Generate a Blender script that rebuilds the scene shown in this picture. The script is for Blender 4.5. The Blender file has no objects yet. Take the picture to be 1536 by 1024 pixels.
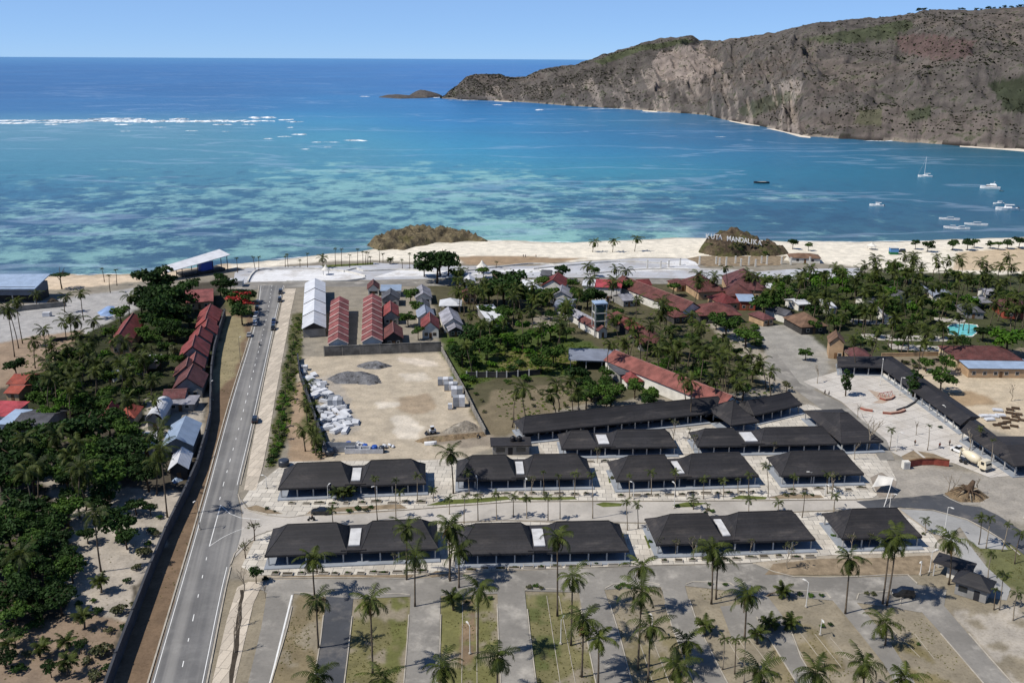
import bpy, math, random
import numpy as np
from mathutils import Vector, Matrix
from mathutils.geometry import tessellate_polygon

R = math.radians
random.seed(7)
rng = np.random.default_rng(11)
scene = bpy.context.scene
COL = scene.collection

# ------------------------------------------------------------------ camera
CAMH = 100.0
FPX = 1400.0            # focal length in pixels of a 1536 wide frame
PITCH = R(16.93)
ROLL = R(0.27)
_f = Vector((0, math.cos(PITCH), -math.sin(PITCH)))
_r0 = Vector((1, 0, 0))
_u0 = Vector((0, math.sin(PITCH), math.cos(PITCH)))
CX = _r0 * math.cos(ROLL) + _u0 * math.sin(ROLL)
CY = _u0 * math.cos(ROLL) - _r0 * math.sin(ROLL)
CAMP = Vector((0, 0, CAMH))


def ray(px, py):
    return _f * FPX + CX * (px - 768.0) + CY * (512.0 - py)


def P(px, py, z=0.0):
    d = ray(px, py)
    t = (z - CAMH) / d.z
    return CAMP + d * t


def mpp(px, py, z=0.0):
    p = P(px, py, z) - CAMP
    return p.dot(_f) / FPX


def proj_np(x, y, z):
    v = np.stack([x, y, z - CAMH], -1)
    dep = v @ np.array(_f)
    return 768 + FPX * (v @ np.array(CX)) / dep, 512 - FPX * (v @ np.array(CY)) / dep


cam = bpy.data.cameras.new("camera")
camo = bpy.data.objects.new("camera", cam)
COL.objects.link(camo)
m = Matrix((CX, CY, -_f)).transposed().to_4x4()
m.translation = CAMP
camo.matrix_world = m
cam.sensor_width = 36.0
cam.lens = 36.0 * FPX / 1536.0
cam.clip_start = 1.0
cam.clip_end = 90000.0
scene.camera = camo

# ------------------------------------------------------------------ light
SUN_EL = R(52.0)
_sd = Vector((-0.94, -0.34, 0)).normalized()
SUN = Vector((_sd.x * math.cos(SUN_EL), _sd.y * math.cos(SUN_EL), math.sin(SUN_EL)))
sl = bpy.data.lights.new("sun", 'SUN')
sl.energy = 4.2
sl.angle = R(0.5)
sl.color = (1.0, 0.95, 0.87)
so = bpy.data.objects.new("sun", sl)
COL.objects.link(so)
so.rotation_euler = SUN.to_track_quat('Z', 'Y').to_euler()
world = bpy.data.worlds.new("World")
scene.world = world
world.use_nodes = True
wn = world.node_tree
bg = wn.nodes['Background']
sky = wn.nodes.new('ShaderNodeTexSky')
sky.sky_type = 'NISHITA'
sky.sun_disc = False
sky.sun_elevation = SUN_EL
sky.sun_rotation = math.atan2(SUN.x, SUN.y)
sky.altitude = 3000.0
sky.air_density = 0.62
sky.dust_density = 0.15
sky.ozone_density = 10.0
wmx = wn.nodes.new('ShaderNodeMix'); wmx.data_type = 'RGBA'      # thin even haze of a dry-season day over the clear sky
wtc = wn.nodes.new('ShaderNodeTexCoord'); wsx = wn.nodes.new('ShaderNodeSeparateXYZ'); wn.links.new(wtc.outputs['Generated'], wsx.inputs[0])
wmr = wn.nodes.new('ShaderNodeMapRange'); wn.links.new(wsx.outputs[2], wmr.inputs[0])
wmr.inputs[1].default_value = 0.08; wmr.inputs[2].default_value = 0.45; wmr.inputs[3].default_value = 0.66; wmr.inputs[4].default_value = 0.1
wn.links.new(wmr.outputs[0], wmx.inputs[0])
wn.links.new(sky.outputs[0], wmx.inputs[6]); wmx.inputs[7].default_value = (2.0, 3.3, 5.4, 1)
wn.links.new(wmx.outputs[2], bg.inputs[0])
bg.inputs[1].default_value = 0.12
scene.view_settings.view_transform = 'Standard'
scene.view_settings.look = 'None'
scene.view_settings.exposure = 0.33
scene.view_settings.gamma = 1.0
scene.render.engine = 'CYCLES'
scene.cycles.max_bounces = 6
scene.cycles.transparent_max_bounces = 6
scene.cycles.caustics_reflective = False
scene.cycles.caustics_refractive = False


# ------------------------------------------------------------------ noise
def _hash(ix, iy, seed):
    h = (ix.astype(np.int64) * 374761393 + iy.astype(np.int64) * 668265263 + seed * 1442695041) & 0x7fffffff
    h = ((h ^ (h >> 13)) * 1274126177) & 0x7fffffff
    h = (h ^ (h >> 16)) & 0xffff
    return h / 65535.0


def vnoise(x, y, seed=0):
    ix, iy = np.floor(x), np.floor(y)
    fx, fy = x - ix, y - iy
    fx = fx * fx * (3 - 2 * fx)
    fy = fy * fy * (3 - 2 * fy)
    a = _hash(ix, iy, seed); b = _hash(ix + 1, iy, seed)
    c = _hash(ix, iy + 1, seed); d = _hash(ix + 1, iy + 1, seed)
    return (a * (1 - fx) + b * fx) * (1 - fy) + (c * (1 - fx) + d * fx) * fy


def fbm(x, y, o=4, seed=0):
    s = 0; a = 0.5; t = 0
    for k in range(o):
        s = s + a * vnoise(x * 2 ** k + 17.3 * k, y * 2 ** k - 9.1 * k, seed + k); t += a; a *= 0.55
    return s / t


def lin(c, k=1.0):
    c = np.array(c, float) / 255.0
    return np.where(c <= 0.04045, c / 12.92, ((c + 0.055) / 1.055) ** 2.4) * k


# ------------------------------------------------------------------ mesh helpers
class MB:
    def __init__(s):
        s.v = []; s.f = []; s.m = []; s.mi = 0

    def add(s, vs, fs):
        n = len(s.v)
        s.v += [tuple(v) for v in vs]
        for f in fs:
            s.f.append(tuple(i + n for i in f)); s.m.append(s.mi)
        return s

    def box(s, x0, x1, y0, y1, z0, z1):
        return s.add([(x0, y0, z0), (x1, y0, z0), (x1, y1, z0), (x0, y1, z0), (x0, y0, z1), (x1, y0, z1), (x1, y1, z1), (x0, y1, z1)],
                     [(3, 2, 1, 0), (4, 5, 6, 7), (0, 1, 5, 4), (1, 2, 6, 5), (2, 3, 7, 6), (3, 0, 4, 7)])

    def cbox(s, cx, cy, z0, w, d, h, rot=0.0, taper=1.0):
        c, q = math.cos(rot), math.sin(rot)
        vs = []
        for k, z in ((1.0, z0), (taper, z0 + h)):
            for sx, sy in ((-1, -1), (1, -1), (1, 1), (-1, 1)):
                x, y = sx * w / 2 * k, sy * d / 2 * k
                vs.append((cx + x * c - y * q, cy + x * q + y * c, z))
        return s.add(vs, [(3, 2, 1, 0), (4, 5, 6, 7), (0, 1, 5, 4), (1, 2, 6, 5), (2, 3, 7, 6), (3, 0, 4, 7)])

    def prism(s, poly, z0, z1):
        n = len(poly)
        a = sum(poly[i][0] * poly[(i + 1) % n][1] - poly[(i + 1) % n][0] * poly[i][1] for i in range(n))
        if a < 0: poly = poly[::-1]
        vs = [(p[0], p[1], z0) for p in poly] + [(p[0], p[1], z1) for p in poly]
        tri = tessellate_polygon([[Vector((p[0], p[1], 0)) for p in poly]])
        fs = []
        for t in tri:
            q = [Vector((poly[i][0], poly[i][1], 0)) for i in t]
            if (q[1] - q[0]).cross(q[2] - q[0]).z < 0: t = t[::-1]
            fs.append(tuple(i + n for i in t)); fs.append(tuple(reversed(t)))
        fs += [(i, (i + 1) % n, (i + 1) % n + n, i + n) for i in range(n)]
        return s.add(vs, fs)

    def sheet(s, poly, z):
        tri = tessellate_polygon([[Vector((p[0], p[1], 0)) for p in poly]])
        fs = []
        for t in tri:
            q = [Vector((poly[i][0], poly[i][1], 0)) for i in t]
            if (q[1] - q[0]).cross(q[2] - q[0]).z < 0: t = t[::-1]
            fs.append(tuple(t))
        return s.add([(p[0], p[1], z) for p in poly], fs)

    def tube(s, pts, rad, n=6, cap=True):
        pts = [Vector(p) for p in pts]
        if not hasattr(rad, '__len__'): rad = [rad] * len(pts)
        vs = []
        for i, p in enumerate(pts):
            d = (pts[min(i + 1, len(pts) - 1)] - pts[max(i - 1, 0)]).normalized()
            a = d.cross(Vector((0.31, 0.95, 0.02)))
            if a.length < 1e-3: a = d.cross(Vector((1, 0, 0)))
            a.normalize(); b = d.cross(a)
            for k in range(n):
                t = 2 * math.pi * k / n
                vs.append(p + (a * math.cos(t) + b * math.sin(t)) * rad[i])
        fs = []
        for i in range(len(pts) - 1):
            for k in range(n):
                k2 = (k + 1) % n
                fs.append((i * n + k2, i * n + k, (i + 1) * n + k, (i + 1) * n + k2))
        if cap:
            fs.append(tuple(range(n))); fs.append(tuple((len(pts) - 1) * n + k for k in reversed(range(n))))
        return s.add(vs, fs)

    def lathe(s, prof, c=(0, 0, 0), n=14, axis='z'):
        vs = []
        for r, h in prof:
            for k in range(n):
                t = 2 * math.pi * k / n
                a, b = r * math.cos(t), r * math.sin(t)
                vs.append({'z': (c[0] + a, c[1] + b, c[2] + h), 'x': (c[0] + h, c[1] + a, c[2] + b), 'y': (c[0] + b, c[1] + h, c[2] + a)}[axis])
        fs = []
        for i in range(len(prof) - 1):
            for k in range(n):
                k2 = (k + 1) % n
                fs.append((i * n + k, i * n + k2, (i + 1) * n + k2, (i + 1) * n + k))
        fs.append(tuple(reversed(range(n)))); fs.append(tuple((len(prof) - 1) * n + k for k in range(n)))
        return s.add(vs, fs)

    def wall(s, pts, h, t, z0=0.0, h2=None):
        """an upright wall of thickness t along a polyline"""
        pts = [Vector((p[0], p[1])) for p in pts]
        L, Rr = [], []
        for i, p in enumerate(pts):
            d = Vector((0, 0))
            if i > 0: d += (p - pts[i - 1]).normalized()
            if i < len(pts) - 1: d += (pts[i + 1] - p).normalized()
            d.normalize(); nrm = Vector((-d.y, d.x)) * t / 2
            L.append(p + nrm); Rr.append(p - nrm)
        vs = []; n = len(pts)
        for i in range(n):
            hh = h if h2 is None else h + (h2 - h) * i / (n - 1)
            vs += [(L[i].x, L[i].y, z0), (Rr[i].x, Rr[i].y, z0), (Rr[i].x, Rr[i].y, z0 + hh), (L[i].x, L[i].y, z0 + hh)]
        fs = [(3, 2, 1, 0), (4 * (n - 1), 4 * (n - 1) + 1, 4 * (n - 1) + 2, 4 * (n - 1) + 3)]
        for i in range(n - 1):
            a, b = 4 * i, 4 * i + 4
            for k in range(4):
                fs.append((a + k, a + (k + 1) % 4, b + (k + 1) % 4, b + k))
        return s.add(vs, fs)

    def ribbon(s, pts, w, z):
        pts = [Vector((p[0], p[1])) for p in pts]
        vs = []
        for i, p in enumerate(pts):
            d = pts[min(i + 1, len(pts) - 1)] - pts[max(i - 1, 0)]
            d.normalize(); nrm = Vector((-d.y, d.x)) * w / 2
            vs += [(p.x + nrm.x, p.y + nrm.y, z), (p.x - nrm.x, p.y - nrm.y, z)]
        return s.add(vs, [(2 * i, 2 * i + 1, 2 * i + 3, 2 * i + 2) for i in range(len(pts) - 1)])

    def mesh(s, name, mat, smooth=False):
        me = bpy.data.meshes.new(name)
        me.from_pydata(s.v, [], s.f)
        for q in (mat if isinstance(mat, (list, tuple)) else [mat]): me.materials.append(q)
        if max(s.m, default=0) > 0: me.polygons.foreach_set('material_index', s.m)
        if smooth: me.polygons.foreach_set('use_smooth', [True] * len(me.polygons))
        me.update()
        return me

    def build(s, name, mat, parent=None, smooth=False):
        o = bpy.data.objects.new(name, s.mesh(name, mat, smooth))
        COL.objects.link(o)
        if parent is not None: o.parent = parent
        return o


def npmesh(name, V, F, mat, smooth=False, cols=None):
    """numpy vertices and quads (or tris) to a mesh"""
    me = bpy.data.meshes.new(name)
    n, k = F.shape
    me.vertices.add(len(V)); me.vertices.foreach_set('co', np.ascontiguousarray(V, np.float32).ravel())
    me.loops.add(n * k); me.loops.foreach_set('vertex_index', np.ascontiguousarray(F, np.int32).ravel())
    me.polygons.add(n)
    me.polygons.foreach_set('loop_start', np.arange(0, n * k, k, dtype=np.int32))
    me.polygons.foreach_set('loop_total', np.full(n, k, np.int32))
    me.materials.append(mat)
    if smooth: me.polygons.foreach_set('use_smooth', np.ones(n, bool))
    me.update(calc_edges=True)
    for nm, c in (cols or {}).items():
        a = me.color_attributes.new(nm, 'FLOAT_COLOR', 'POINT')
        if c.shape[1] == 3: c = np.concatenate([c, np.ones((len(c), 1))], 1)
        a.data.foreach_set('color', np.ascontiguousarray(c, np.float32).ravel())
    return me


def link(name, me, parent=None):
    o = bpy.data.objects.new(name, me); COL.objects.link(o)
    if parent is not None: o.parent = parent
    return o


def tag(o, label=None, cat=None, group=None, kind=None):
    if label: o['label'] = label
    if cat: o['category'] = cat
    if group: o['group'] = group
    if kind: o['kind'] = kind
    return o


def thing(name, label, cat, loc=(0, 0, 0), rz=0.0, group=None):
    o = bpy.data.objects.new(name, None)
    COL.objects.link(o); o.location = loc; o.rotation_euler = (0, 0, rz); o.empty_display_size = 0.5
    return tag(o, label, cat, group)


def copy_tree(o, parent=None):
    c = o.copy(); COL.objects.link(c)
    if parent is not None: c.parent = parent
    for ch in list(o.children): copy_tree(ch, c)
    return c


def px(pts, z=0.0):
    return [P(a, b, z) for a, b in pts]


# ------------------------------------------------------------------ materials
def nodes_of(name):
    mt = bpy.data.materials.new(name); mt.use_nodes = True
    return mt, mt.node_tree, mt.node_tree.nodes['Principled BSDF']


def N(t, typ, **kw):
    n = t.nodes.new(typ)
    for k, v in kw.items():
        if k[0] == 'i' and k[1:].isdigit(): n.inputs[int(k[1:])].default_value = v
        else: setattr(n, k, v)
    return n


def mixc(t, fac, a, b, mode='MIX'):
    n = t.nodes.new('ShaderNodeMix'); n.data_type = 'RGBA'; n.blend_type = mode
    for sock, v in ((n.inputs[0], fac), (n.inputs[6], a), (n.inputs[7], b)):
        if hasattr(v, 'is_output') or isinstance(v, bpy.types.NodeSocket): t.links.new(v, sock)
        else: sock.default_value = v if not isinstance(v, tuple) else (*v, 1.0)[:4]
    return n.outputs[2]


def ramp(t, src, a, b):
    n = t.nodes.new('ShaderNodeMapRange'); n.interpolation_type = 'SMOOTHSTEP'
    t.links.new(src, n.inputs[0]); n.inputs[1].default_value = a; n.inputs[2].default_value = b
    return n.outputs[0]


def noise_tex(t, scale, detail=4.0, rough=0.55, vec=None, stretch=None):
    g = vec
    if g is None: g = t.nodes.new('ShaderNodeNewGeometry').outputs['Position']
    if stretch:
        mp = t.nodes.new('ShaderNodeMapping'); mp.inputs['Scale'].default_value = stretch
        if len(stretch) == 4: pass
        t.links.new(g, mp.inputs[0]); g = mp.outputs[0]
    n = t.nodes.new('ShaderNodeTexNoise'); n.inputs['Scale'].default_value = scale
    n.inputs['Detail'].default_value = detail; n.inputs['Roughness'].default_value = rough
    t.links.new(g, n.inputs['Vector'])
    return n.outputs['Fac']


def bump(t, bsdf, h, strength=0.4, dist=0.1):
    b = t.nodes.new('ShaderNodeBump'); b.inputs['Strength'].default_value = strength; b.inputs['Distance'].default_value = dist
    t.links.new(h, b.inputs['Height']); t.links.new(b.outputs[0], bsdf.inputs['Normal'])


def M(name, c, rough=0.8, var=0.25, scale=0.6, spec=0.3, fine=6.0, bmp=0.0, metal=0.0, randobj=0.0):
    """weathered plain surface: base colour with stains at two sizes"""
    mt, t, b = nodes_of(name)
    c = tuple(float(x) for x in c)
    d = tuple(x * (1 - var) for x in c); l = tuple(min(1, x * (1 + var * 0.8)) for x in c)
    n1 = noise_tex(t, scale); n2 = noise_tex(t, fine, 3)
    o = mixc(t, ramp(t, n1, 0.3, 0.7), d, l)
    o = mixc(t, ramp(t, n2, 0.35, 0.75), o, mixc(t, 0.45, o, d))
    if randobj:
        oi = t.nodes.new('ShaderNodeObjectInfo')
        o = mixc(t, oi.outputs['Random'], mixc(t, randobj, o, (0, 0, 0)), o)
    t.links.new(o, b.inputs['Base Color'])
    b.inputs['Roughness'].default_value = rough; b.inputs['Specular IOR Level'].default_value = spec; b.inputs['Metallic'].default_value = metal
    if bmp: bump(t, b, n2, bmp, 0.08)
    return mt


def roof_mat(name, c, pitch=0.28, var=0.34, rough=0.8, spec=0.2, tile=True, fade=(0.30, 0.27, 0.25), fadeamt=0.35):
    """tiled or corrugated roof sheet with courses and fading"""
    mt, t, b = nodes_of(name)
    c = tuple(float(x) for x in c)
    g = t.nodes.new('ShaderNodeTexCoord').outputs['Object']
    w = N(t, 'ShaderNodeTexWave', bands_direction='X'); w.inputs['Scale'].default_value = 0.314 / pitch
    t.links.new(g, w.inputs['Vector'])
    w2 = N(t, 'ShaderNodeTexWave', bands_direction='Y'); w2.inputs['Scale'].default_value = 0.314 / (pitch * 1.3)
    t.links.new(g, w2.inputs['Vector'])
    n1 = noise_tex(t, 0.35, 5); n2 = noise_tex(t, 3.0, 4)
    o = mixc(t, ramp(t, n1, 0.3, 0.72), tuple(x * (1 - var) for x in c), tuple(min(1, x * (1 + var)) for x in c))
    o = mixc(t, ramp(t, n2, 0.5, 0.8), o, mixc(t, fadeamt, o, fade))
    oi = t.nodes.new('ShaderNodeObjectInfo')
    o = mixc(t, oi.outputs['Random'], o, mixc(t, 0.25, o, (0.02, 0.015, 0.015)))
    t.links.new(o, b.inputs['Base Color'])
    b.inputs['Roughness'].default_value = rough; b.inputs['Specular IOR Level'].default_value = spec
    bump(t, b, (w2 if tile else w).outputs['Fac'], 0.35, 0.06)
    return mt


def leaf_mat(name, c1, c2, trans=0.25, rough=0.5, spec=0.35):
    mt, t, b = nodes_of(name)
    oi = t.nodes.new('ShaderNodeObjectInfo')
    n1 = noise_tex(t, 0.5, 3); n2 = noise_tex(t, 2.2, 2)
    o = mixc(t, ramp(t, n1, 0.3, 0.7), tuple(c1), tuple(c2))
    o = mixc(t, ramp(t, n2, 0.35, 0.75), o, mixc(t, 0.4, o, tuple(x * 0.5 for x in c1)))
    o = mixc(t, oi.outputs['Random'], mixc(t, 0.28, o, tuple(x * 0.3 for x in c1)), mixc(t, 0.2, o, (c2[0] * 1.3, c2[1] * 1.15, c2[2])))
    t.links.new(o, b.inputs['Base Color'])
    b.inputs['Roughness'].default_value = rough; b.inputs['Specular IOR Level'].default_value = spec
    tr = t.nodes.new('ShaderNodeBsdfTranslucent'); t.links.new(o, tr.inputs[0])
    mx = t.nodes.new('ShaderNodeMixShader'); mx.inputs[0].default_value = trans
    t.links.new(b.outputs[0], mx.inputs[1]); t.links.new(tr.outputs[0], mx.inputs[2])
    t.links.new(mx.outputs[0], t.nodes['Material Output'].inputs[0])
    return mt


def paving_mat(name, c, size=2.4, rot=0.03, joint=(0.12, 0.115, 0.11), var=0.2, rows=1.0):
    mt, t, b = nodes_of(name)
    g = t.nodes.new('ShaderNodeNewGeometry').outputs['Position']
    mp = t.nodes.new('ShaderNodeMapping'); mp.inputs['Rotation'].default_value = (0, 0, rot); t.links.new(g, mp.inputs[0])
    br = t.nodes.new('ShaderNodeTexBrick'); br.offset = 0.35; br.inputs['Scale'].default_value = 1.0
    br.inputs['Brick Width'].default_value = size; br.inputs['Row Height'].default_value = size * rows
    br.inputs['Mortar Size'].default_value = 0.05; br.inputs['Bias'].default_value = 0.0
    c = tuple(float(x) for x in c)
    br.inputs['Color1'].default_value = (*[x * (1 - var) for x in c], 1); br.inputs['Color2'].default_value = (*[min(1, x * (1 + var * .6)) for x in c], 1)
    br.inputs['Mortar'].default_value = (*joint, 1)
    t.links.new(mp.outputs[0], br.inputs['Vector'])
    n1 = noise_tex(t, 0.12, 6, 0.65); n2 = noise_tex(t, 2.5, 5, 0.6)
    o = mixc(t, ramp(t, n1, 0.45, 0.72), br.outputs['Color'], mixc(t, 0.55, br.outputs['Color'], (0.30, 0.26, 0.21)))
    o = mixc(t, ramp(t, n2, 0.4, 0.8), o, mixc(t, 0.3, o, (0.16, 0.15, 0.14)))
    t.links.new(o, b.inputs['Base Color']); b.inputs['Roughness'].default_value = 0.85; b.inputs['Specular IOR Level'].default_value = 0.25
    return mt


def asphalt_mat(name, c, dust=(0.36, 0.32, 0.27), dustamt=0.5, lane=None):
    mt, t, b = nodes_of(name)
    c = tuple(float(x) for x in c)
    n1 = noise_tex(t, 0.07, 6, 0.62); n2 = noise_tex(t, 1.6, 5, 0.6); n3 = noise_tex(t, 14, 2)
    o = mixc(t, ramp(t, n1, 0.3, 0.7), tuple(x * 0.8 for x in c), tuple(x * 1.25 for x in c))
    o = mixc(t, ramp(t, n2, 0.45, 0.8), o, mixc(t, 0.35, o, tuple(x * 0.55 for x in c)))
    nd = noise_tex(t, 0.16, 7, 0.68)
    o = mixc(t, ramp(t, nd, 0.48, 0.74), o, mixc(t, dustamt, o, dust))
    if lane:
        # tyre-worn lanes running along the road's direction
        g = t.nodes.new('ShaderNodeNewGeometry').outputs['Position']
        st = noise_tex(t, 1.0, 3, 0.5, None, None)
        mp = t.nodes.new('ShaderNodeMapping'); mp.vector_type = 'TEXTURE'
        mp.inputs['Rotation'].default_value = (0, 0, lane); mp.inputs['Scale'].default_value = (1.7, 110, 1)
        t.links.new(g, mp.inputs[0])
        ns = t.nodes.new('ShaderNodeTexNoise'); ns.inputs['Scale'].default_value = 1.0; ns.inputs['Detail'].default_value = 3
        t.links.new(mp.outputs[0], ns.inputs['Vector'])
        o = mixc(t, ramp(t, ns.outputs['Fac'], 0.35, 0.7), mixc(t, 0.3, o, tuple(x * 0.6 for x in c)), mixc(t, 0.34, o, (0.34, 0.325, 0.295)))
    t.links.new(o, b.inputs['Base Color']); b.inputs['Roughness'].default_value = 0.85; b.inputs['Specular IOR Level'].default_value = 0.3
    bump(t, b, n3, 0.25, 0.02)
    return mt
# ------------------------------------------------------------------ the shore line (photo pixels -> ground)
SEA_Z = -1.0
SHORE = [(-260, 424), (0, 416), (61, 414), (152, 412), (254, 406), (345, 396), (380, 394), (431, 388), (480, 383), (540, 377), (560, 374), (600, 369), (640, 364), (700, 361), (760, 361), (860, 364), (930, 361),
         (1000, 358), (1050, 357), (1180, 362), (1280, 363), (1400, 361), (1536, 355), (1800, 345)]
_s = [P(a, b, SEA_Z) for a, b in SHORE]
_st = np.array([p.x / p.y for p in _s]); _sy = np.array([p.y for p in _s])


def shore_y(x, y):
    return np.interp(x / y, _st, _sy)


def ground_z(x, y):
    d = shore_y(x, y) - y
    d = d + 6 * (fbm(x * 0.05, y * 0.05, 3, 5) - 0.5)
    z = np.where(d > 0, -1 + np.clip(d / 24, 0, 1) ** 0.8, -1 + d * 0.05)
    return np.clip(z, -4, 0)


def inpoly(px_, py_, poly):
    r = np.zeros(px_.shape, bool); n = len(poly)
    for i in range(n):
        x1, y1 = poly[i]; x2, y2 = poly[(i + 1) % n]
        if y1 == y2: continue
        r ^= ((y1 > py_) != (y2 > py_)) & (px_ < (x2 - x1) * (py_ - y1) / (y2 - y1) + x1)
    return r


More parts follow.
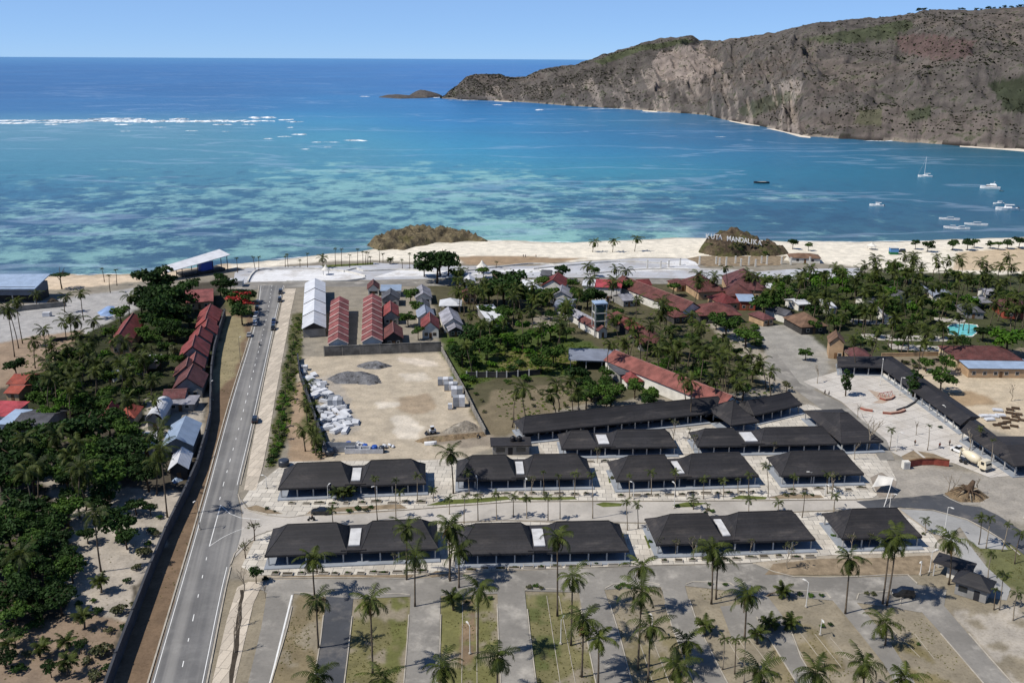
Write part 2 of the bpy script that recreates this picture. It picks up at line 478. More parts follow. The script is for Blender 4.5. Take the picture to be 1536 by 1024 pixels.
# ------------------------------------------------------------------ ground sheet, coloured by what lies there
PAINT = [
    # left grove
    ([(-300, 560), (60, 520), (150, 490), (260, 430), (345, 415), (345, 465), (318, 560), (305, 650), (272, 742), (222, 853), (165, 1024), (140, 1200), (-500, 1200)], (84, 78, 68), 5),
    ([(120, 480), (260, 430), (330, 440), (318, 560), (300, 620), (180, 640), (30, 610), (60, 540)], (60, 64, 42), 6),
    ([(100, 740), (200, 730), (262, 745), (215, 850), (188, 930), (150, 940), (95, 920), (105, 820)], (178, 168, 155), 5),
    ([(60, 700), (160, 690), (190, 730), (110, 760), (70, 740)], (165, 157, 146), 4),
    ([(0, 935), (90, 925), (185, 930), (160, 1024), (150, 1090), (-60, 1090)], (146, 126, 106), 5),
    ([(215, 600), (306, 590), (306, 650), (285, 680), (210, 660)], (172, 164, 152), 3),
    # roadside verge
    ([(338, 460), (384, 460), (350, 600), (303, 764), (228, 1024), (200, 1120), (130, 1120), (168, 1024), (226, 853), (276, 742), (308, 650), (320, 560)], (126, 104, 82), 2),
    ([(334, 470), (368, 478), (362, 520), (350, 560), (322, 590), (320, 560)], (150, 138, 104), 3),
    ([(330, 430), (385, 430), (384, 462), (340, 470)], (105, 104, 66), 3),
    # beach
    ([(-400, 452), (0, 444), (60, 436), (160, 427), (215, 420), (262, 412), (345, 402), (400, 400), (480, 393), (560, 390), (640, 394), (700, 394), (860, 392), (960, 386), (1040, 387), (1180, 390), (1270, 398), (1400, 410), (1536, 413), (1900, 413),
      (1900, 300), (-400, 380)], (238, 229, 211), 3),
    ([(-400, 452), (0, 444), (60, 436), (160, 427), (215, 420), (262, 412), (345, 402), (350, 380), (-400, 385)], (222, 200, 172), 4),
    ([(1440, 378), (1536, 372), (1900, 360), (1900, 412), (1536, 408), (1430, 404)], (206, 184, 152), 4),
    ([(676, 386), (760, 383), (850, 387), (885, 388), (800, 396), (695, 397)], (168, 142, 112), 4),
    # left car park by the beach
    ([(-200, 500), (0, 462), (60, 452), (170, 436), (250, 425), (240, 450), (170, 478), (120, 505), (60, 522), (-200, 560)], (176, 174, 173), 2),
    ([(-200, 540), (0, 512), (130, 494), (100, 530), (60, 560), (0, 582), (-200, 650)], (160, 138, 116), 4),
    # green centre and right
    ([(640, 398), (800, 402), (1130, 408), (1180, 580), (860, 605), (735, 655), (700, 610), (664, 525), (640, 500)], (92, 88, 64), 5),
    ([(470, 430), (640, 425), (664, 525), (500, 530), (500, 450)], (150, 142, 128), 4),
    ([(664, 500), (740, 490), (850, 500), (900, 520), (860, 562), (740, 565), (690, 585), (664, 530)], (80, 96, 44), 5),
    ([(745, 528), (830, 518), (862, 545), (800, 556), (752, 558)], (118, 112, 66), 4),
    ([(735, 585), (850, 575), (880, 600), (800, 640), (735, 655), (715, 620)], (128, 116, 92), 6),
    ([(800, 476), (850, 462), (858, 482), (820, 500), (800, 496)], (150, 142, 128), 4),
    ([(1130, 410), (1330, 409), (1560, 412), (1800, 412), (1800, 540), (1536, 530), (1330, 535), (1250, 532), (1150, 520)], (76, 80, 52), 6),
    ([(1040, 470), (1062, 468), (1160, 540), (1190, 590), (1150, 580), (1120, 540)], (168, 158, 142), 3),
    ([(1128, 490), (1190, 484), (1250, 528), (1240, 580), (1205, 590), (1160, 560)], (160, 156, 149), 4),
    ([(1240, 545), (1536, 520), (1536, 545), (1330, 556), (1300, 540)], (140, 128, 108), 4),
    ([(1330, 562), (1400, 554), (1460, 560), (1600, 560), (1900, 580), (1900, 690), (1536, 660), (1470, 640)], (202, 185, 158), 3),
    ([(1400, 590), (1450, 585), (1500, 602), (1440, 608)], (176, 150, 116), 3),
    # dirt lot
    ([(447, 536), (662, 529), (690, 580), (727, 655), (745, 668), (690, 692), (480, 697), (430, 700), (440, 660), (470, 665), (448, 560)], (190, 176, 154), 2),
    ([(590, 592), (640, 586), (655, 604), (640, 618), (600, 618), (582, 606)], (170, 151, 126), 6),
    ([(555, 604), (590, 600), (598, 606), (570, 613), (556, 611)], (218, 207, 190), 4),
    ([(596, 535), (650, 540), (656, 547), (640, 549), (600, 541)], (222, 208, 190), 2),
    ([(600, 560), (640, 558), (650, 568), (610, 572)], (214, 202, 184), 2),
    ([(585, 626), (606, 622), (630, 640), (640, 638), (628, 662), (598, 664), (580, 645)], (216, 205, 188), 5),
    ([(450, 575), (500, 560), (540, 640), (500, 660), (480, 650)], (176, 166, 152), 3),
    ([(640, 648), (720, 640), (760, 664), (700, 672), (650, 668)], (150, 138, 122), 3),
    # planted strip between pavement and lot
    ([(436, 470), (458, 468), (452, 520), (446, 580), (432, 650), (410, 700), (396, 704), (410, 640), (424, 560)], (92, 92, 58), 2),
    ([(446, 575), (462, 570), (492, 680), (480, 692), (425, 700), (432, 640)], (168, 143, 116), 2),
    ([(455, 575), (468, 580), (492, 672), (470, 680), (455, 640)], (110, 106, 70), 2),
    # ground under the pavilions
    ([(735, 690), (790, 650), (1080, 618), (1210, 605), (1345, 640), (1330, 692), (1150, 684), (740, 694)], (186, 178, 166), 2),
    ([(365, 770), (420, 692), (690, 686), (1300, 676), (1345, 700), (1420, 800), (1420, 870), (370, 875), (350, 860)], (178, 166, 148), 2),
    # right works area
    ([(1293, 690), (1340, 690), (1480, 712), (1700, 700), (1900, 800), (1560, 790), (1440, 762), (1380, 747), (1300, 752)], (164, 157, 147), 3),
    # parking islands
    ([(330, 872), (1146, 850), (1430, 850), (1900, 880), (1900, 1200), (300, 1200)], (150, 139, 118), 1),
    ([(440, 895), (486, 897), (470, 1024), (460, 1100), (380, 1100), (408, 1024)], (138, 124, 94), 3),
    ([(535, 898), (614, 895), (607, 1024), (600, 1100), (510, 1100), (516, 1024)], (126, 120, 78), 3),
    ([(590, 890), (614, 892), (607, 1000), (580, 1000)], (112, 114, 62), 3),
    ([(661, 895), (745, 893), (752, 1024), (755, 1100), (650, 1100), (657, 1024)], (122, 120, 70), 2),
    ([(694, 900), (714, 900), (714, 1060), (692, 1060)], (140, 118, 92), 1.5),
    ([(787, 888), (866, 890), (894, 1024), (900, 1100), (800, 1100), (803, 1024)], (126, 120, 80), 2),
    ([(788, 890), (820, 890), (846, 1024), (850, 1100), (806, 1100), (803, 1024)], (98, 104, 58), 2),
    ([(868, 893), (880, 920), (900, 1024), (880, 1024)], (116, 116, 70), 2),
    ([(930, 960), (1010, 950), (1040, 1024), (960, 1100)], (132, 122, 90), 4),
    ([(1146, 920), (1230, 945), (1290, 1024), (1330, 1100), (1180, 1100)], (136, 124, 94), 4),
    ([(1330, 960), (1380, 950), (1420, 1010), (1450, 1100), (1380, 1100)], (134, 122, 84), 4),
    ([(1430, 918), (1536, 905), (1900, 880), (1900, 1200), (1600, 1200), (1517, 1024)], (180, 171, 158), 2),
    ([(1454, 818), (1500, 810), (1700, 800), (1700, 910), (1536, 890), (1490, 866)], (110, 112, 70), 3),
]


def build_ground():
    nt = 860; tt = np.linspace(-1.0, 1.0, nt)
    ys = [92.0]
    while ys[-1] < 640: ys.append(ys[-1] * 1.0042)
    ys = np.array(ys); ny = len(ys)
    Y, T = np.meshgrid(ys, tt, indexing='ij'); X = Y * T
    Z = ground_z(X, Y)
    Z = Z + np.where(Z > -0.02, -0.03 - 0.25 * np.abs(fbm(X * 0.06, Y * 0.06, 4, 31) - 0.5), 0.5 * (fbm(X * 0.08, Y * 0.08, 4, 9) - 0.5))
    x, y = X.ravel(), Y.ravel()
    nx = (fbm(x * 0.09, y * 0.09, 5, 1) - 0.5) * 2; nyy = (fbm(x * 0.09, y * 0.09, 5, 2) - 0.5) * 2
    nx2 = (fbm(x * 0.5, y * 0.5, 3, 3) - 0.5) * 2; ny2 = (fbm(x * 0.5, y * 0.5, 3, 4) - 0.5) * 2
    C = np.tile(lin((150, 142, 128), 0.8), (len(x), 1))
    for poly, c, am in PAINT:
        a, b = proj_np(x + nx * am * 0.9 + nx2 * 0.5, y + nyy * am * 0.9 + ny2 * 0.5, np.zeros_like(x))
        mk_ = inpoly(a, b, poly)
        if poly[0][1] > 880 and poly[0][0] > 420: mk_ &= fbm(x * .23, y * .23, 4, int(poly[0][0]) % 50) < .56    # patchy growth
        C[mk_] = lin(c, 0.82)
    C *= (0.80 + 0.40 * fbm(x * .4, y * .4, 4, 17))[:, None]
    # soften: average with neighbours
    G = C.reshape(ny, nt, 3)
    for _ in range(1):
        G[1:-1, 1:-1] = (G[1:-1, 1:-1] * 2 + G[:-2, 1:-1] + G[2:, 1:-1] + G[1:-1, :-2] + G[1:-1, 2:]) / 6
    G[:] = G * 0.86 + G.mean(2, keepdims=True) * 0.14
    # wet sand at the water's edge
    wet = np.clip((-0.62 - Z) / 0.3, 0, 1)[..., None]
    G[:] = G * (1 - 0.35 * wet)
    C = G.reshape(-1, 3)
    i = np.arange((ny - 1) * (nt - 1)); r, c = i // (nt - 1), i % (nt - 1); a = r * nt + c
    F = np.stack([a, a + 1, a + nt + 1, a + nt], 1)
    mt, t, b = nodes_of("ground_earth")
    vc = t.nodes.new('ShaderNodeVertexColor'); vc.layer_name = 'Col'
    n1 = noise_tex(t, 0.22, 6, 0.65); n2 = noise_tex(t, 1.7, 6, 0.68); n3 = noise_tex(t, 6.0, 3, 0.6)
    o = mixc(t, ramp(t, n1, 0.35, 0.68), mixc(t, 1.0, vc.outputs[0], (0.84, 0.84, 0.83), 'MULTIPLY'), mixc(t, 1.0, vc.outputs[0], (1.1, 1.09, 1.06), 'MULTIPLY'))
    o = mixc(t, ramp(t, n2, 0.42, 0.75), o, mixc(t, 1.0, o, (0.72, 0.71, 0.68), 'MULTIPLY'))
    o = mixc(t, ramp(t, n3, 0.62, 0.8), o, mixc(t, 0.6, o, (0.07, 0.065, 0.045)))
    t.links.new(o, b.inputs['Base Color']); b.inputs['Roughness'].default_value = 0.95; b.inputs['Specular IOR Level'].default_value = 0.1
    bump(t, b, n2, 0.25, 0.2)
    V = np.stack([x, y, Z.ravel()], 1)
    tag(link('ground', npmesh('ground', V, F, mt, True, {'Col': C})), kind='structure')


build_ground()
# far ground behind and beside, so that the sheet never ends in view
_fg = MB().sheet([(-900, -300), (900, -300), (900, 300), (640, 300), (92, 92), (-92, 92), (-640, 300), (-900, 300)], -0.6)
tag(_fg.build('outer_ground', M('outer_earth', lin((150, 142, 128), 0.8), 0.95)), kind='structure')


# ------------------------------------------------------------------ sea
def table(xs, ys, rows, X, Y):
    """bilinear look-up in a table of colours"""
    T = np.array(rows, float)
    X = np.clip(X, xs[0], xs[-1]); Y = np.clip(Y, ys[0], ys[-1])
    i = np.clip(np.searchsorted(xs, X) - 1, 0, len(xs) - 2); j = np.clip(np.searchsorted(ys, Y) - 1, 0, len(ys) - 2)
    xs, ys = np.array(xs, float), np.array(ys, float)
    u = (X - xs[i]) / (xs[i + 1] - xs[i]); v = (Y - ys[j]) / (ys[j + 1] - ys[j])
    u = u * u * (3 - 2 * u)
    if T.ndim == 3: u = u[:, None]; v = v[:, None]
    return (T[j, i] * (1 - u) + T[j, i + 1] * u) * (1 - v) + (T[j + 1, i] * (1 - u) + T[j + 1, i + 1] * u) * v


SX = [0, 300, 500, 700, 900, 1150, 1536]
SY = [88, 100, 130, 165, 185, 200, 230, 260, 290, 320, 350, 400]
SEA_C = [
    [(70, 125, 190), (72, 130, 195), (72, 132, 200), (75, 135, 205), (80, 140, 205), (80, 140, 205), (80, 140, 205)],
    [(42, 98, 168), (44, 102, 175), (46, 105, 180), (50, 110, 190), (50, 112, 190), (50, 110, 190), (50, 110, 190)],
    [(38, 92, 160), (40, 96, 165), (42, 104, 175), (38, 100, 180), (38, 100, 175), (38, 100, 170), (38, 100, 170)],
    [(48, 102, 165), (50, 106, 168), (42, 118, 182), (36, 116, 186), (40, 112, 176), (38, 96, 150), (38, 90, 140)],
    [(96, 138, 172), (92, 138, 172), (60, 136, 186), (38, 122, 188), (52, 118, 172), (50, 100, 146), (44, 84, 120)],
    [(96, 138, 168), (92, 140, 170), (70, 142, 182), (46, 130, 186), (46, 118, 176), (46, 104, 156), (46, 84, 112)],
    [(84, 138, 170), (84, 138, 168), (78, 140, 174), (54, 136, 184), (46, 124, 176), (44, 114, 164), (36, 96, 128)],
    [(70, 128, 160), (76, 130, 160), (76, 136, 168), (70, 138, 174), (56, 130, 168), (44, 116, 158), (36, 100, 136)],
    [(62, 112, 150), (66, 116, 148), (72, 126, 156), (72, 130, 160), (66, 124, 158), (48, 108, 148), (42, 98, 134)],
    [(58, 100, 140), (60, 102, 138), (66, 114, 146), (68, 118, 148), (62, 110, 146), (54, 100, 138), (50, 92, 128)],
    [(60, 98, 134), (60, 96, 130), (72, 112, 138), (92, 136, 156), (90, 134, 154), (64, 104, 136), (62, 98, 128)],
    [(66, 96, 124), (70, 98, 124), (90, 116, 132), (110, 140, 150), (110, 140, 150), (90, 120, 136), (84, 110, 126)],
]
# share of pale sand patches / share of dark seagrass patches
SEA_L = [[0, 0, 0, 0, 0, 0, 0], [0, 0, 0, 0, 0, 0, 0], [0, 0, 0, 0, 0, 0, 0], [0, 0, 0, 0, 0, 0, 0], [.1, .1, .1, 0, 0, 0, 0], [.12, .15, .2, 0, 0, 0, 0], [.15, .2, .3, .15, .0, 0, 0],
         [.25, .35, .55, .5, .3, .12, 0], [.4, .62, .78, .72, .5, .36, .06], [.58, .72, .7, .7, .55, .35, .1], [.66, .6, .55, .72, .55, .3, .12], [.5, .5, .5, .6, .6, .5, .3]]
SEA_D = [[0, 0, 0, 0, 0, 0, 0], [0, 0, 0, 0, 0, 0, 0], [0, 0, 0, 0, 0, 0, 0], [0, 0, 0, 0, 0, 0, 0], [.1, .1, .1, 0, 0, 0, 0], [.15, .15, .1, 0, 0, 0, 0], [.2, .2, .2, .1, .1, .1, 0],
         [.4, .45, .4, .35, .3, .2, .05], [.55, .55, .5, .5, .5, .4, .2], [.6, .6, .55, .55, .6, .55, .35], [.6, .6, .5, .4, .6, .6, .4], [.4, .4, .3, .2, .3, .4, .3]]


def build_sea():
    nt = 420; tt = np.linspace(-1.6, 1.6, nt)
    ys = [430.0]
    while ys[-1] < 45000: ys.append(ys[-1] * 1.018)
    ys = np.array(ys); ny = len(ys)
    Y, T = np.meshgrid(ys, tt, indexing='ij'); X = Y * T
    x, y = X.ravel(), Y.ravel()
    # zones drift with the seabed, not with the view
    wx = (fbm(x * 0.004, y * 0.004, 3, 51) - 0.5) * 90; wy = (fbm(x * 0.004, y * 0.004, 3, 52) - 0.5) * 60
    a, b = proj_np(x + wx, np.maximum(y + wy, 300), np.full_like(x, SEA_Z))
    C = lin(table(SX, SY, SEA_C, a, b), 1.0) * np.array([0.86, 0.95, 0.76])
    L = table(SX, SY, SEA_L, a, b); D = table(SX, SY, SEA_D, a, b)
    Pm = np.stack([L, D, np.zeros_like(L)], 1)
    i = np.arange((ny - 1) * (nt - 1)); r, c = i // (nt - 1), i % (nt - 1); q = r * nt + c
    F = np.stack([q, q + 1, q + nt + 1, q + nt], 1)
    mt, t, bs = nodes_of('sea_water')
    vc = t.nodes.new('ShaderNodeVertexColor'); vc.layer_name = 'Col'
    vp = t.nodes.new('ShaderNodeVertexColor'); vp.layer_name = 'Patch'
    sp = t.nodes.new('ShaderNodeSeparateColor'); t.links.new(vp.outputs[0], sp.inputs[0])

    def patch(noise_sock, share, soft=0.07):
        # noise > 1 - share-ish
        th = N(t, 'ShaderNodeMath', operation='MULTIPLY_ADD'); t.links.new(share, th.inputs[0]); th.inputs[1].default_value = -0.46; th.inputs[2].default_value = 0.76
        df = N(t, 'ShaderNodeMath', operation='SUBTRACT'); t.links.new(noise_sock, df.inputs[0]); t.links.new(th.outputs[0], df.inputs[1])
        return ramp(t, df.outputs[0], -soft, soft)
    nb = noise_tex(t, 0.026, 10, 0.72); nd = noise_tex(t, 0.042, 10, 0.74, None, (1.0, 0.8, 1.0))
    nf = noise_tex(t, 0.09, 5, 0.62)
    m1 = patch(nb, sp.outputs[0]); m2 = patch(nd, sp.outputs[1])
    pale = mixc(t, 0.58, vc.outputs[0], tuple(lin((170, 218, 200), 0.86)))
    dark = mixc(t, 0.5, vc.outputs[0], tuple(lin((44, 78, 108), 0.8)))
    o = mixc(t, m1, vc.outputs[0], pale)
    o = mixc(t, m2, o, dark)
    # wind lines and cat's-paws far out
    nw = noise_tex(t, 0.0016, 6, 0.6, None, (1.0, 1.0, 1.0))
    o = mixc(t, ramp(t, nw, 0.35, 0.7), mixc(t, 1.0, o, (0.86, 0.88, 0.92), 'MULTIPLY'), mixc(t, 1.0, o, (1.1, 1.08, 1.06), 'MULTIPLY'))
    o = mixc(t, ramp(t, nf, 0.35, 0.7), mixc(t, 1.0, o, (0.86, 0.88, 0.9), 'MULTIPLY'), o)
    # surface drift lines (foam threads) on the open water
    nl = noise_tex(t, 0.0028, 5, 0.55, None, (0.55, 1.6, 1.0))
    ab = N(t, 'ShaderNodeMath', operation='SUBTRACT'); t.links.new(nl, ab.inputs[0]); ab.inputs[1].default_value = 0.5
    ab2 = N(t, 'ShaderNodeMath', operation='ABSOLUTE'); t.links.new(ab.outputs[0], ab2.inputs[0])
    ln = ramp(t, ab2.outputs[0], 0.012, 0.0)
    lf = N(t, 'ShaderNodeMath', operation='MULTIPLY'); t.links.new(ln, lf.inputs[0]); lf.inputs[1].default_value = 0.22
    o = mixc(t, lf.outputs[0], o, (0.45, 0.55, 0.68))
    t.links.new(o, bs.inputs['Base Color'])
    bs.inputs['Roughness'].default_value = 0.28; bs.inputs['IOR'].default_value = 1.33; bs.inputs['Specular IOR Level'].default_value = 0.28
    w1 = noise_tex(t, 0.22, 4, 0.6, None, (0.7, 1.3, 1)); w2 = noise_tex(t, 1.1, 3, 0.6)
    ad = N(t, 'ShaderNodeMath', operation='ADD'); t.links.new(w1, ad.inputs[0]); t.links.new(w2, ad.inputs[1])
    bump(t, bs, ad.outputs[0], 0.55, 0.5)
    V = np.stack([x, y, np.full_like(x, SEA_Z)], 1)
    tag(link('sea', npmesh('sea', V, F, mt, False, {'Col': C, 'Patch': Pm})), kind='structure')


build_sea()


# ------------------------------------------------------------------ hills across the bay
RIDGE = [(660, 147), (668, 143), (676, 136), (686, 127), (700, 115), (712, 111), (735, 110), (752, 113), (770, 117), (790, 115), (812, 104), (830, 100), (862, 98), (890, 87), (920, 77), (945, 69), (960, 64), (985, 58), (1005, 56), (1030, 55), (1045, 61),
         (1075, 61), (1095, 57), (1125, 53), (1150, 49), (1180, 41), (1205, 35), (1240, 32), (1270, 29), (1300, 27), (1330, 24), (1360, 17), (1400, 15), (1430, 16), (1480, 12), (1536, 10), (1620, 4), (1750, 12), (1950, 25)]
HSHORE = [(660, 148), (700, 150), (760, 152), (820, 156), (870, 160), (930, 163), (1000, 168), (1060, 173), (1090, 180), (1130, 187), (1160, 193), (1200, 203), (1216, 205), (1290, 209), (1360, 213), (1450, 219), (1536, 224), (1620, 233), (1750, 250), (1950, 280)]
HW = [(660, 20), (700, 90), (760, 160), (862, 260), (960, 400), (1030, 470), (1200, 640), (1400, 720), (1540, 740), (1950, 800)]


def build_hills():
    nu, nv = 760, 150
    U = np.linspace(661, 1900, nu)
    ry = np.interp(U, *zip(*RIDGE)) ; sy = np.interp(U, *zip(*HSHORE)); W = np.interp(U, *zip(*HW))
    ry = ry + (vnoise(U * 0.12, U * 0, 77) - 0.5) * 2.2 + (vnoise(U * 0.35, U * 0, 78) - 0.5) * 1.2
    S = np.array([P(u, v, SEA_Z) for u, v in zip(U, sy)])
    ds = np.hypot(S[:, 0], S[:, 1]); dirx, diry = S[:, 0] / ds, S[:, 1] / ds
    # ragged coast
    ds = ds + (fbm(U * 0.05, U * 0, 4, 61) - 0.5) * 26
    dr = ds + W
    hr = np.zeros(nu)
    for k, (u, v) in enumerate(zip(U, ry)):
        d = ray(u, v); hr[k] = CAMH + dr[k] * d.z / math.hypot(d.x, d.y)
    hr = np.maximum(hr, 3.0)
    vv = np.concatenate([np.linspace(-0.06, 0, 4)[:-1], np.linspace(0, 1, 115), np.linspace(1, 1.9, nv - 117)[1:]])
    nv = len(vv)
    UU, VV = np.meshgrid(np.arange(nu), vv, indexing='ij')
    D = ds[:, None] + W[:, None] * VV
    X = dirx[:, None] * D; Y = diry[:, None] * D
    steep = np.interp(U, [660, 760, 900, 1000, 1200, 1536], [0.55, 0.6, 0.75, 0.85, 0.95, 0.95])[:, None]
    vc = np.clip(VV, 0, 1)
    base = hr[:, None] * np.where(VV <= 1, vc ** steep, 1 - ((VV - 1) / 0.9) ** 1.3)
    Q = X * 0.86 + Y * 0.3
    # spurs and gullies running down to the water
    along = np.cumsum(np.concatenate([[0], np.hypot(np.diff(S[:, 0]), np.diff(S[:, 1]))]))[:, None] + np.zeros_like(X)
    warp = (fbm(X * .006, Y * .006, 4, 40) - .5) * 170; al2 = along + (VV - .5) * W[:, None] * .45 + warp
    sp = 1 - np.abs(2 * fbm(al2 * 0.0062, D * 0.0034 + warp * .004, 4, 41) - 1) * 1.6
    sp2 = 1 - np.abs(2 * fbm(al2 * 0.02, D * 0.011, 4, 43) - 1) * 1.6
    rough = fbm(X * 0.012, Y * 0.012, 6, 45) - 0.5
    env = np.where(VV <= 1, np.clip(vc / 0.08, 0, 1) * np.clip((1.0 - vc) / 0.22, 0, 1), 0.2)
    big = np.minimum(hr[:, None], 150)
    Z = base + env * ((sp - 0.5) * big * 0.20 + (sp2 - 0.5) * big * 0.09 + rough * big * 0.26)
    # broken sea cliffs
    cl = np.clip(1 - vc / 0.16, 0, 1) * np.clip((fbm(along * 0.012, D * 0, 3, 47) - 0.35) * 4, 0, 1)
    Z = Z + cl * np.clip(vc / 0.02, 0, 1) * 2 * np.clip(hr[:, None] / 60, 0, 1) * (0.6 + 0.8 * fbm(X * .05, Y * .05, 4, 48))
    Z = np.where(VV < 0, -3.0, Z); Z = np.where((VV >= 0) & (VV < 0.008), np.minimum(Z, 0.0), Z)
    Z = np.maximum(Z, -6)
    x, y, z = X.ravel(), Y.ravel(), Z.ravel()
    a, b = proj_np(x + (fbm(x * .02, y * .02, 4, 90) - .5) * 26, y, z + (fbm(x * .03, y * .03, 4, 91) - .5) * 8)
    C = np.tile(lin((110, 104, 100), 0.72), (len(x), 1))
    f1 = fbm(x * 0.006, z * 0.012 + y * 0.004, 5, 92)[:, None]; f2 = fbm(x * 0.03, y * 0.03 + z * .05, 4, 93)[:, None]
    C = C * (0.72 + 0.6 * f1) * (0.8 + 0.4 * f2)
    C = C * np.where(f1 > .55, np.array([1.03, .99, .97]), 1)

    def tint(poly, c, k):
        mk = inpoly(a, b, poly); C[mk] = C[mk] * (1 - k) + lin(c, 0.85) * k
    tint([(975, 92), (990, 78), (1035, 68), (1052, 66), (1058, 85), (1084, 92), (1080, 106), (1060, 116), (1040, 124), (1015, 120), (1000, 122), (985, 108)], (150, 138, 130), 0.9)   # the bare slip
    tint([(1340, 55), (1390, 50), (1470, 62), (1460, 85), (1400, 92), (1350, 75)], (104, 84, 82), 0.7)
    tint([(1170, 120), (1200, 118), (1190, 160), (1175, 150)], (160, 150, 142), 0.7)
    tint([(1200, 60), (1360, 30), (1370, 40), (1330, 60), (1250, 66)], (70, 80, 54), 0.7)
    tint([(890, 92), (960, 68), (1030, 58), (1040, 63), (960, 78), (900, 98)], (80, 90, 58), 0.7)
    tint([(1100, 165), (1180, 135), (1190, 145), (1130, 180)], (70, 78, 58), 0.6)
    tint([(1480, 125), (1536, 115), (1600, 120), (1600, 170), (1500, 165)], (54, 66, 44), 0.75)
    tint([(1355, 168), (1395, 158), (1400, 180), (1365, 186)], (60, 72, 46), 0.7)
    tint([(1290, 165), (1330, 165), (1320, 188), (1280, 186)], (84, 88, 60), 0.6)
    # pale rock and sand at the water line
    v_ = VV.ravel(); u_ = U[UU.astype(int)].ravel(); al = along.ravel()
    zn = z + (fbm(al * .05, v_ * 0, 4, 94) - .5) * 7
    C[(v_ < .1) & (zn < 2.2)] = lin((70, 65, 62), 0.75)
    lowrock = (v_ < .1) & (zn < 1.2) & (fbm(al * .03, v_ * 0, 4, 95) > 0.5)
    C[lowrock] = lin((158, 148, 136), 0.8)
    strk = (fbm(al * 0.05 + z * .03, z * 0.02, 4, 96) > 0.64) & (v_ < 0.4) & (u_ < 1200)
    C[strk] = C[strk] * 0.5 + lin((170, 158, 148), 0.85) * 0.5
    q = (np.arange(nu - 1)[:, None] * nv + np.arange(nv - 1)[None]).ravel()
    F = np.stack([q, q + nv, q + nv + 1, q + 1], 1)
    mt, t, bs = nodes_of('dry_hillside')
    vcn = t.nodes.new('ShaderNodeVertexColor'); vcn.layer_name = 'Col'
    n1 = noise_tex(t, 0.035, 7, 0.72); n2 = noise_tex(t, 0.14, 5, 0.7); n3 = noise_tex(t, 0.035, 6, 0.65)
    o = mixc(t, ramp(t, n1, 0.38, 0.66), mixc(t, 1.0, vcn.outputs[0], (0.62, 0.62, 0.62), 'MULTIPLY'), mixc(t, 1.0, vcn.outputs[0], (1.2, 1.18, 1.16), 'MULTIPLY'))
    o = mixc(t, ramp(t, n2, 0.52, 0.62), o, mixc(t, 0.62, o, tuple(lin((48, 54, 40)))))
    o = mixc(t, ramp(t, n3, 0.56, 0.68), o, mixc(t, 0.6, o, tuple(lin((58, 66, 44)))))
    t.links.new(o, bs.inputs['Base Color']); bs.inputs['Roughness'].default_value = 1.0; bs.inputs['Specular IOR Level'].default_value = 0.05
    bump(t, bs, n1, 0.8, 5.0)
    V = np.stack([x, y, z], 1)
    tag(link('hill', npmesh('hill', V, F, mt, True, {'Col': C})), kind='structure')
    return X, Y, Z, vv


HX, HY, HZ, HV = build_hills()


# ------------------------------------------------------------------ flat sheets: roads, pavements
def sheet(name, poly, z, mat, kind='structure', ragged=0.0):
    pts = px(poly)
    if ragged:
        out = []
        for i, p in enumerate(pts):
            q = pts[(i + 1) % len(pts)]; n = max(1, int((q - p).length / 2.5))
            for k in range(n):
                r_ = p.lerp(q, k / n)
                out.append(r_ + Vector((random.uniform(-1, 1), random.uniform(-1, 1), 0)) * ragged)
        pts = out
    o = MB().sheet(pts, z).build(name, mat)
    return tag(o, kind=kind)


def dens(pts, step=6.0):
    """resample a pixel polyline with a smooth curve on the ground"""
    w = px(pts); out = []
    n = len(w)
    for i in range(n - 1):
        p0, p1, p2, p3 = w[max(i - 1, 0)], w[i], w[i + 1], w[min(i + 2, n - 1)]
        k = max(1, int((p2 - p1).length / step))
        for j in range(k):
            t = j / k
            out.append(0.5 * ((2 * p1) + (p2 - p0) * t + (2 * p0 - 5 * p1 + 4 * p2 - p3) * t * t + (3 * p1 - p0 - 3 * p2 + p3) * t ** 3))
    out.append(w[-1])
    return out


RL = [(390, 428), (381, 487), (347, 600), (302, 764), (226, 1024), (196, 1130)]
RR = [(427, 428), (417, 464), (380, 636), (356, 742), (362, 770), (366, 800), (344, 850), (308, 1024), (284, 1140)]
rl, rr = dens(RL, 8), dens(RR, 8)
_d = P(381, 487) - P(302, 764)
ROAD_ANG = math.atan2(-_d.x, _d.y)
A_MAIN = asphalt_mat('road_asphalt', lin((116, 115, 114), 0.82), dust=(0.34, 0.33, 0.31), dustamt=0.35, lane=ROAD_ANG)
A_LOT = asphalt_mat('worn_asphalt', lin((134, 130, 123), 0.8), dust=(.42, .39, .34), dustamt=0.75)
A_DARK = asphalt_mat('fresh_asphalt', lin((74, 76, 80), 0.8), dustamt=0.3)
A_STREET = asphalt_mat('concrete_street', lin((176, 170, 161), 0.82), dust=(0.5, 0.46, 0.4), dustamt=0.4)
A_PALE = asphalt_mat('pale_screed', lin((158, 157, 154), 0.78), dust=(0.5, 0.48, 0.45), dustamt=0.25)
WHITE = M('road_paint', lin((232, 232, 228), 0.85), 0.7, 0.12, 0.5, fine=3.0)
KERB = M('kerb_concrete', lin((182, 174, 160), 0.8), 0.85, 0.2, 0.4, fine=2.0)
PAVE = paving_mat('pale_paving', lin((206, 199, 186), 0.84), 2.2, ROAD_ANG * 0.25)
PAVE2 = paving_mat('plaza_paving', lin((204, 198, 189), 0.82), 4.5, -0.5, var=0.1)
PAVE3 = paving_mat('walk_paving', lin((202, 190, 172), 0.84), 1.6, ROAD_ANG, joint=(0.22, 0.19, 0.15), rows=3.0)
PROM = paving_mat('promenade_paving', lin((188, 190, 195), 0.84), 7.0, 0.4, joint=(0.3, 0.3, 0.3), var=0.14)

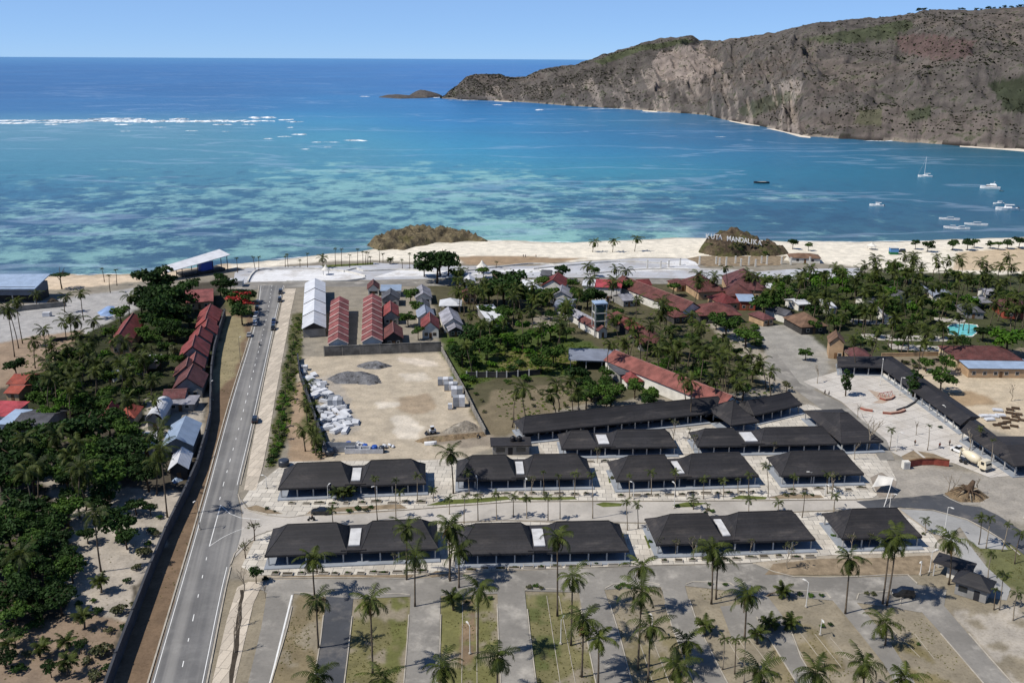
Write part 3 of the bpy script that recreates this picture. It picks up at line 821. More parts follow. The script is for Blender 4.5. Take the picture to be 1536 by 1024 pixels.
o = MB()
n_ = min(len(rl), len(rr))
o.sheet([(p.x, p.y) for p in rl] + [(p.x, p.y) for p in reversed(rr)], 0.02)
tag(o.build('road', A_MAIN), kind='structure')
# coast road across the end
sheet('coast_road', [(330, 431), (372, 424), (470, 421), (560, 421), (700, 418), (900, 417), (1130, 420), (1130, 427), (900, 425), (700, 428), (560, 430), (470, 430), (330, 437)], 0.012, A_LOT)
# street between the pavilion rows, with its flared mouth
sheet('street', [(357, 742), (372, 764), (400, 772), (456, 773), (520, 772), (614, 765), (770, 753), (1040, 752), (1293, 750), (1320, 758), (1293, 763), (1150, 768), (968, 783), (760, 779), (532, 789), (440, 789), (400, 796), (372, 815), (352, 836), (362, 800), (364, 770)], 0.028, A_STREET)
sheet('asphalt_road', [(1284, 751), (1340, 747), (1415, 741), (1430, 748), (1446, 757), (1470, 760), (1496, 771), (1536, 798), (1640, 880), (1640, 920), (1540, 834), (1501, 806), (1451, 778), (1400, 764), (1349, 761), (1300, 762)], 0.036, A_DARK, ragged=0.25)
sheet('screed_path', [(1349, 763), (1400, 766), (1451, 780), (1501, 809), (1512, 824), (1470, 822), (1455, 812), (1440, 790), (1420, 805), (1400, 800), (1372, 780), (1356, 768)], 0.022, A_PALE)
sheet('screed_walk', [(1415, 806), (1446, 806), (1480, 850), (1516, 882), (1510, 900), (1480, 896), (1460, 860)], 0.018, A_PALE)
# main car-park lane and its aisles
sheet('lane', [(395, 869), (470, 868), (620, 868), (690, 862), (760, 856), (850, 853), (960, 849), (1130, 845), (1160, 858), (1192, 866), (1278, 866), (1362, 863), (1376, 876), (1420, 884), (1416, 910), (1380, 918), (1345, 912), (1283, 903), (1248, 900), (1160, 893), (1027, 878), (991, 880),
                (906, 884), (868, 888), (787, 886), (746, 890), (661, 893), (616, 894), (530, 898), (489, 895), (440, 890), (400, 889), (385, 880)], 0.02, A_LOT)
AISLES = [
    ('aisle', [(400, 889), (392, 940), (372, 1024), (352, 1130)], [(441, 889), (430, 940), (405, 1024), (376, 1130)], A_LOT),
    ('aisle', [(489, 894), (482, 960), (471, 1024), (455, 1130)], [(530, 897), (523, 960), (515, 1024), (500, 1130)], A_DARK),
    ('aisle', [(616, 893), (612, 960), (607, 1024), (599, 1130)], [(661, 892), (659, 960), (657, 1024), (652, 1130)], A_LOT),
    ('aisle', [(746, 888), (749, 960), (752, 1024), (756, 1130)], [(787, 885), (794, 952), (803, 1024), (816, 1130)], A_LOT),
    ('aisle', [(868, 887), (879, 947), (895, 1024), (915, 1130)], [(906, 883), (925, 942), (947, 1024), (978, 1130)], A_LOT),
    ('aisle', [(991, 879), (1010, 942), (1042, 1024), (1082, 1130)], [(1027, 877), (1044, 932), (1090, 1024), (1150, 1130)], A_LOT),
    ('aisle', [(1112, 886), (1136, 925), (1161, 967), (1206, 1040), (1262, 1130)], [(1150, 892), (1179, 930), (1200, 985), (1232, 1040), (1290, 1130)], A_LOT),
    ('aisle', [(1248, 899), (1290, 950), (1324, 993), (1352, 1040), (1410, 1130)], [(1283, 901), (1330, 955), (1369, 1018), (1386, 1045), (1440, 1130)], A_LOT),
    ('aisle', [(1380, 915), (1412, 950), (1476, 1024), (1570, 1130)], [(1416, 908), (1452, 950), (1517, 1024), (1620, 1130)], A_LOT),
]
kb = MB()
for k, (nm, L_, R_, mt_) in enumerate(AISLES):
    a_, b_ = dens(L_, 5), dens(R_, 5)
    s_ = MB().sheet([(p.x, p.y) for p in a_] + [(p.x, p.y) for p in reversed(b_)], 0.026 + 0.0006 * k)
    tag(s_.build('parking_aisle', mt_), kind='structure')
    if k in (7,): continue
    for e, sgn in ((a_, -1), (b_, 1)):
        if k == 0 and sgn < 0: continue
        off = [Vector((p.x + sgn * 0.14, p.y)) for p in e[1:]]
        kb.wall(off, 0.13, 0.2)
tag(kb.build('kerb', KERB), kind='structure')
sheet('parking_bay', [(1080, 909), (1128, 905), (1146, 925), (1160, 955), (1098, 958)], 0.021, A_LOT)
# kerbs along road and street
kb = MB()
kb.wall([Vector((p.x - 0.5, p.y)) for p in rl], 0.12, 0.3)
i0 = min(range(len(rr)), key=lambda i: (rr[i] - P(356, 742)).length); i1 = min(range(len(rr)), key=lambda i: (rr[i] - P(346, 845)).length)
kb.wall([Vector((p.x + 0.25, p.y)) for p in rr[:i0]], 0.14, 0.3); kb.wall([Vector((p.x + 0.25, p.y)) for p in rr[i1:]], 0.14, 0.3)
for pl in ([(357, 741), (362, 756), (374, 766), (400, 773), (434, 776), (456, 773)], [(346, 846), (352, 830), (366, 816), (384, 803), (405, 796), (440, 790), (530, 790)], [(470, 771), (540, 768), (614, 764), (690, 758), (770, 752)],
           [(770, 752), (900, 751), (1040, 751)], [(1040, 751), (1150, 750), (1285, 749)], [(540, 790), (640, 785), (760, 780), (860, 783), (968, 784)], [(975, 783), (1060, 777), (1150, 769), (1290, 764)],
           [(395, 867), (500, 866), (620, 867), (640, 861), (760, 855)], [(770, 854), (850, 852), (960, 848), (1128, 844)], [(1132, 845), (1160, 857), (1192, 865), (1278, 865), (1330, 862), (1362, 862), (1376, 875)],
           [(441, 888), (470, 890), (488, 893)], [(532, 896), (570, 891), (600, 890), (615, 892)], [(662, 891), (680, 888), (720, 888), (745, 886)], [(788, 884), (800, 882), (850, 884), (866, 886)], [(908, 882), (920, 876), (980, 874), (990, 877)], [(1029, 876), (1040, 872), (1095, 874), (1110, 884)],
           [(1160, 892), (1165, 884), (1240, 889), (1246, 897)], [(1285, 899), (1288, 890), (1340, 886), (1352, 892), (1350, 908)], [(1349, 762), (1400, 765), (1451, 779), (1501, 808), (1530, 832)],
           [(1415, 742), (1425, 748), (1445, 757), (1470, 758)]):
    kb.wall(dens(pl, 4), 0.13, 0.22)
tag(kb.build('kerb', KERB), kind='structure')
# markings
mk = MB()
mk.ribbon([Vector((p.x + 0.45, p.y)) for p in rl], 0.13, 0.026)
mk.ribbon([Vector((p.x - 0.5, p.y)) for p in rr[:i0]], 0.14, 0.026); mk.ribbon([Vector((p.x - 0.5, p.y)) for p in rr[i1:]], 0.14, 0.026)
CL = dens([(408, 428), (399, 480), (364, 620), (341, 705), (327, 760), (268, 1024), (241, 1130)], 1.0)
acc = 0.0
skip0, skip1 = P(330, 752).y, P(312, 822).y
for i in range(len(CL) - 3):
    s_ = sum(((CL[j + 1] - CL[j]).length for j in range(0)), 0)
dist = 0.0; run = []
for i in range(len(CL) - 1):
    a_, b_ = CL[i], CL[i + 1]
    on = (dist % 7.2) < 3.0 and not (skip1 < a_.y < skip0)
    if on: run.append(a_)
    elif run:
        if len(run) > 1: mk.ribbon(run, 0.16, 0.027)
        run = []
    dist += (b_ - a_).length
mk.ribbon(dens([(331, 757), (314, 819)], 3), 0.18, 0.028)
mk.ribbon(dens([(331, 757), (345, 770), (360, 776), (390, 779)], 2), 0.14, 0.034)
mk.ribbon(dens([(314, 819), (335, 805), (352, 797), (366, 792)], 2), 0.12, 0.034)
for a_, b_ in (((318, 713), (341, 713)), ((277, 847), (284, 847)), ((318, 713), (340, 713))):
    pass
mk.ribbon(dens([(438, 892), (405, 1024), (376, 1130)], 5), 0.3, 0.034)
bl_ = MB()
for a_, b_ in (((694, 902), (692, 1060)), ((714, 902), (716, 1060)), ((820, 893), (846, 1060)), ((838, 893), (870, 1060)), ((952, 940), (985, 1040)), ((970, 935), (1010, 1040)), ((1092, 960), (1115, 1000)), ((1108, 958), (1135, 1000)), ((1124, 958), (1152, 995)),
               ((1180, 945), (1205, 985)), ((1200, 948), (1240, 1000)), ((1222, 950), (1262, 1000)), ((1245, 955), (1275, 990)), ((1310, 960), (1340, 990)), ((1340, 945), (1380, 985)), ((1372, 950), (1402, 988))):
    bl_.ribbon(dens([a_, b_], 3), 0.11, 0.012)
tag(mk.build('road_marking', WHITE), kind='structure'); tag(bl_.build('bay_kerb', KERB), kind='structure')
sheet('ditch', [(361, 884), (367, 884), (360, 940), (351, 1024), (338, 1130), (326, 1130), (343, 1024), (354, 940)], 0.04, M('ditch_mud', lin((66, 58, 48), .8), .95, .4, .6), ragged=.2)
# pavements
wl = [(444, 433), (436, 470), (427, 520), (414, 590), (404, 650), (394, 700), (384, 735)]
wr = [(426, 433), (421, 466), (408, 520), (393, 590), (383, 645), (374, 690), (366, 735)]
sheet('pavement', wl + wr[::-1], 0.03, PAVE3)
sheet('pavement', [(356, 880), (372, 872), (395, 872), (380, 905), (352, 1024), (330, 1130), (292, 1130), (318, 1024), (340, 930)], 0.03, PAVE3)
sheet('paving', [(385, 803), (400, 797), (440, 791), (532, 791), (640, 786), (760, 781), (860, 784), (968, 785), (1060, 778), (1150, 770), (1293, 765), (1345, 765), (1372, 782), (1400, 803), (1414, 822), (1400, 828), (1245, 832), (1130, 843), (960, 847), (850, 851), (760, 853), (690, 857), (640, 859), (600, 862), (470, 863), (385, 862), (362, 850)], 0.014, PAVE)
sheet('paving', [(374, 735), (400, 715), (430, 692), (640, 690), (690, 687), (900, 684), (1150, 681), (1296, 676), (1330, 690), (1345, 720), (1310, 746), (1285, 748), (1040, 750), (900, 750), (770, 751), (690, 757), (614, 763), (540, 767), (470, 770), (434, 774), (400, 771), (376, 764), (364, 750)], 0.014, PAVE)
sheet('paving', [(1000, 648), (1140, 632), (1210, 606), (1225, 610), (1330, 655), (1335, 680), (1296, 674), (1150, 679), (1000, 681), (820, 683), (800, 655)], 0.012, PAVE)
sheet('plaza', [(1205, 572), (1258, 556), (1325, 560), (1380, 600), (1437, 645), (1530, 712), (1485, 716), (1430, 694), (1363, 690), (1338, 678), (1326, 658), (1262, 602)], 0.016, PAVE2)
sheet('side_street', [(1140, 545), (1165, 530), (1200, 575), (1262, 604), (1330, 660), (1342, 690), (1320, 690), (1300, 660), (1230, 612), (1200, 590)], 0.024, A_LOT)
sheet('promenade', [(352, 409), (370, 402), (480, 398), (560, 394), (640, 398), (700, 399), (800, 399), (850, 394), (960, 387), (1035, 388), (1050, 402), (1130, 408), (1180, 404), (1290, 402), (1290, 418), (1130, 419), (900, 416), (700, 417), (560, 420), (470, 420), (372, 423), (350, 430)], 0.004, PROM)
WPAV = paving_mat('white_terrace', lin((226, 226, 226), 0.86), 5.0, 0.2, joint=(.35, .35, .35), var=.08)
for poly in ([(376, 423), (384, 409), (400, 405), (470, 404), (520, 408), (546, 415), (540, 420)], [(560, 416), (600, 404), (680, 406), (690, 412)], [(700, 412), (760, 404), (840, 401), (835, 406), (760, 411)], [(880, 411), (960, 402), (1030, 401), (1040, 405), (960, 407)], [(1000, 392), (1040, 390), (1048, 398), (1000, 399)]):
    sheet('white_terrace', poly, 0.018, WPAV)
# grass verges along the street
GRASS = M('verge_grass', lin((98, 106, 56), 0.8), 0.95, 0.35, 0.5, 0.1, 3.0, 0.4)
DIRT = M('planter_soil', lin((146, 130, 108), 0.8), 0.95, 0.3, 0.5, 0.1, 3.0, 0.4)
for poly, mt_ in (([(458, 771), (470, 762), (520, 760), (600, 756), (612, 762), (540, 766), (470, 769)], DIRT), ([(640, 758), (665, 750), (700, 748), (760, 744), (766, 749), (700, 755)], GRASS), ([(770, 746), (860, 745), (866, 749), (780, 750)], GRASS),
                  ([(893, 756), (905, 753), (935, 755), (932, 759), (905, 760)], GRASS), ([(1008, 757), (1030, 753), (1060, 754), (1040, 760), (1015, 761)], GRASS), ([(1095, 748), (1110, 743), (1150, 745), (1148, 749)], GRASS), ([(1152, 746), (1175, 741), (1230, 742), (1236, 747), (1170, 748)], DIRT),
                  ([(366, 762), (385, 757), (425, 770), (400, 770)], DIRT), ([(396, 866), (480, 862), (620, 862), (616, 866), (480, 865)], DIRT), ([(966, 803), (976, 800), (984, 818), (972, 822)], GRASS), ([(1238, 795), (1248, 792), (1262, 808), (1250, 812)], GRASS), ([(912, 713), (920, 710), (924, 722), (914, 724)], GRASS),
                  ([(1148, 862), (1160, 845), (1230, 838), (1330, 836), (1395, 832), (1405, 850), (1385, 862), (1290, 862), (1200, 862)], DIRT), ([(640, 862), (655, 856), (690, 858), (650, 866)], DIRT), ([(480, 398), (520, 396), (560, 394), (560, 397), (490, 401)], GRASS), ([(1030, 388), (1050, 384), (1180, 384), (1170, 398), (1060, 400)], DIRT)):
    sheet('verge', poly, 0.045, mt_, ragged=0.15)
# ------------------------------------------------------------------ buildings
LAND = []      # (short phrase, world point): what plants are described against


def landmark(phrase, p):
    LAND.append((phrase, Vector((p[0], p[1], 0))))


def hip(mb, x0, x1, y0, y1, he, hr, ix0, ix1, iy0, iy1, brk=0.45, th=0.16):
    """hipped roof with a slightly steeper upper part, closed underneath"""
    vs = []; rings = [(0, he), (0.5, he + (hr - he) * brk), (1, hr)]
    vs += [(x0, y0, he - th), (x1, y0, he - th), (x1, y1, he - th), (x0, y1, he - th)]
    for s, z in rings:
        vs += [(x0 + ix0 * s, y0 + iy0 * s, z), (x1 - ix1 * s, y0 + iy0 * s, z), (x1 - ix1 * s, y1 - iy1 * s, z), (x0 + ix0 * s, y1 - iy1 * s, z)]
    fs = [(3, 2, 1, 0)]
    for r in range(3):
        for k in range(4):
            a, b = 4 * r + k, 4 * r + (k + 1) % 4
            fs.append((a, b, b + 4, a + 4))
    fs.append((12, 13, 14, 15))
    return mb.add(vs, fs)


def slate():
    mt, t, b = nodes_of('charcoal_shingle')
    c = tuple(lin((50, 49, 51), 0.66))
    g = t.nodes.new('ShaderNodeTexCoord').outputs['Object']
    n1 = noise_tex(t, 0.12, 5, 0.6); n2 = noise_tex(t, 2.0, 4, 0.6)
    w = N(t, 'ShaderNodeTexWave', bands_direction='Y'); w.inputs['Scale'].default_value = 0.32; w.inputs['Distortion'].default_value = 0.4
    t.links.new(g, w.inputs['Vector'])
    w3 = N(t, 'ShaderNodeTexWave', bands_direction='Y'); w3.inputs['Scale'].default_value = 1.5
    t.links.new(g, w3.inputs['Vector'])
    o = mixc(t, ramp(t, n1, 0.3, 0.7), tuple(x * 0.78 for x in c), tuple(x * 1.3 for x in c))
    o = mixc(t, ramp(t, n2, 0.4, 0.8), o, tuple(x * 0.7 for x in c))
    o = mixc(t, ramp(t, w.outputs['Fac'], 0.88, 0.98), o, mixc(t, 0.10, o, (0.10, 0.085, 0.07)))
    nd = noise_tex(t, 0.35, 7, 0.72, g, (0.35, 1.4, 1.0))
    o = mixc(t, ramp(t, nd, 0.5, 0.78), o, mixc(t, 0.28, o, (0.16, 0.14, 0.12)))
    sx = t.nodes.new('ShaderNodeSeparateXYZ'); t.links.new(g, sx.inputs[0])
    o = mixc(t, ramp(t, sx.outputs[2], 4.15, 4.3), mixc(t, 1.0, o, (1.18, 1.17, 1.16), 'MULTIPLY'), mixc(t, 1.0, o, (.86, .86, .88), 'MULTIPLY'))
    oi = t.nodes.new('ShaderNodeObjectInfo')
    o = mixc(t, oi.outputs['Random'], mixc(t, 1.0, o, (0.88, 0.9, 0.95), 'MULTIPLY'), mixc(t, 1.0, o, (1.14, 1.1, 1.06), 'MULTIPLY'))
    t.links.new(o, b.inputs['Base Color']); b.inputs['Roughness'].default_value = 0.7; b.inputs['Specular IOR Level'].default_value = 0.3
    bump(t, b, w3.outputs['Fac'], 0.12, 0.03)
    return mt


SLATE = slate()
POST = M('post_paint', lin((186, 184, 180), 0.82), 0.7, 0.15, 1.0)
SHOPW = M('shop_wall', lin((128, 128, 130), 0.8), 0.85, 0.25, 0.5)
SHOPD = M('dark_shutter', lin((46, 46, 50), 0.8), 0.7, 0.3, 0.8)
FLOORM = M('polished_floor', lin((150, 156, 164), 0.82), 0.6, 0.15, 0.4)
PANEL = M('white_panel', lin((206, 206, 206), 0.84), 0.6, 0.2, 0.5)
WALLW = M('white_render', lin((222, 218, 208), 0.84), 0.85, 0.18, 0.4)
TIMBER = M('timber', lin((120, 90, 62), 0.8), 0.85, 0.3, 1.0)


def pavilion(name, label, fl, fr, blocks, he=2.8, hr=6.7, D=11.3, il=4.0, group=None, lm=None, panels=True, post=3.9, inner=True, solo=True, iy=None):
    A, B = P(*fl, he), P(*fr, he)
    u = (B - A); W = u.length; rz = math.atan2(u.y, u.x)
    t = thing(name, label, 'pavilion', (A.x, A.y, 0), rz, group)
    bl = [(a * W, b * W) for a, b in blocks]
    for i, (a, b) in enumerate(bl):
        ia = il if i == 0 else 2.4
        ib = 2.4 if i < len(bl) - 1 else (il - 0.6)
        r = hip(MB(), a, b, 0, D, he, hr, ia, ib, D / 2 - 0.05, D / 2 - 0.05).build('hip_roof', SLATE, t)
        cap = MB().tube([(a + ia, D / 2, hr + 0.02), (b - ib, D / 2, hr + 0.02)], 0.14, 5)
        for (x_, y_, xi) in ((a, 0, ia), (b, 0, -ib), (a, D, ia), (b, D, -ib)):
            ym = y_ + (D / 4 if y_ == 0 else -D / 4); yr = D / 2
            cap.tube([(x_, y_, he), (x_ + xi / 2, ym, he + (hr - he) * .45), (x_ + xi, yr, hr)], 0.1, 4)
        cap.build('ridge_cap', SLATE, r)
        MB().box(a - 0.03, b + 0.03, -0.12, 0.02, he - 0.42, he - 0.02).build('fascia', SHOPD, r); MB().box(a - 0.03, b + 0.03, D - 0.02, D + 0.12, he - 0.42, he - 0.02).build('fascia', SHOPD, r)
    for (a, b), (c, d) in zip(bl, bl[1:]):
        MB().box(b - 1.2, c + 1.2, 0.15, D - 0.15, he - 0.2, he + 0.35).build('link_roof', SLATE, t)
        if panels: MB().box(b + 0.2, c - 0.2, D * 0.16, D * 0.8, he + 0.352, he + 0.6).build('skylight_panel', PANEL, t)
    x0, x1 = bl[0][0], bl[-1][1]
    MB().box(x0 - 0.2, x1 + 0.4, -0.9, D + 0.5, -0.1, 0.28).build('floor_slab', FLOORM, t)
    if inner:
        w = MB()
        for a, b in bl:
            w.box(a + 1.2, b - 1.2, D * 0.42, D * 0.74, 0.28, he - 0.2)
        w.build('shop_wall', SHOPW, t)
        k = 0
        for a, b in bl:
            n = max(2, int((b - a - 2.4) / 3.4)); s = (b - a - 2.4) / n
            for j in range(n):
                x = a + 1.2 + s * (j + 0.12)
                MB().box(x, x + s * 0.76, D * 0.42 - 0.06, D * 0.42, 0.3, 2.3).build('shutter', SHOPD, t)
    n = max(2, round((x1 - x0 - 1.2) / post))
    pm = MB().box(-0.14, 0.14, -0.14, 0.14, 0.28, he - 0.12).mesh('post', POST)
    for y in (0.55, D - 0.55):
        for j in range(n + 1):
            p = link('post', pm, t); p.location = (x0 + 0.6 + (x1 - x0 - 1.2) * j / n, y, 0)
    if lm: landmark(lm, t.matrix_basis @ Vector(((x0 + x1) / 2, D / 2, 0)))
    return t


def frac(fl, fr, *xs):
    return [(x - fl[0]) / (fr[0] - fl[0]) for x in xs]


def two(name, label, fl, fr, g0, g1, **k):
    a, b = frac(fl, fr, g0, g1)
    return pavilion(name, label, fl, fr, [(0, a), (b, 1)], **k)


GF, GM, GB = 'market pavilions of the front row', 'market pavilions of the middle row', 'market pavilions of the back row'
two('market_pavilion', 'dark twin-roofed market pavilion of the front row, beside the junction with the main road', (397, 833), (657, 822), 519, 539, group=GF, lm='the front-row pavilion by the junction')
two('market_pavilion', 'dark twin-roofed market pavilion in the front row, second from the main road', (684, 831), (943, 825), 800, 820, group=GF, lm='the second pavilion of the front row')
two('market_pavilion', 'dark twin-roofed front-row market pavilion, third from the main road, with slanting white roof panel', (984, 816), (1223, 808), 1086, 1100, group=GF, lm='the third pavilion of the front row')
pavilion('market_pavilion', 'dark single-roofed market pavilion closing the front row near the curved asphalt road', (1263, 807), (1383, 804), [(0, 1)], group=GF, lm='the single pavilion of the front row')
two('market_pavilion', 'dark twin-roofed pavilion of the middle row, nearest the main road and the dirt lot', (417, 732.5), (639, 724), 524, 540, group=GM, lm='the middle-row pavilion below the dirt lot', D=11)
two('market_pavilion', 'dark twin-roofed pavilion of the middle row in front of the small tank-roofed hut', (684, 719.5), (889, 716), 774, 788, group=GM, lm='the second pavilion of the middle row', D=11)
two('market_pavilion', 'dark twin-roofed pavilion, third in the middle row, with a slanted white panel', (924, 720.5), (1138, 713), 1018, 1030, group=GM, lm='the third pavilion of the middle row', D=11)
pavilion('market_pavilion', 'dark single-roofed pavilion at the far end of the middle row by the white shade sail', (1172, 713), (1296, 710), [(0, 1)], group=GM, lm='the single pavilion of the middle row', D=11)
two('market_pavilion', 'dark low twin pavilion of the back row in front of the longest dark roof', (842, 672.5), (1016, 669.5), 898, 916, he=2.6, hr=5.6, D=9.5, il=3, group=GB, lm='the first pavilion of the back row')
two('market_pavilion', 'dark low twin pavilion of the back row that butts against the deep hipped pavilion', (1046, 669), (1256, 665), 1119, 1140, he=2.6, hr=5.6, D=9.5, il=3, group=GB, lm='the second pavilion of the back row')
pavilion('hipped_pavilion', 'deep dark hipped pavilion reaching back beside the paved plaza', (1262, 664.5), (1325, 661.5), [(0, 1)], he=2.9, hr=6.6, D=24, il=5, group=GB, lm='the deep hipped pavilion by the plaza')
pavilion('long_pavilion', 'longest dark roof, a slanting arcade behind the market rows', (784, 649.5), (1094, 616), [(0, 1)], he=3.0, hr=6.0, D=9, il=2.0, lm='the longest dark arcade', post=4.0)
pavilion('gate_pavilion', 'dark steep hipped pavilion standing across the long slanting arcade', (1096, 637.5), (1139, 632), [(0, 1)], he=3.4, hr=7.6, D=15, il=5.0, lm='the steep pavilion across the arcade', post=3.5, inner=False)
pavilion('long_pavilion', 'short dark arcade continuing the long arcade beyond the steep hipped pavilion', (1131, 622.5), (1203, 606), [(0, 1)], he=3.0, hr=5.6, D=9, il=1.5, lm='the short dark arcade', post=3.5)


def arcade(name, label, inner, outer, he, rise, lm, ends=(True, True)):
    """long low-gabled roof that bends along a polyline, on posts"""
    I, O = px(inner, he), px(outer, he)
    c = sum(I + O, Vector()) / (2 * len(I))
    t = thing(name, label, 'arcade', (c.x, c.y, 0))
    I = [p - c for p in I]; O = [p - c for p in O]
    vs = []
    for a, b in zip(I, O):
        mdl = (a + b) / 2
        vs += [(a.x, a.y, he), (mdl.x, mdl.y, he + rise), (b.x, b.y, he), (a.x, a.y, he - 0.3), (b.x, b.y, he - 0.3)]
    fs = []
    for i in range(len(I) - 1):
        k, l = 5 * i, 5 * i + 5
        fs += [(k, l, l + 1, k + 1), (k + 1, l + 1, l + 2, k + 2), (k + 3, l + 3, l, k), (k + 2, l + 2, l + 4, k + 4), (k + 4, l + 4, l + 3, k + 3)]
    e = 5 * (len(I) - 1)
    fs += [(0, 1, 2, 4, 3), (e + 3, e + 4, e + 2, e + 1, e)]
    MB().add(vs, fs).build('gable_roof', SLATE, t)
    w = MB(); fl = MB()
    pm = MB().box(-0.14, 0.14, -0.14, 0.14, 0.1, he - 0.12).mesh('post', POST)
    wp = [(a * 0.45 + b * 0.55) for a, b in zip(I, O)]
    w.wall([(p.x, p.y) for p in wp], he - 0.2, 0.3, 0.05).build('shop_wall', SHOPW, t)
    fl.prism([(p.x, p.y) for p in I] + [(p.x, p.y) for p in reversed(O)], -0.1, 0.2).build('floor_slab', FLOORM, t)
    for i in range(len(I) - 1):
        a, b = I[i], I[i + 1]; d = (wp[i] - a).normalized() * 0.7
        n = max(1, int((b - a).length / 4.2))
        for j in range(n):
            p = a.lerp(b, (j + 0.15) / n) + d
            q = link('post', pm, t); q.location = (p.x, p.y, 0)
        MB()
    landmark(lm, c)
    return t


arcade('corner_arcade', 'dark L-shaped arcade that turns the far corner of the paved plaza', [(1257.5, 549.5), (1322, 551), (1441, 637)], [(1255, 534), (1338, 534), (1470, 625)], 3.0, 1.3, 'the L-shaped arcade around the plaza')
arcade('side_arcade', 'dark arcade beyond the cement truck, bending away at the edge of the sandy yard', [(1441, 645), (1522, 698.6), (1620, 692)], [(1466, 631), (1495, 653.5), (1620, 655)], 3.2, 1.6, 'the arcade beyond the cement truck')


# -------- roof and wall materials of the village
def rc(c, k=0.8): return lin(c, k)


RM = {
    'red': roof_mat('red_tile', rc((138, 68, 66))), 'pinkred': roof_mat('faded_red_tile', rc((142, 84, 82))), 'brown': roof_mat('brown_tile', rc((104, 62, 58))), 'dkred': roof_mat('dark_red_tile', rc((112, 50, 50))),
    'orange': roof_mat('orange_red_tile', rc((164, 82, 66))), 'grey': roof_mat('grey_sheet', rc((150, 150, 158)), tile=False, fade=(.4, .4, .42)), 'dkgrey': roof_mat('dark_grey_sheet', rc((88, 90, 96)), tile=False),
    'white': roof_mat('white_sheet', rc((226, 228, 232)), tile=False, fade=(.6, .6, .6), fadeamt=.25, var=.1, rough=.5), 'blue': roof_mat('pale_blue_sheet', rc((160, 180, 205)), tile=False, fade=(.5, .52, .55), var=.12, rough=.5),
    'blgrey': roof_mat('bluish_grey_sheet', rc((138, 146, 162)), tile=False, fade=(.4, .4, .42), var=.15), 'thatch': roof_mat('thatch', rc((122, 96, 78)), pitch=.6, fade=(.2, .16, .12)), 'crimson': roof_mat('crimson_sheet', rc((178, 76, 84)), tile=False, fade=(.6, .35, .35), fadeamt=.2),
    'rust': roof_mat('rust_red_sheet', rc((140, 86, 78)), tile=False, fade=(.35, .2, .17)), 'maroon': roof_mat('maroon_tile', rc((100, 62, 62))),
}
WM = {
    'white': WALLW, 'cream': M('cream_render', lin((206, 186, 152), 0.82), .85, .2, .4), 'grey': M('grey_render', lin((150, 148, 144), 0.8), .9, .25, .4), 'dark': M('dark_wall', lin((66, 64, 62), 0.8), .9, .3, .4),
    'red': M('red_wall', lin((160, 80, 62), 0.8), .85, .2, .4), 'tan': M('tan_wall', lin((188, 158, 124), 0.8), .85, .2, .4),
}
WIN = M('window_glass', (0.02, 0.025, 0.03), 0.15, .2, 1.0, .5)
TRIM = M('pale_verge_trim', lin((214, 190, 182), 0.8), .8, .15, .6)
RIDGEM = M('ridge_tile', lin((150, 110, 104), 0.8), .85, .2, .6)


def roof_shape(mb, kind, w, d, he, rise, ov=0.5, th=0.14):
    x0, x1, y0, y1 = -w / 2 - ov, w / 2 + ov, -d / 2 - ov, d / 2 + ov
    h = he + rise
    if kind == 'hip':
        i = min(w, d) / 2 + ov - 0.05
        hip(mb, x0, x1, y0, y1, he, h, i, i, i, i, 0.48)
    elif kind == 'gx':      # ridge along x
        mb.add([(x0, y0, he), (x1, y0, he), (x1, 0, h), (x0, 0, h), (x1, y1, he), (x0, y1, he), (x0, y0, he - th), (x1, y0, he - th), (x1, 0, h - th), (x0, 0, h - th), (x1, y1, he - th), (x0, y1, he - th)],
               [(0, 1, 2, 3), (3, 2, 4, 5), (9, 8, 7, 6), (11, 10, 8, 9), (6, 7, 1, 0), (5, 4, 10, 11), (6, 0, 3, 9), (9, 3, 5, 11), (1, 7, 8, 2), (2, 8, 10, 4)])
    elif kind == 'gy':      # ridge along y
        mb.add([(x0, y0, he), (0, y0, h), (x1, y0, he), (x1, y1, he), (0, y1, h), (x0, y1, he), (x0, y0, he - th), (0, y0, h - th), (x1, y0, he - th), (x1, y1, he - th), (0, y1, h - th), (x0, y1, he - th)],
               [(0, 1, 4, 5), (1, 2, 3, 4), (11, 10, 7, 6), (10, 9, 8, 7), (6, 7, 1, 0), (7, 8, 2, 1), (5, 4, 10, 11), (4, 3, 9, 10), (6, 0, 5, 11), (2, 8, 9, 3)])
    elif kind == 'shed':
        mb.add([(x0, y0, he), (x1, y0, he), (x1, y1, h), (x0, y1, h), (x0, y0, he - th), (x1, y0, he - th), (x1, y1, h - th), (x0, y1, h - th)], [(0, 1, 2, 3), (7, 6, 5, 4), (4, 5, 1, 0), (5, 6, 2, 1), (6, 7, 3, 2), (7, 4, 0, 3)])
    elif kind == 'barrel':
        n = 10; vs = []; fs = []
        for k in range(n + 1):
            a = math.pi * k / n
            x, z = -math.cos(a) * (w / 2 + ov), math.sin(a) * rise
            for q in (0, -th): vs += [(x, y0, he + z + q), (x, y1, he + z + q)]
        for k in range(n):
            a, b = 4 * k, 4 * k + 4
            fs += [(a, b, b + 1, a + 1), (a + 3, b + 3, b + 2, a + 2), (a + 2, b + 2, b, a), (a + 1, b + 1, b + 3, a + 3)]
        mb.add(vs, fs)
    return mb


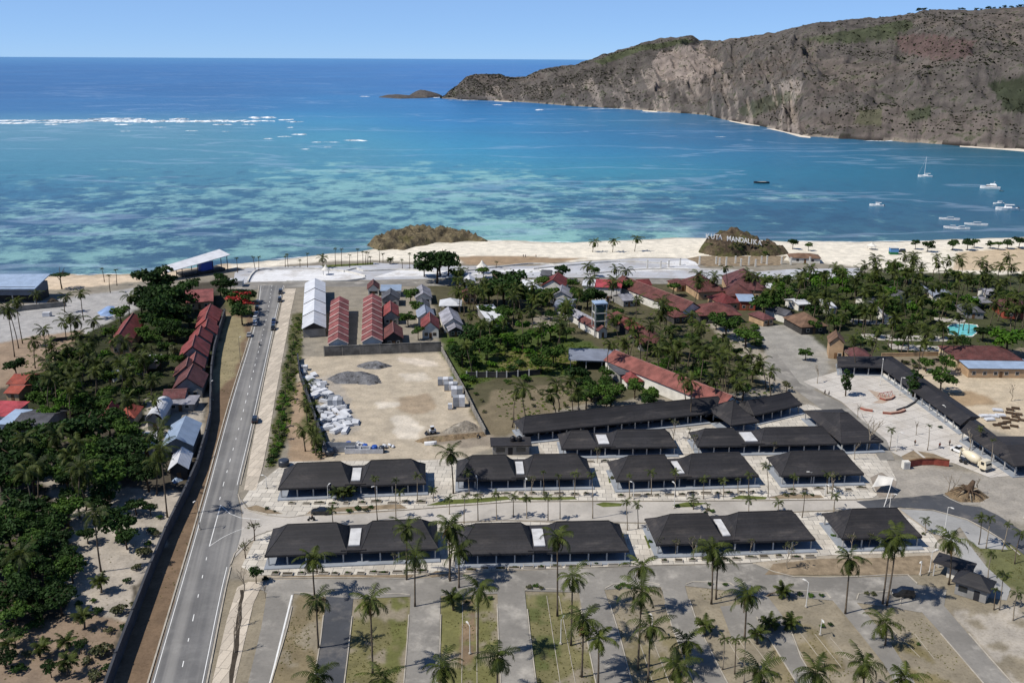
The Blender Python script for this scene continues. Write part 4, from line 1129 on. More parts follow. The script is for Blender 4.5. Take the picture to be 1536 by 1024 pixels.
def gable_walls(mb, kind, w, d, he, rise):
    mb.box(-w / 2, w / 2, -d / 2, d / 2, 0, he - 0.15)
    if kind == 'gx': mb.add([(s * w / 2, y, z) for s in (-1, 1) for y, z in ((-d / 2, he - .15), (d / 2, he - .15), (0, he + rise * .88))], [(0, 2, 1), (3, 4, 5)])
    if kind in ('gy', 'barrel'): mb.add([(x, s * d / 2, z) for s in (-1, 1) for x, z in ((-w / 2, he - .15), (w / 2, he - .15), (0, he + rise * .85))], [(0, 1, 2), (3, 5, 4)])
    if kind == 'shed': mb.add([(-w / 2, d / 2, he - .15), (w / 2, d / 2, he - .15), (w / 2, d / 2, he + rise * .9), (-w / 2, d / 2, he + rise * .9), (-w / 2, -d / 2, he - .15), (w / 2, -d / 2, he - .15)], [(0, 3, 2, 1), (0, 4, 3), (1, 2, 5)])
    return mb


def house(label, cat, pxc, wpx, d, rot=0.0, he=3.0, rise=1.8, kind='gx', roof='red', wall='white', lm=None, name='house', group=None, door=True, nwin=2, open_=False, opx=None, win_up=None):
    c = P(*pxc, he)
    w = wpx * mpp(*pxc, he) - 1.0
    t = thing(name, label, cat, (c.x, c.y, 0), R(rot), group)
    if open_:
        pm = MB().box(-.12, .12, -.12, .12, 0, he - .1).mesh('post', POST)
        nx = max(1, round(w / 5))
        for i in range(nx + 1):
            for s in (-1, 1):
                q = link('post', pm, t); q.location = (-w / 2 + .2 + (w - .4) * i / nx, s * (d / 2 - .2), 0)
        MB().box(-w / 2 + .4, w / 2 - .4, d / 2 - 1.2, d / 2 - .6, 0.02, he - .25).build('wall', WM[wall], t)
    else:
        gable_walls(MB(), kind, w, d, he, rise).build('wall', WM[wall], t)
    r = roof_shape(MB(), kind, w, d, he, rise).build('roof', RM[roof], t)
    if kind in ('gx', 'gy') and roof not in ('white', 'blue'):
        L_ = (w / 2 + .5) if kind == 'gx' else (d / 2 + .5)
        a, b = ((-L_, 0, he + rise + .02), (L_, 0, he + rise + .02)) if kind == 'gx' else ((0, -L_, he + rise + .02), (0, L_, he + rise + .02))
        MB().tube([a, b], 0.13, 5).build('ridge', RIDGEM if roof in ('red', 'pinkred', 'brown', 'dkred', 'orange', 'maroon', 'rust') else RM[roof], r)
    if not open_ and not opx:
        f = -d / 2
        if door and w > 3.2: MB().box(-0.5, 0.5, f - 0.06, f, 0.05, min(2.1, he - .4)).build('door', TIMBER, t)
        if w > 4.5:
            for k in range(nwin):
                x = (-w / 2 + w * (k + 0.5) / nwin)
                if abs(x) < 1.1: x += 1.3
                fr = MB().box(x - .65, x + .65, f - .05, f, .95, min(2.15, he - .35)).build('window', WALLW if wall != 'white' else TIMBER, t)
                MB().box(x - .55, x + .55, f - .07, f - .052, 1.05, min(2.05, he - .45)).build('pane', WIN, fr)
    if lm: landmark(lm, c)
    return t


def rowhouse(label, cat, front, back, wpx, n, roof, wall, he, rise, lm, step=0.22, trim=True, name='row_house', open_front=False):
    """a long building of stepped gable units running away from the viewer"""
    a, b = P(*front, he), P(*back, he)
    L_ = (b - a).length; u = (b - a).normalized(); rz = math.atan2(-u.x, u.y)
    w = wpx * mpp(*front, he) - .8
    t = thing(name, label, cat, (a.x, a.y, 0), rz)
    MB().box(-w / 2, w / 2, .6 if open_front else 0.0, L_, 0, he - .2).build('wall', WM[wall], t)
    s = L_ / n
    for k in range(n):
        z = he + step * k
        m_ = MB(); roof_shape(m_, 'gy', w, s, z, rise, .4)
        m_.v = [(x, y + s * (k + .5), zz) for x, y, zz in m_.v]
        r = m_.build('roof', RM[roof], t)
        y = s * k - .42
        g = MB().add([(-w / 2, y + .5, he - .3), (w / 2, y + .5, he - .3), (w / 2, y + .5, z), (0, y + .5, z + rise * .95), (-w / 2, y + .5, z)], [(0, 1, 2, 3, 4)])
        g.build('gable', WM['dark'] if open_front else WM[wall], t)
        if trim:
            h = w / 2 + .4
            MB().tube([(-h, y, z + .03), (0, y, z + rise + .04), (h, y, z + .03)], .17, 4).build('verge_trim', TRIM, r)
    landmark(lm, (a + b) / 2)
    return t


# ---- village between the road and the dirt lot
rowhouse('long white metal-roofed hall of four stepped gables beside the main road', 'hall', (471, 492), (473, 428), 36, 4, 'white', 'grey', 3.6, 2.2, 'the long white-roofed hall', step=.35, trim=False, name='hall', open_front=True)
rowhouse('long red-tiled row house with stepped gables standing next to the white hall', 'row house', (507, 515), (510, 456), 31, 7, 'pinkred', 'white', 3.4, 2.0, 'the red row house beside the white hall')
rowhouse('long red-tiled row house with stepped gables, the wider one in the middle of the village', 'row house', (558, 512), (559, 453), 32, 8, 'pinkred', 'white', 3.4, 2.1, 'the wider red row house')
V = 'village houses behind the dirt lot'
house('small brown-roofed house behind the wider red row house', 'house', (560, 430), 19, 9, 8, roof='brown', kind='gy', rise=2.4, lm='the small brown-roofed house', group=V)
house('house with a bright bluish white metal roof close to the promenade', 'house', (587, 432), 31, 9, 4, roof='blue', kind='gx', rise=1.6, lm='the bluish white roof near the promenade', group=V)
house('dark grey gabled house just in front of the bluish white roof', 'house', (586, 445), 28, 9, 6, roof='dkgrey', kind='gy', rise=2.6, wall='grey', lm='the dark grey gabled house', group=V)
house('red-tiled gabled house beside the wider red row house', 'house', (586, 467), 25, 15, 8, roof='red', kind='gy', rise=2.4, he=3.4, wall='grey', lm='the red gable beside the row house', group=V)
house('dull brown-red house with a broad gable right behind the lot wall', 'house', (590, 500), 29, 13, 8, roof='brown', kind='gy', rise=2.6, wall='dark', lm='the dull brown gable by the lot wall', group=V)
house('light grey gabled house farthest back in the row by the red gable', 'house', (634, 440), 26, 15, 8, roof='grey', kind='gy', rise=2.2, lm='the farthest light grey gable', group=V)
house('small grey-roofed house with a red sheet on one side', 'house', (634, 458), 22, 10, 8, roof='dkgrey', kind='gy', rise=1.8, lm='the small dark grey roof', group=V)
house('medium grey gabled house touching the bright red gable', 'house', (638, 471), 27, 11, 8, roof='blgrey', kind='gy', rise=2.4, lm='the medium grey gable', group=V)
house('large bright red gabled house with white end wall at the lot wall', 'house', (645, 486), 28, 13, 6, roof='red', kind='gy', he=3.6, rise=3.0, lm='the bright red gable at the lot wall', group=V)
house('white hip-roofed open shelter with a small dark vent in the village', 'shelter', (676, 454), 34, 9, 2, roof='white', kind='hip', rise=2.0, open_=True, lm='the white hip-roofed shelter', group=V, name='shelter')
house('broad grey gabled house in front of the white hip-roofed shelter', 'house', (676, 478), 30, 17, 10, roof='grey', kind='gy', rise=2.6, lm='the broad grey gable', group=V)
house('low grey annex with a small gable in front of the broad grey house', 'annex', (682, 492), 23, 7, 10, he=2.4, roof='grey', kind='gy', rise=1.6, wall='dark', lm='the low grey annex', group=V, name='annex')
house('house under a flat weathered white roof among the trees', 'house', (738, 472), 28, 26, 14, he=3.2, roof='white', kind='shed', rise=.6, wall='grey', lm='the flat weathered white roof', group=V)
# ---- centre
house('small white metal-roofed shed behind the grey gabled houses', 'shed', (793, 424), 20, 10, -8, roof='white', kind='gx', rise=1.4, lm='the small white shed', name='shed')
house('white-sheeted gabled shed with dark end wall', 'shed', (802, 437), 22, 10, -10, roof='white', kind='gy', rise=2.2, wall='dark', lm='the white-sheeted gabled shed', name='shed')
house('house with a large dark red tiled gable near the promenade', 'house', (833, 424), 36, 14, -12, roof='dkred', kind='gy', rise=3.2, he=3.6, lm='the large dark red gable')
house('light grey gabled house in front of the dark red one', 'house', (842, 440), 34, 12, -6, roof='grey', kind='gy', rise=2.4, lm='the light grey gable before the dark red roof')
house('grey metal-roofed house beside the track, with a lean-to slope', 'house', (848, 454), 27, 14, -14, roof='blgrey', kind='gx', rise=1.4, lm='the grey roof beside the track')
house('white two-storey house under a crimson metal roof', 'house', (914, 425), 40, 14, -10, he=6.0, roof='crimson', kind='gx', rise=1.6, lm='the crimson-roofed white house', nwin=3)
house('white flat-topped block beside the crimson roof', 'house', (884, 424), 20, 10, -8, he=5.4, roof='white', kind='shed', rise=.3, lm='the white flat-topped block')
house('long brown-roofed building slanting down towards the trees', 'house', (983, 443), 36, 52, 26, he=3.8, roof='brown', kind='gy', rise=3.2, lm='the long slanting brown roof')
house('long narrow grey-roofed row by the water tower', 'row house', (874, 475), 22, 20, 24, roof='grey', kind='gy', rise=1.6, lm='the narrow grey row by the water tower', name='row_house')
house('low reddish-brown roof adjoining the narrow grey row', 'row house', (889, 487), 18, 16, 24, roof='brown', kind='gy', rise=1.6, lm='the low reddish roof by the tower', name='row_house')
house('half-hidden brown roof behind palms near the water tower', 'house', (934, 480), 28, 16, 20, roof='brown', kind='hip', rise=2.4, wall='dark', lm='the half-hidden brown roof')
house('dark brown-red roof among palms in the middle of the grove', 'house', (952, 492), 26, 16, 20, roof='dkred', kind='hip', rise=2.6, wall='dark', lm='the dark brown-red roof in the grove')
house('wide brown roof under palms, lower edge of the grove', 'house', (972, 506), 42, 14, 8, roof='brown', kind='hip', rise=2.6, wall='grey', lm='the wide brown roof under palms')
house('flat grey open shed beside the grassy clearing', 'shed', (891, 533), 76, 10, -4, he=3.6, roof='blgrey', kind='shed', rise=.7, open_=True, lm='the flat grey open shed', name='shed')
house('small grey lean-to with a flat sheet roof next to the long red roof', 'shed', (937, 553), 38, 9, 18, he=3.2, roof='dkgrey', kind='shed', rise=.6, wall='grey', lm='the small grey lean-to', name='shed')
house('little red-roofed hut between the lean-to and the long red roof', 'hut', (947, 566), 28, 7, 10, he=2.4, roof='red', kind='hip', rise=1.6, lm='the little red-roofed hut', name='hut')
house('long rust-red metal-roofed building slanting behind the longest arcade', 'building', (1003, 569), 44, 52, 34, he=4.0, roof='rust', kind='gy', rise=2.8, lm='the long rust-red roof', name='building')
RR_ = 'brown-roofed resort buildings'
house('brown hip-roofed resort villa nearest the promenade steps', 'villa', (1055, 428), 46, 22, 10, he=3.6, roof='brown', kind='hip', rise=4.2, wall='tan', lm='the brown villa near the promenade', group=RR_, name='villa')
house('largest brown hip-roofed resort building below the sign rock', 'villa', (1116, 424), 58, 26, -6, he=4.2, roof='maroon', kind='hip', rise=5.6, wall='tan', lm='the largest brown villa', group=RR_, name='villa')
house('lower brown wing in front of the largest villa', 'villa', (1108, 438), 40, 14, -6, he=3.4, roof='brown', kind='hip', rise=3.0, wall='tan', lm='the lower brown wing', group=RR_, name='villa')
house('wide low brown-roofed restaurant at the grove edge', 'villa', (1073, 465), 64, 15, 4, he=3.4, roof='brown', kind='hip', rise=3.4, wall='dark', lm='the wide low brown restaurant', group=RR_, name='villa')
house('maroon gatehouse with a pale flat canopy beside the wide restaurant', 'gatehouse', (1119, 447), 26, 10, -4, he=4.0, roof='blue', kind='shed', rise=.4, wall='red', lm='the maroon gatehouse', name='gatehouse')
house('half-hidden maroon roof behind the wide low restaurant', 'villa', (1086, 449), 34, 12, 16, he=3.2, roof='dkred', kind='hip', rise=2.6, wall='tan', group=RR_, name='villa', lm='the half-hidden maroon roof')
# ---- right grove
house('white-walled hut with a dark roof by the round green tree', 'hut', (1169, 467), 20, 11, 30, he=3.2, roof='dkgrey', kind='gy', rise=1.6, lm='the white-walled hut', name='hut')
house('brown thatched roof house above the open grey yard', 'house', (1208, 482), 44, 14, 12, he=3.0, roof='thatch', kind='hip', rise=3.4, wall='dark', lm='the brown thatched house')
house('beige two-storey house with a small open balcony tower', 'house', (1254, 510), 24, 8, -14, he=5.6, roof='thatch', kind='gy', rise=2.6, wall='tan', lm='the beige balcony house', nwin=1)
house('low reddish hip roof tucked behind the L-shaped arcade', 'house', (1286, 529), 34, 9, 0, he=3.0, roof='maroon', kind='hip', rise=1.8, wall='tan', lm='the reddish roof behind the arcade')
house('small white kiosk shed between palms, nearest the car park trees', 'shed', (1196, 452), 22, 9, 20, he=2.8, roof='white', kind='gx', rise=1.0, lm='the small white kiosk shed', name='shed')
house('dark tent-like roof with a white end in the palm grove', 'tent', (1345, 442), 34, 10, 10, he=2.8, roof='dkgrey', kind='gy', rise=2.4, wall='white', lm='the dark tent roof in the grove', name='tent')
house('grey curved shed standing deep in the right palm grove', 'shed', (1412, 442), 30, 9, -10, he=3.0, roof='blgrey', kind='barrel', rise=1.8, lm='the grey curved shed', name='shed')
house('dull grey hip-roofed pool house beside the turquoise pool', 'pool house', (1455, 463), 32, 10, -8, he=2.8, roof='dkgrey', kind='hip', rise=2.2, wall='grey', lm='the grey pool house', name='pool_house')
house('white open pavilion behind the grey pool house', 'pavilion', (1468, 450), 28, 8, 0, he=3.0, roof='grey', kind='shed', rise=.4, open_=True, lm='the white open pavilion', name='open_pavilion')
house('brown-roofed house with a brick red wall at the right edge', 'house', (1520, 458), 46, 16, -10, he=3.6, roof='maroon', kind='hip', rise=2.8, wall='red', lm='the brick red house')
house('long brown tiled hall above the sandy yard', 'hall', (1470, 529), 98, 15, -2, he=4.0, roof='brown', kind='hip', rise=2.6, wall='cream', lm='the long brown hall', name='hall', nwin=5)
house('beige block with a flat pale blue sheet roof at the sandy yard', 'shop block', (1494, 546), 100, 8, -1, he=3.4, roof='blue', kind='shed', rise=.5, wall='tan', lm='the pale blue flat roof', name='shop_block', nwin=6)
house('white beach kiosk with a brown roof and red side below the sign rock', 'kiosk', (1206, 384), 46, 9, -8, he=2.8, roof='thatch', kind='hip', rise=1.6, wall='white', lm='the beach kiosk', name='kiosk')
# ---- left of the road
LR = 'red cottages along the road wall'
for (x, y, w, d, rot, he, ri, lab, col) in ((314, 474, 33, 15, 12, 3.2, 3.0, 'red-tiled cottage farthest along the road wall, near the flowering tree', 'red'), (310, 485, 30, 10, 14, 3.2, 3.0, 'second farthest red cottage along the road wall', 'red'),
                                            (311, 496, 31, 10, 14, 3.2, 3.2, 'third farthest red cottage along the road wall', 'red'), (301, 508, 34, 11, 14, 3.2, 3.4, 'red cottage midway along the road wall, with a pale ridge line', 'red'),
                                            (292, 527, 42, 13, 14, 3.6, 4.0, 'widest red cottage of the row along the road wall', 'red'), (293, 546, 30, 9, 14, 3.0, 2.8, 'red cottage just nearer than the widest one', 'pinkred'),
                                            (282, 557, 40, 9, 14, 3.0, 3.4, 'dull red cottage squeezed next to the dark brown one', 'brown'), (286, 572, 44, 12, 10, 3.4, 3.6, 'darkest brown-red cottage at the near end of the road-wall row', 'maroon')):
    house(lab, 'cottage', (x, y), w, d, rot, he, ri, 'gy', col, 'grey', lm='the ' + lab.split(' along')[0].split(',')[0], name='cottage', group=LR)
house('dark roofless-looking shed between the brown cottage and the grey yard', 'shed', (264, 590), 34, 8, 8, 2.8, 1.4, 'gx', 'maroon', 'grey', lm='the dark shed by the grey yard', name='shed')
house('low concrete outbuilding with a grey flat roof in front of the cottages', 'outbuilding', (274, 600), 44, 6, 4, 2.4, .3, 'shed', 'grey', 'grey', lm='the low concrete outbuilding', name='outbuilding')
house('faded red tiled house behind the flowering tree by the stage', 'house', (300, 443), 40, 22, 16, 3.2, 2.6, 'gx', 'pinkred', 'tan', lm='the faded red house behind the stage')
house('red two-tier house half hidden behind dark trees, beside the beach car park', 'house', (191, 497), 32, 28, 12, 4.2, 3.2, 'gy', 'red', 'tan', lm='the red house by the beach car park')
house('small salmon-red house at the left edge of the grove', 'house', (36, 568), 28, 9, -4, 3.2, 1.6, 'gx', 'orange', 'tan', lm='the small salmon-red house')
house('lower salmon-red annex in front of the small salmon house', 'annex', (28, 583), 24, 7, -4, 2.6, 1.2, 'gx', 'orange', 'tan', lm='the salmon annex', name='annex')
house('low building with red roof and white fascia cut by the left edge', 'building', (6, 614), 52, 9, -4, 3.0, .8, 'shed', 'crimson', 'white', lm='the red-and-white roof at the edge', name='building')
house('wide weathered grey-brown roof beside a pale blue sheet', 'house', (58, 628), 52, 13, -3, 3.2, 1.6, 'gx', 'dkgrey', 'grey', lm='the wide weathered grey roof')
house('small pale blue lean-to touching the weathered grey roof', 'shed', (22, 626), 28, 9, -3, 2.8, .6, 'shed', 'blue', 'white', lm='the small pale blue lean-to', name='shed')
house('small red cone-like roof under dark trees by the workshop yard', 'hut', (167, 620), 24, 8, 10, 2.8, 3.0, 'hip', 'red', 'tan', lm='the small red cone roof', name='hut')
house('orange-red roofed hut next to the red cone-like roof', 'hut', (196, 618), 26, 8, 6, 2.8, 1.8, 'hip', 'orange', 'grey', lm='the orange-red hut', name='hut')
house('white barrel-roofed workshop in the yard by the road wall', 'workshop', (239, 617), 25, 13, 8, 3.0, 2.2, 'barrel', 'white', 'grey', lm='the white barrel-roofed workshop', name='workshop')
house('large pale blue-white gabled workshop against the road wall', 'workshop', (273, 652), 46, 15, 10, 3.6, 2.4, 'gy', 'blue', 'grey', lm='the large pale blue workshop', name='workshop')
house('low flat white roof beside the large pale blue workshop', 'shed', (222, 659), 24, 9, 14, 2.6, .4, 'shed', 'white', 'white', lm='the low flat white roof', name='shed')
house('small white gabled shed nearest the viewer against the road wall', 'shed', (271, 692), 30, 9, 12, 3.0, 2.0, 'gy', 'white', 'dark', lm='the small white gabled shed', name='shed')
house('small grey roof showing through the dark trees of the grove', 'hut', (208, 546), 26, 9, 6, 2.8, 1.0, 'gx', 'grey', 'grey', lm='the small grey roof in the grove', name='hut')
house('tiny white roof between palms behind the small grey roof', 'hut', (230, 537), 18, 7, 8, 2.6, .8, 'gx', 'white', 'white', lm='the tiny white roof', name='hut')
house('low white sheet roof deep in the left palm grove', 'hut', (177, 556), 20, 8, -16, 2.4, .6, 'shed', 'white', 'white', lm='the low white sheet roof', name='hut')

# ---- single buildings with a build of their own
def left_hall():
    a = P(59, 432, 6.0); w = 60
    t = thing('beach_hall', 'long blue-grey hall with a pale metal roof beside the beach at the left edge', 'hall', (a.x - w / 2 - 1, a.y + 2, 0), R(2))
    MB().box(-w / 2, w / 2, -5, 7, 3.4, 7.0).build('wall', M('blue_grey_cladding', lin((104, 112, 124), .8), .7, .15, .3), t)
    MB().add([(-w / 2 - .3, -6.5, 6.6), (w / 2 + .6, -6.5, 6.6), (w / 2 + .6, 9, 9.4), (-w / 2 - .3, 9, 9.4), (-w / 2 - .3, -6.5, 6.2), (w / 2 + .6, -6.5, 6.2), (w / 2 + .6, 9, 9.0), (-w / 2 - .3, 9, 9.0)], [(0, 1, 2, 3), (7, 6, 5, 4), (4, 5, 1, 0), (5, 6, 2, 1), (6, 7, 3, 2), (7, 4, 0, 3)]).build('roof', RM['blue'], t)
    MB().box(-w / 2, w / 2, -1.5, 6.8, 0, 3.4).build('ground_floor', WM['dark'], t)
    pm = MB().box(-.2, .2, -.2, .2, 0, 3.4).mesh('post', POST)
    for k in range(7):
        q = link('post', pm, t); q.location = (w / 2 - 1 - k * 9, -4.6, 0)
    landmark('the blue-grey beach hall', a)


left_hall()


def stage():
    a, b = P(250, 421, 0), P(344, 405, 0)
    u = b - a; L_ = u.length
    t = thing('stage', 'white sloping stage roof on tall dark posts at the beach end of the road', 'stage', (a.x, a.y, 0), math.atan2(u.y, u.x))
    vs = []
    n = 8
    for k in range(n + 1):
        x = L_ * k / n; z = 4.2 + 3.8 * (k / n) ** 1.1; d0, d1 = -1 - 1.2 * k / n, 6.5 + 1.5 * k / n
        vs += [(x, d0, z), (x, d1, z + 1.2), (x, d0, z - .25), (x, d1, z + .95)]
    fs = []
    for k in range(n):
        i, j = 4 * k, 4 * k + 4
        fs += [(i, j, j + 1, i + 1), (i + 3, j + 3, j + 2, i + 2), (i + 2, j + 2, j, i), (i + 1, j + 1, j + 3, i + 3)]
    fs += [(0, 1, 3, 2), (4 * n, 4 * n + 2, 4 * n + 3, 4 * n + 1)]
    MB().add(vs, fs).build('roof', RM['white'], t)
    tr = MB()
    for k in range(n):
        for y in (0, 6):
            z0, z1 = 3.8 + 3.8 * (k / n) ** 1.1, 3.8 + 3.8 * ((k + 1) / n) ** 1.1
            tr.tube([(L_ * k / n, y, z0), (L_ * (k + 1) / n, y, z1)], .1, 4)
    tr.build('truss', SHOPD, t)
    for k in (0, 2, 4, 6, 8):
        for y in (0.2, 6.2):
            MB().tube([(L_ * k / n * .97 + .3, y, 0), (L_ * k / n * .97 + .3, y, 3.9 + 3.8 * (k / n) ** 1.1)], .18, 6).build('post', SHOPD, t)
    MB().box(L_ * .3, L_ * .95, .8, 9, 0, 1.2).build('platform', WM['dark'], t)
    MB().box(L_ * .58, L_ * .78, 2, 5, 1.2, 5.0).build('screen', M('blue_screen', lin((30, 70, 170), .8), .5, .1, .5), t)
    landmark('the white stage roof', (a + b) / 2)


stage()


def water_tower():
    c = P(898, 503)
    t = thing('water_tower', 'tall slim grey-green water tower with a pale blue flat cap', 'water tower', (c.x, c.y, 0), R(10))
    w = 4.2
    MB().box(-w / 2 + .5, w / 2 - .5, -w / 2 + .5, w / 2 - .5, 0, 11).build('core', M('tower_green', lin((60, 84, 76), .8), .8, .2, .4), t)
    for sx in (-1, 1):
        for sy in (-1, 1): MB().box(sx * w / 2 - .22, sx * w / 2 + .22, sy * w / 2 - .22, sy * w / 2 + .22, 0, 12.6).build('leg', POST, t)
    for z in (3, 6, 9): MB().box(-w / 2 - .1, w / 2 + .1, -w / 2 - .28, -w / 2 + .1, z, z + .35).box(-w / 2 - .28, -w / 2 + .1, -w / 2, w / 2, z, z + .35).build('brace', POST, t)
    MB().box(-w / 2 - .4, w / 2 + .4, -w / 2 - .4, w / 2 + .4, 12.6, 13.1).build('cap', RM['blue'], t)
    landmark('the slim water tower', c)


water_tower()


def tank_hut():
    c = P(766, 684)
    t = thing('tank_hut', 'small dark flat-roofed hut carrying two black water tanks', 'hut', (c.x, c.y + 3, 0), R(3))
    MB().box(-4.8, 4.8, -2.2, 2.6, 0, 2.6).build('wall', WM['grey'], t)
    MB().box(-5.4, 5.4, -2.8, 3.0, 2.6, 2.9).build('roof', SLATE, t)
    MB().box(-.8, .4, -2.26, -2.2, 0.1, 2.1).build('door', SHOPD, t); MB().box(1.4, 3.8, -2.26, -2.2, .9, 2.1).build('window', WIN, t)
    MB().box(-3.9, -1.6, -2.26, -2.2, .9, 2.1).build('window', WIN, t)
    landmark('the tank-roofed hut', c)
    BL = M('black_plastic', (0.02, 0.02, 0.022), .4, .2, 1)
    for k, x in enumerate((.6, 2.3)):
        q = t.matrix_basis @ Vector((x, .3, 2.9))
        g = thing('water_tank', ('black ribbed water tank on the hut roof, the one nearer its middle', 'black ribbed water tank on the hut roof, the one nearer the edge')[k], 'water tank', q, 0, 'black tanks on the hut roof')
        MB().lathe([(.68, 0), (.72, .1), (.70, .5), (.74, .55), (.70, .6), (.70, 1.0), (.74, 1.05), (.66, 1.2), (.3, 1.4)]).build('tank_body', BL, g, True)
        MB().lathe([(.28, 1.38), (.28, 1.5), (.1, 1.54)]).build('lid', BL, g)


tank_hut()


def guard_huts():
    c = P(1437, 874)
    t = thing('gate_canopy', 'dark flat canopy on white posts over the parking gate', 'canopy', (c.x, c.y + 2.4, 0), R(-38))
    MB().box(-3.6, 3.6, -2.4, 2.4, 3.0, 3.25).add([(-3.6, -2.4, 3.25), (3.6, -2.4, 3.25), (3.6, 2.4, 3.25), (-3.6, 2.4, 3.25), (0, 0, 3.7)], [(0, 1, 4), (1, 2, 4), (2, 3, 4), (3, 0, 4)]).build('roof', SLATE, t)
    for x in (-3.2, 3.2):
        for y in (-2, 2): MB().box(x - .1, x + .1, y - .1, y + .1, 0, 3.0).build('post', POST, t)
    MB().box(-1.0, 1.4, -1, 1, 0, 2.2).build('booth', WALLW, t)
    landmark('the gate canopy', c)
    c = P(1466, 900)
    t = thing('guard_hut', 'dark hip-roofed guard hut beside the exit lane', 'guard hut', (c.x, c.y + 2.2, 0), R(-38))
    MB().box(-2.8, 2.8, -2.0, 2.0, 0, 2.9).build('wall', WM['grey'], t)
    hip(MB(), -3.5, 3.5, -2.7, 2.7, 2.9, 4.6, 2.6, 2.6, 2.6, 2.6).build('roof', SLATE, t)
    MB().box(-2.2, -.6, -2.07, -2.0, 1.0, 2.2).build('window', WIN, t); MB().box(.6, 1.6, -2.07, -2.0, .05, 2.1).build('door', SHOPD, t)
    MB().box(-2.87, -2.8, -1.2, .8, 1.0, 2.2).build('window', WIN, t)
    landmark('the guard hut', c)


guard_huts()


def upright(name, label, cat, pts, h, t_, mat, h2=None, post=0.0, postmat=None, lm=None):
    w = px(pts); c = w[len(w) // 2]
    t = thing(name, label, cat, (c.x, c.y, 0))
    MB().wall([(p.x - c.x, p.y - c.y) for p in w], h, t_, -.2, h2).build('wall', mat, t)
    MB().wall([(p.x - c.x, p.y - c.y) for p in w], .12, t_ + .12, h + (-.2) + .002, None).build('coping', mat, t) if h2 is None else None
    if post:
        pm = MB().box(-.2, .2, -.2, .2, 0, h + .15).mesh('pillar', postmat or mat); n = 0
        for a, b in zip(w, w[1:]):
            k = max(1, int((b - a).length / post))
            for j in range(k):
                if n > 60: break
                p = a.lerp(b, j / k) - c
                q = link('pillar', pm, t); q.location = (p.x, p.y, 0); n += 1
    if lm: landmark(lm, c)
    return t


DKWALL = M('dark_road_wall', lin((70, 72, 78), .8), .85, .25, .3, fine=1.5)
CONC = M('bare_concrete', lin((140, 136, 128), .8), .9, .25, .4, fine=1.5, bmp=.2)
upright('boundary_wall', 'long dark grey wall running beside the brown verge of the main road', 'wall', [(338, 474), (330, 500), (322, 530), (318, 560), (317, 590), (316, 632), (310, 660), (297, 706), (279, 748), (250, 808), (228, 862), (201, 934), (176, 1000), (150, 1075), (130, 1130)], 3.0, .35, DKWALL, post=9.0)
upright('lot_wall', 'stained grey boundary wall along the back of the dirt lot', 'wall', [(487, 534), (540, 531.5), (600, 529), (662, 526.5)], 3.6, .4, M('stained_wall', lin((110, 108, 104), .8), .9, .5, .25, fine=1.2), post=5.0, postmat=CONC)
upright('lot_wall', 'pale low wall between the dirt lot and the green thicket', 'wall', [(662, 526), (678, 556), (694, 584), (712, 622), (728, 652)], 1.8, .3, CONC, post=4.0, postmat=CONC)
upright('lot_wall', 'dark slanting fence holding the slab dump on the planted strip side', 'wall', [(447, 540), (450, 566), (462, 600), (476, 640), (490, 684)], 2.4, .25, DKWALL, post=5.0)
upright('fence', 'low dark fence across the thicket behind the brown clearing', 'fence', [(700, 566), (760, 566), (810, 562)], 2.0, .2, WM['dark'], post=3.0, postmat=POST)
upright('retaining_wall', 'low white wall along the foot of the L-shaped arcade', 'wall', [(1322, 562), (1345, 576), (1369, 594)], 1.0, .4, WALLW)
upright('retaining_wall', 'longer low white wall with railing posts beside the plaza', 'wall', [(1381, 602), (1405, 620), (1437, 645)], 1.1, .4, WALLW, post=2.5, postmat=POST)
upright('retaining_wall', 'low white wall below the arcade beyond the cement truck', 'wall', [(1444, 650), (1480, 676), (1524, 708)], .9, .4, WALLW)
upright('garden_wall', 'pale garden wall behind the sandy yard bushes', 'wall', [(1322, 535), (1365, 534), (1418, 533)], 1.4, .3, WM['tan'])
upright('beach_wall', 'grey concrete wall bounding the beach car park', 'wall', [(0, 471), (30, 466), (60, 463), (100, 459)], 2.2, .4, CONC, post=7.0)
upright('grove_fence', 'thin dark fence line in front of the beach car park', 'fence', [(78, 512), (108, 509), (135, 507), (160, 505)], 1.3, .12, WM['dark'], post=4.0)
# ------------------------------------------------------------------ vegetation
PALM_LEAF = leaf_mat('palm_frond', lin((32, 47, 19), .8), lin((96, 108, 44), .8), .25, .62, .18)
PALM_DRY = leaf_mat('dry_frond', lin((112, 90, 58), .8), lin((150, 124, 80), .8), .15, .7, .2)
PALM_YOUNG = leaf_mat('young_frond', lin((46, 58, 30), .8), lin((92, 102, 52), .8), .2, .65, .15)
LEAF_D = leaf_mat('dark_leaf', lin((30, 50, 23), .8), lin((62, 92, 40), .8), .25, .65, .15)
LEAF_M = leaf_mat('green_leaf', lin((46, 74, 28), .8), lin((92, 124, 50), .8), .25, .65, .15)
LEAF_L = leaf_mat('bright_leaf', lin((60, 100, 28), .8), lin((98, 140, 44), .8), .25, .65, .15)
LEAF_O = leaf_mat('olive_leaf', lin((74, 80, 48), .8), lin((108, 110, 68), .8), .2)
BLOOM = leaf_mat('red_bloom', lin((150, 34, 34), .8), lin((200, 56, 48), .8), .2)
BARK = M('palm_bark', lin((112, 100, 86), .75), .95, .3, 1.2, .1, 4)
BARK2 = M('tree_bark', lin((96, 80, 66), .75), .95, .3, 1.2, .1, 4)
BARKP = M('pale_bark', lin((158, 146, 128), .8), .95, .25, 1.2, .1, 4)


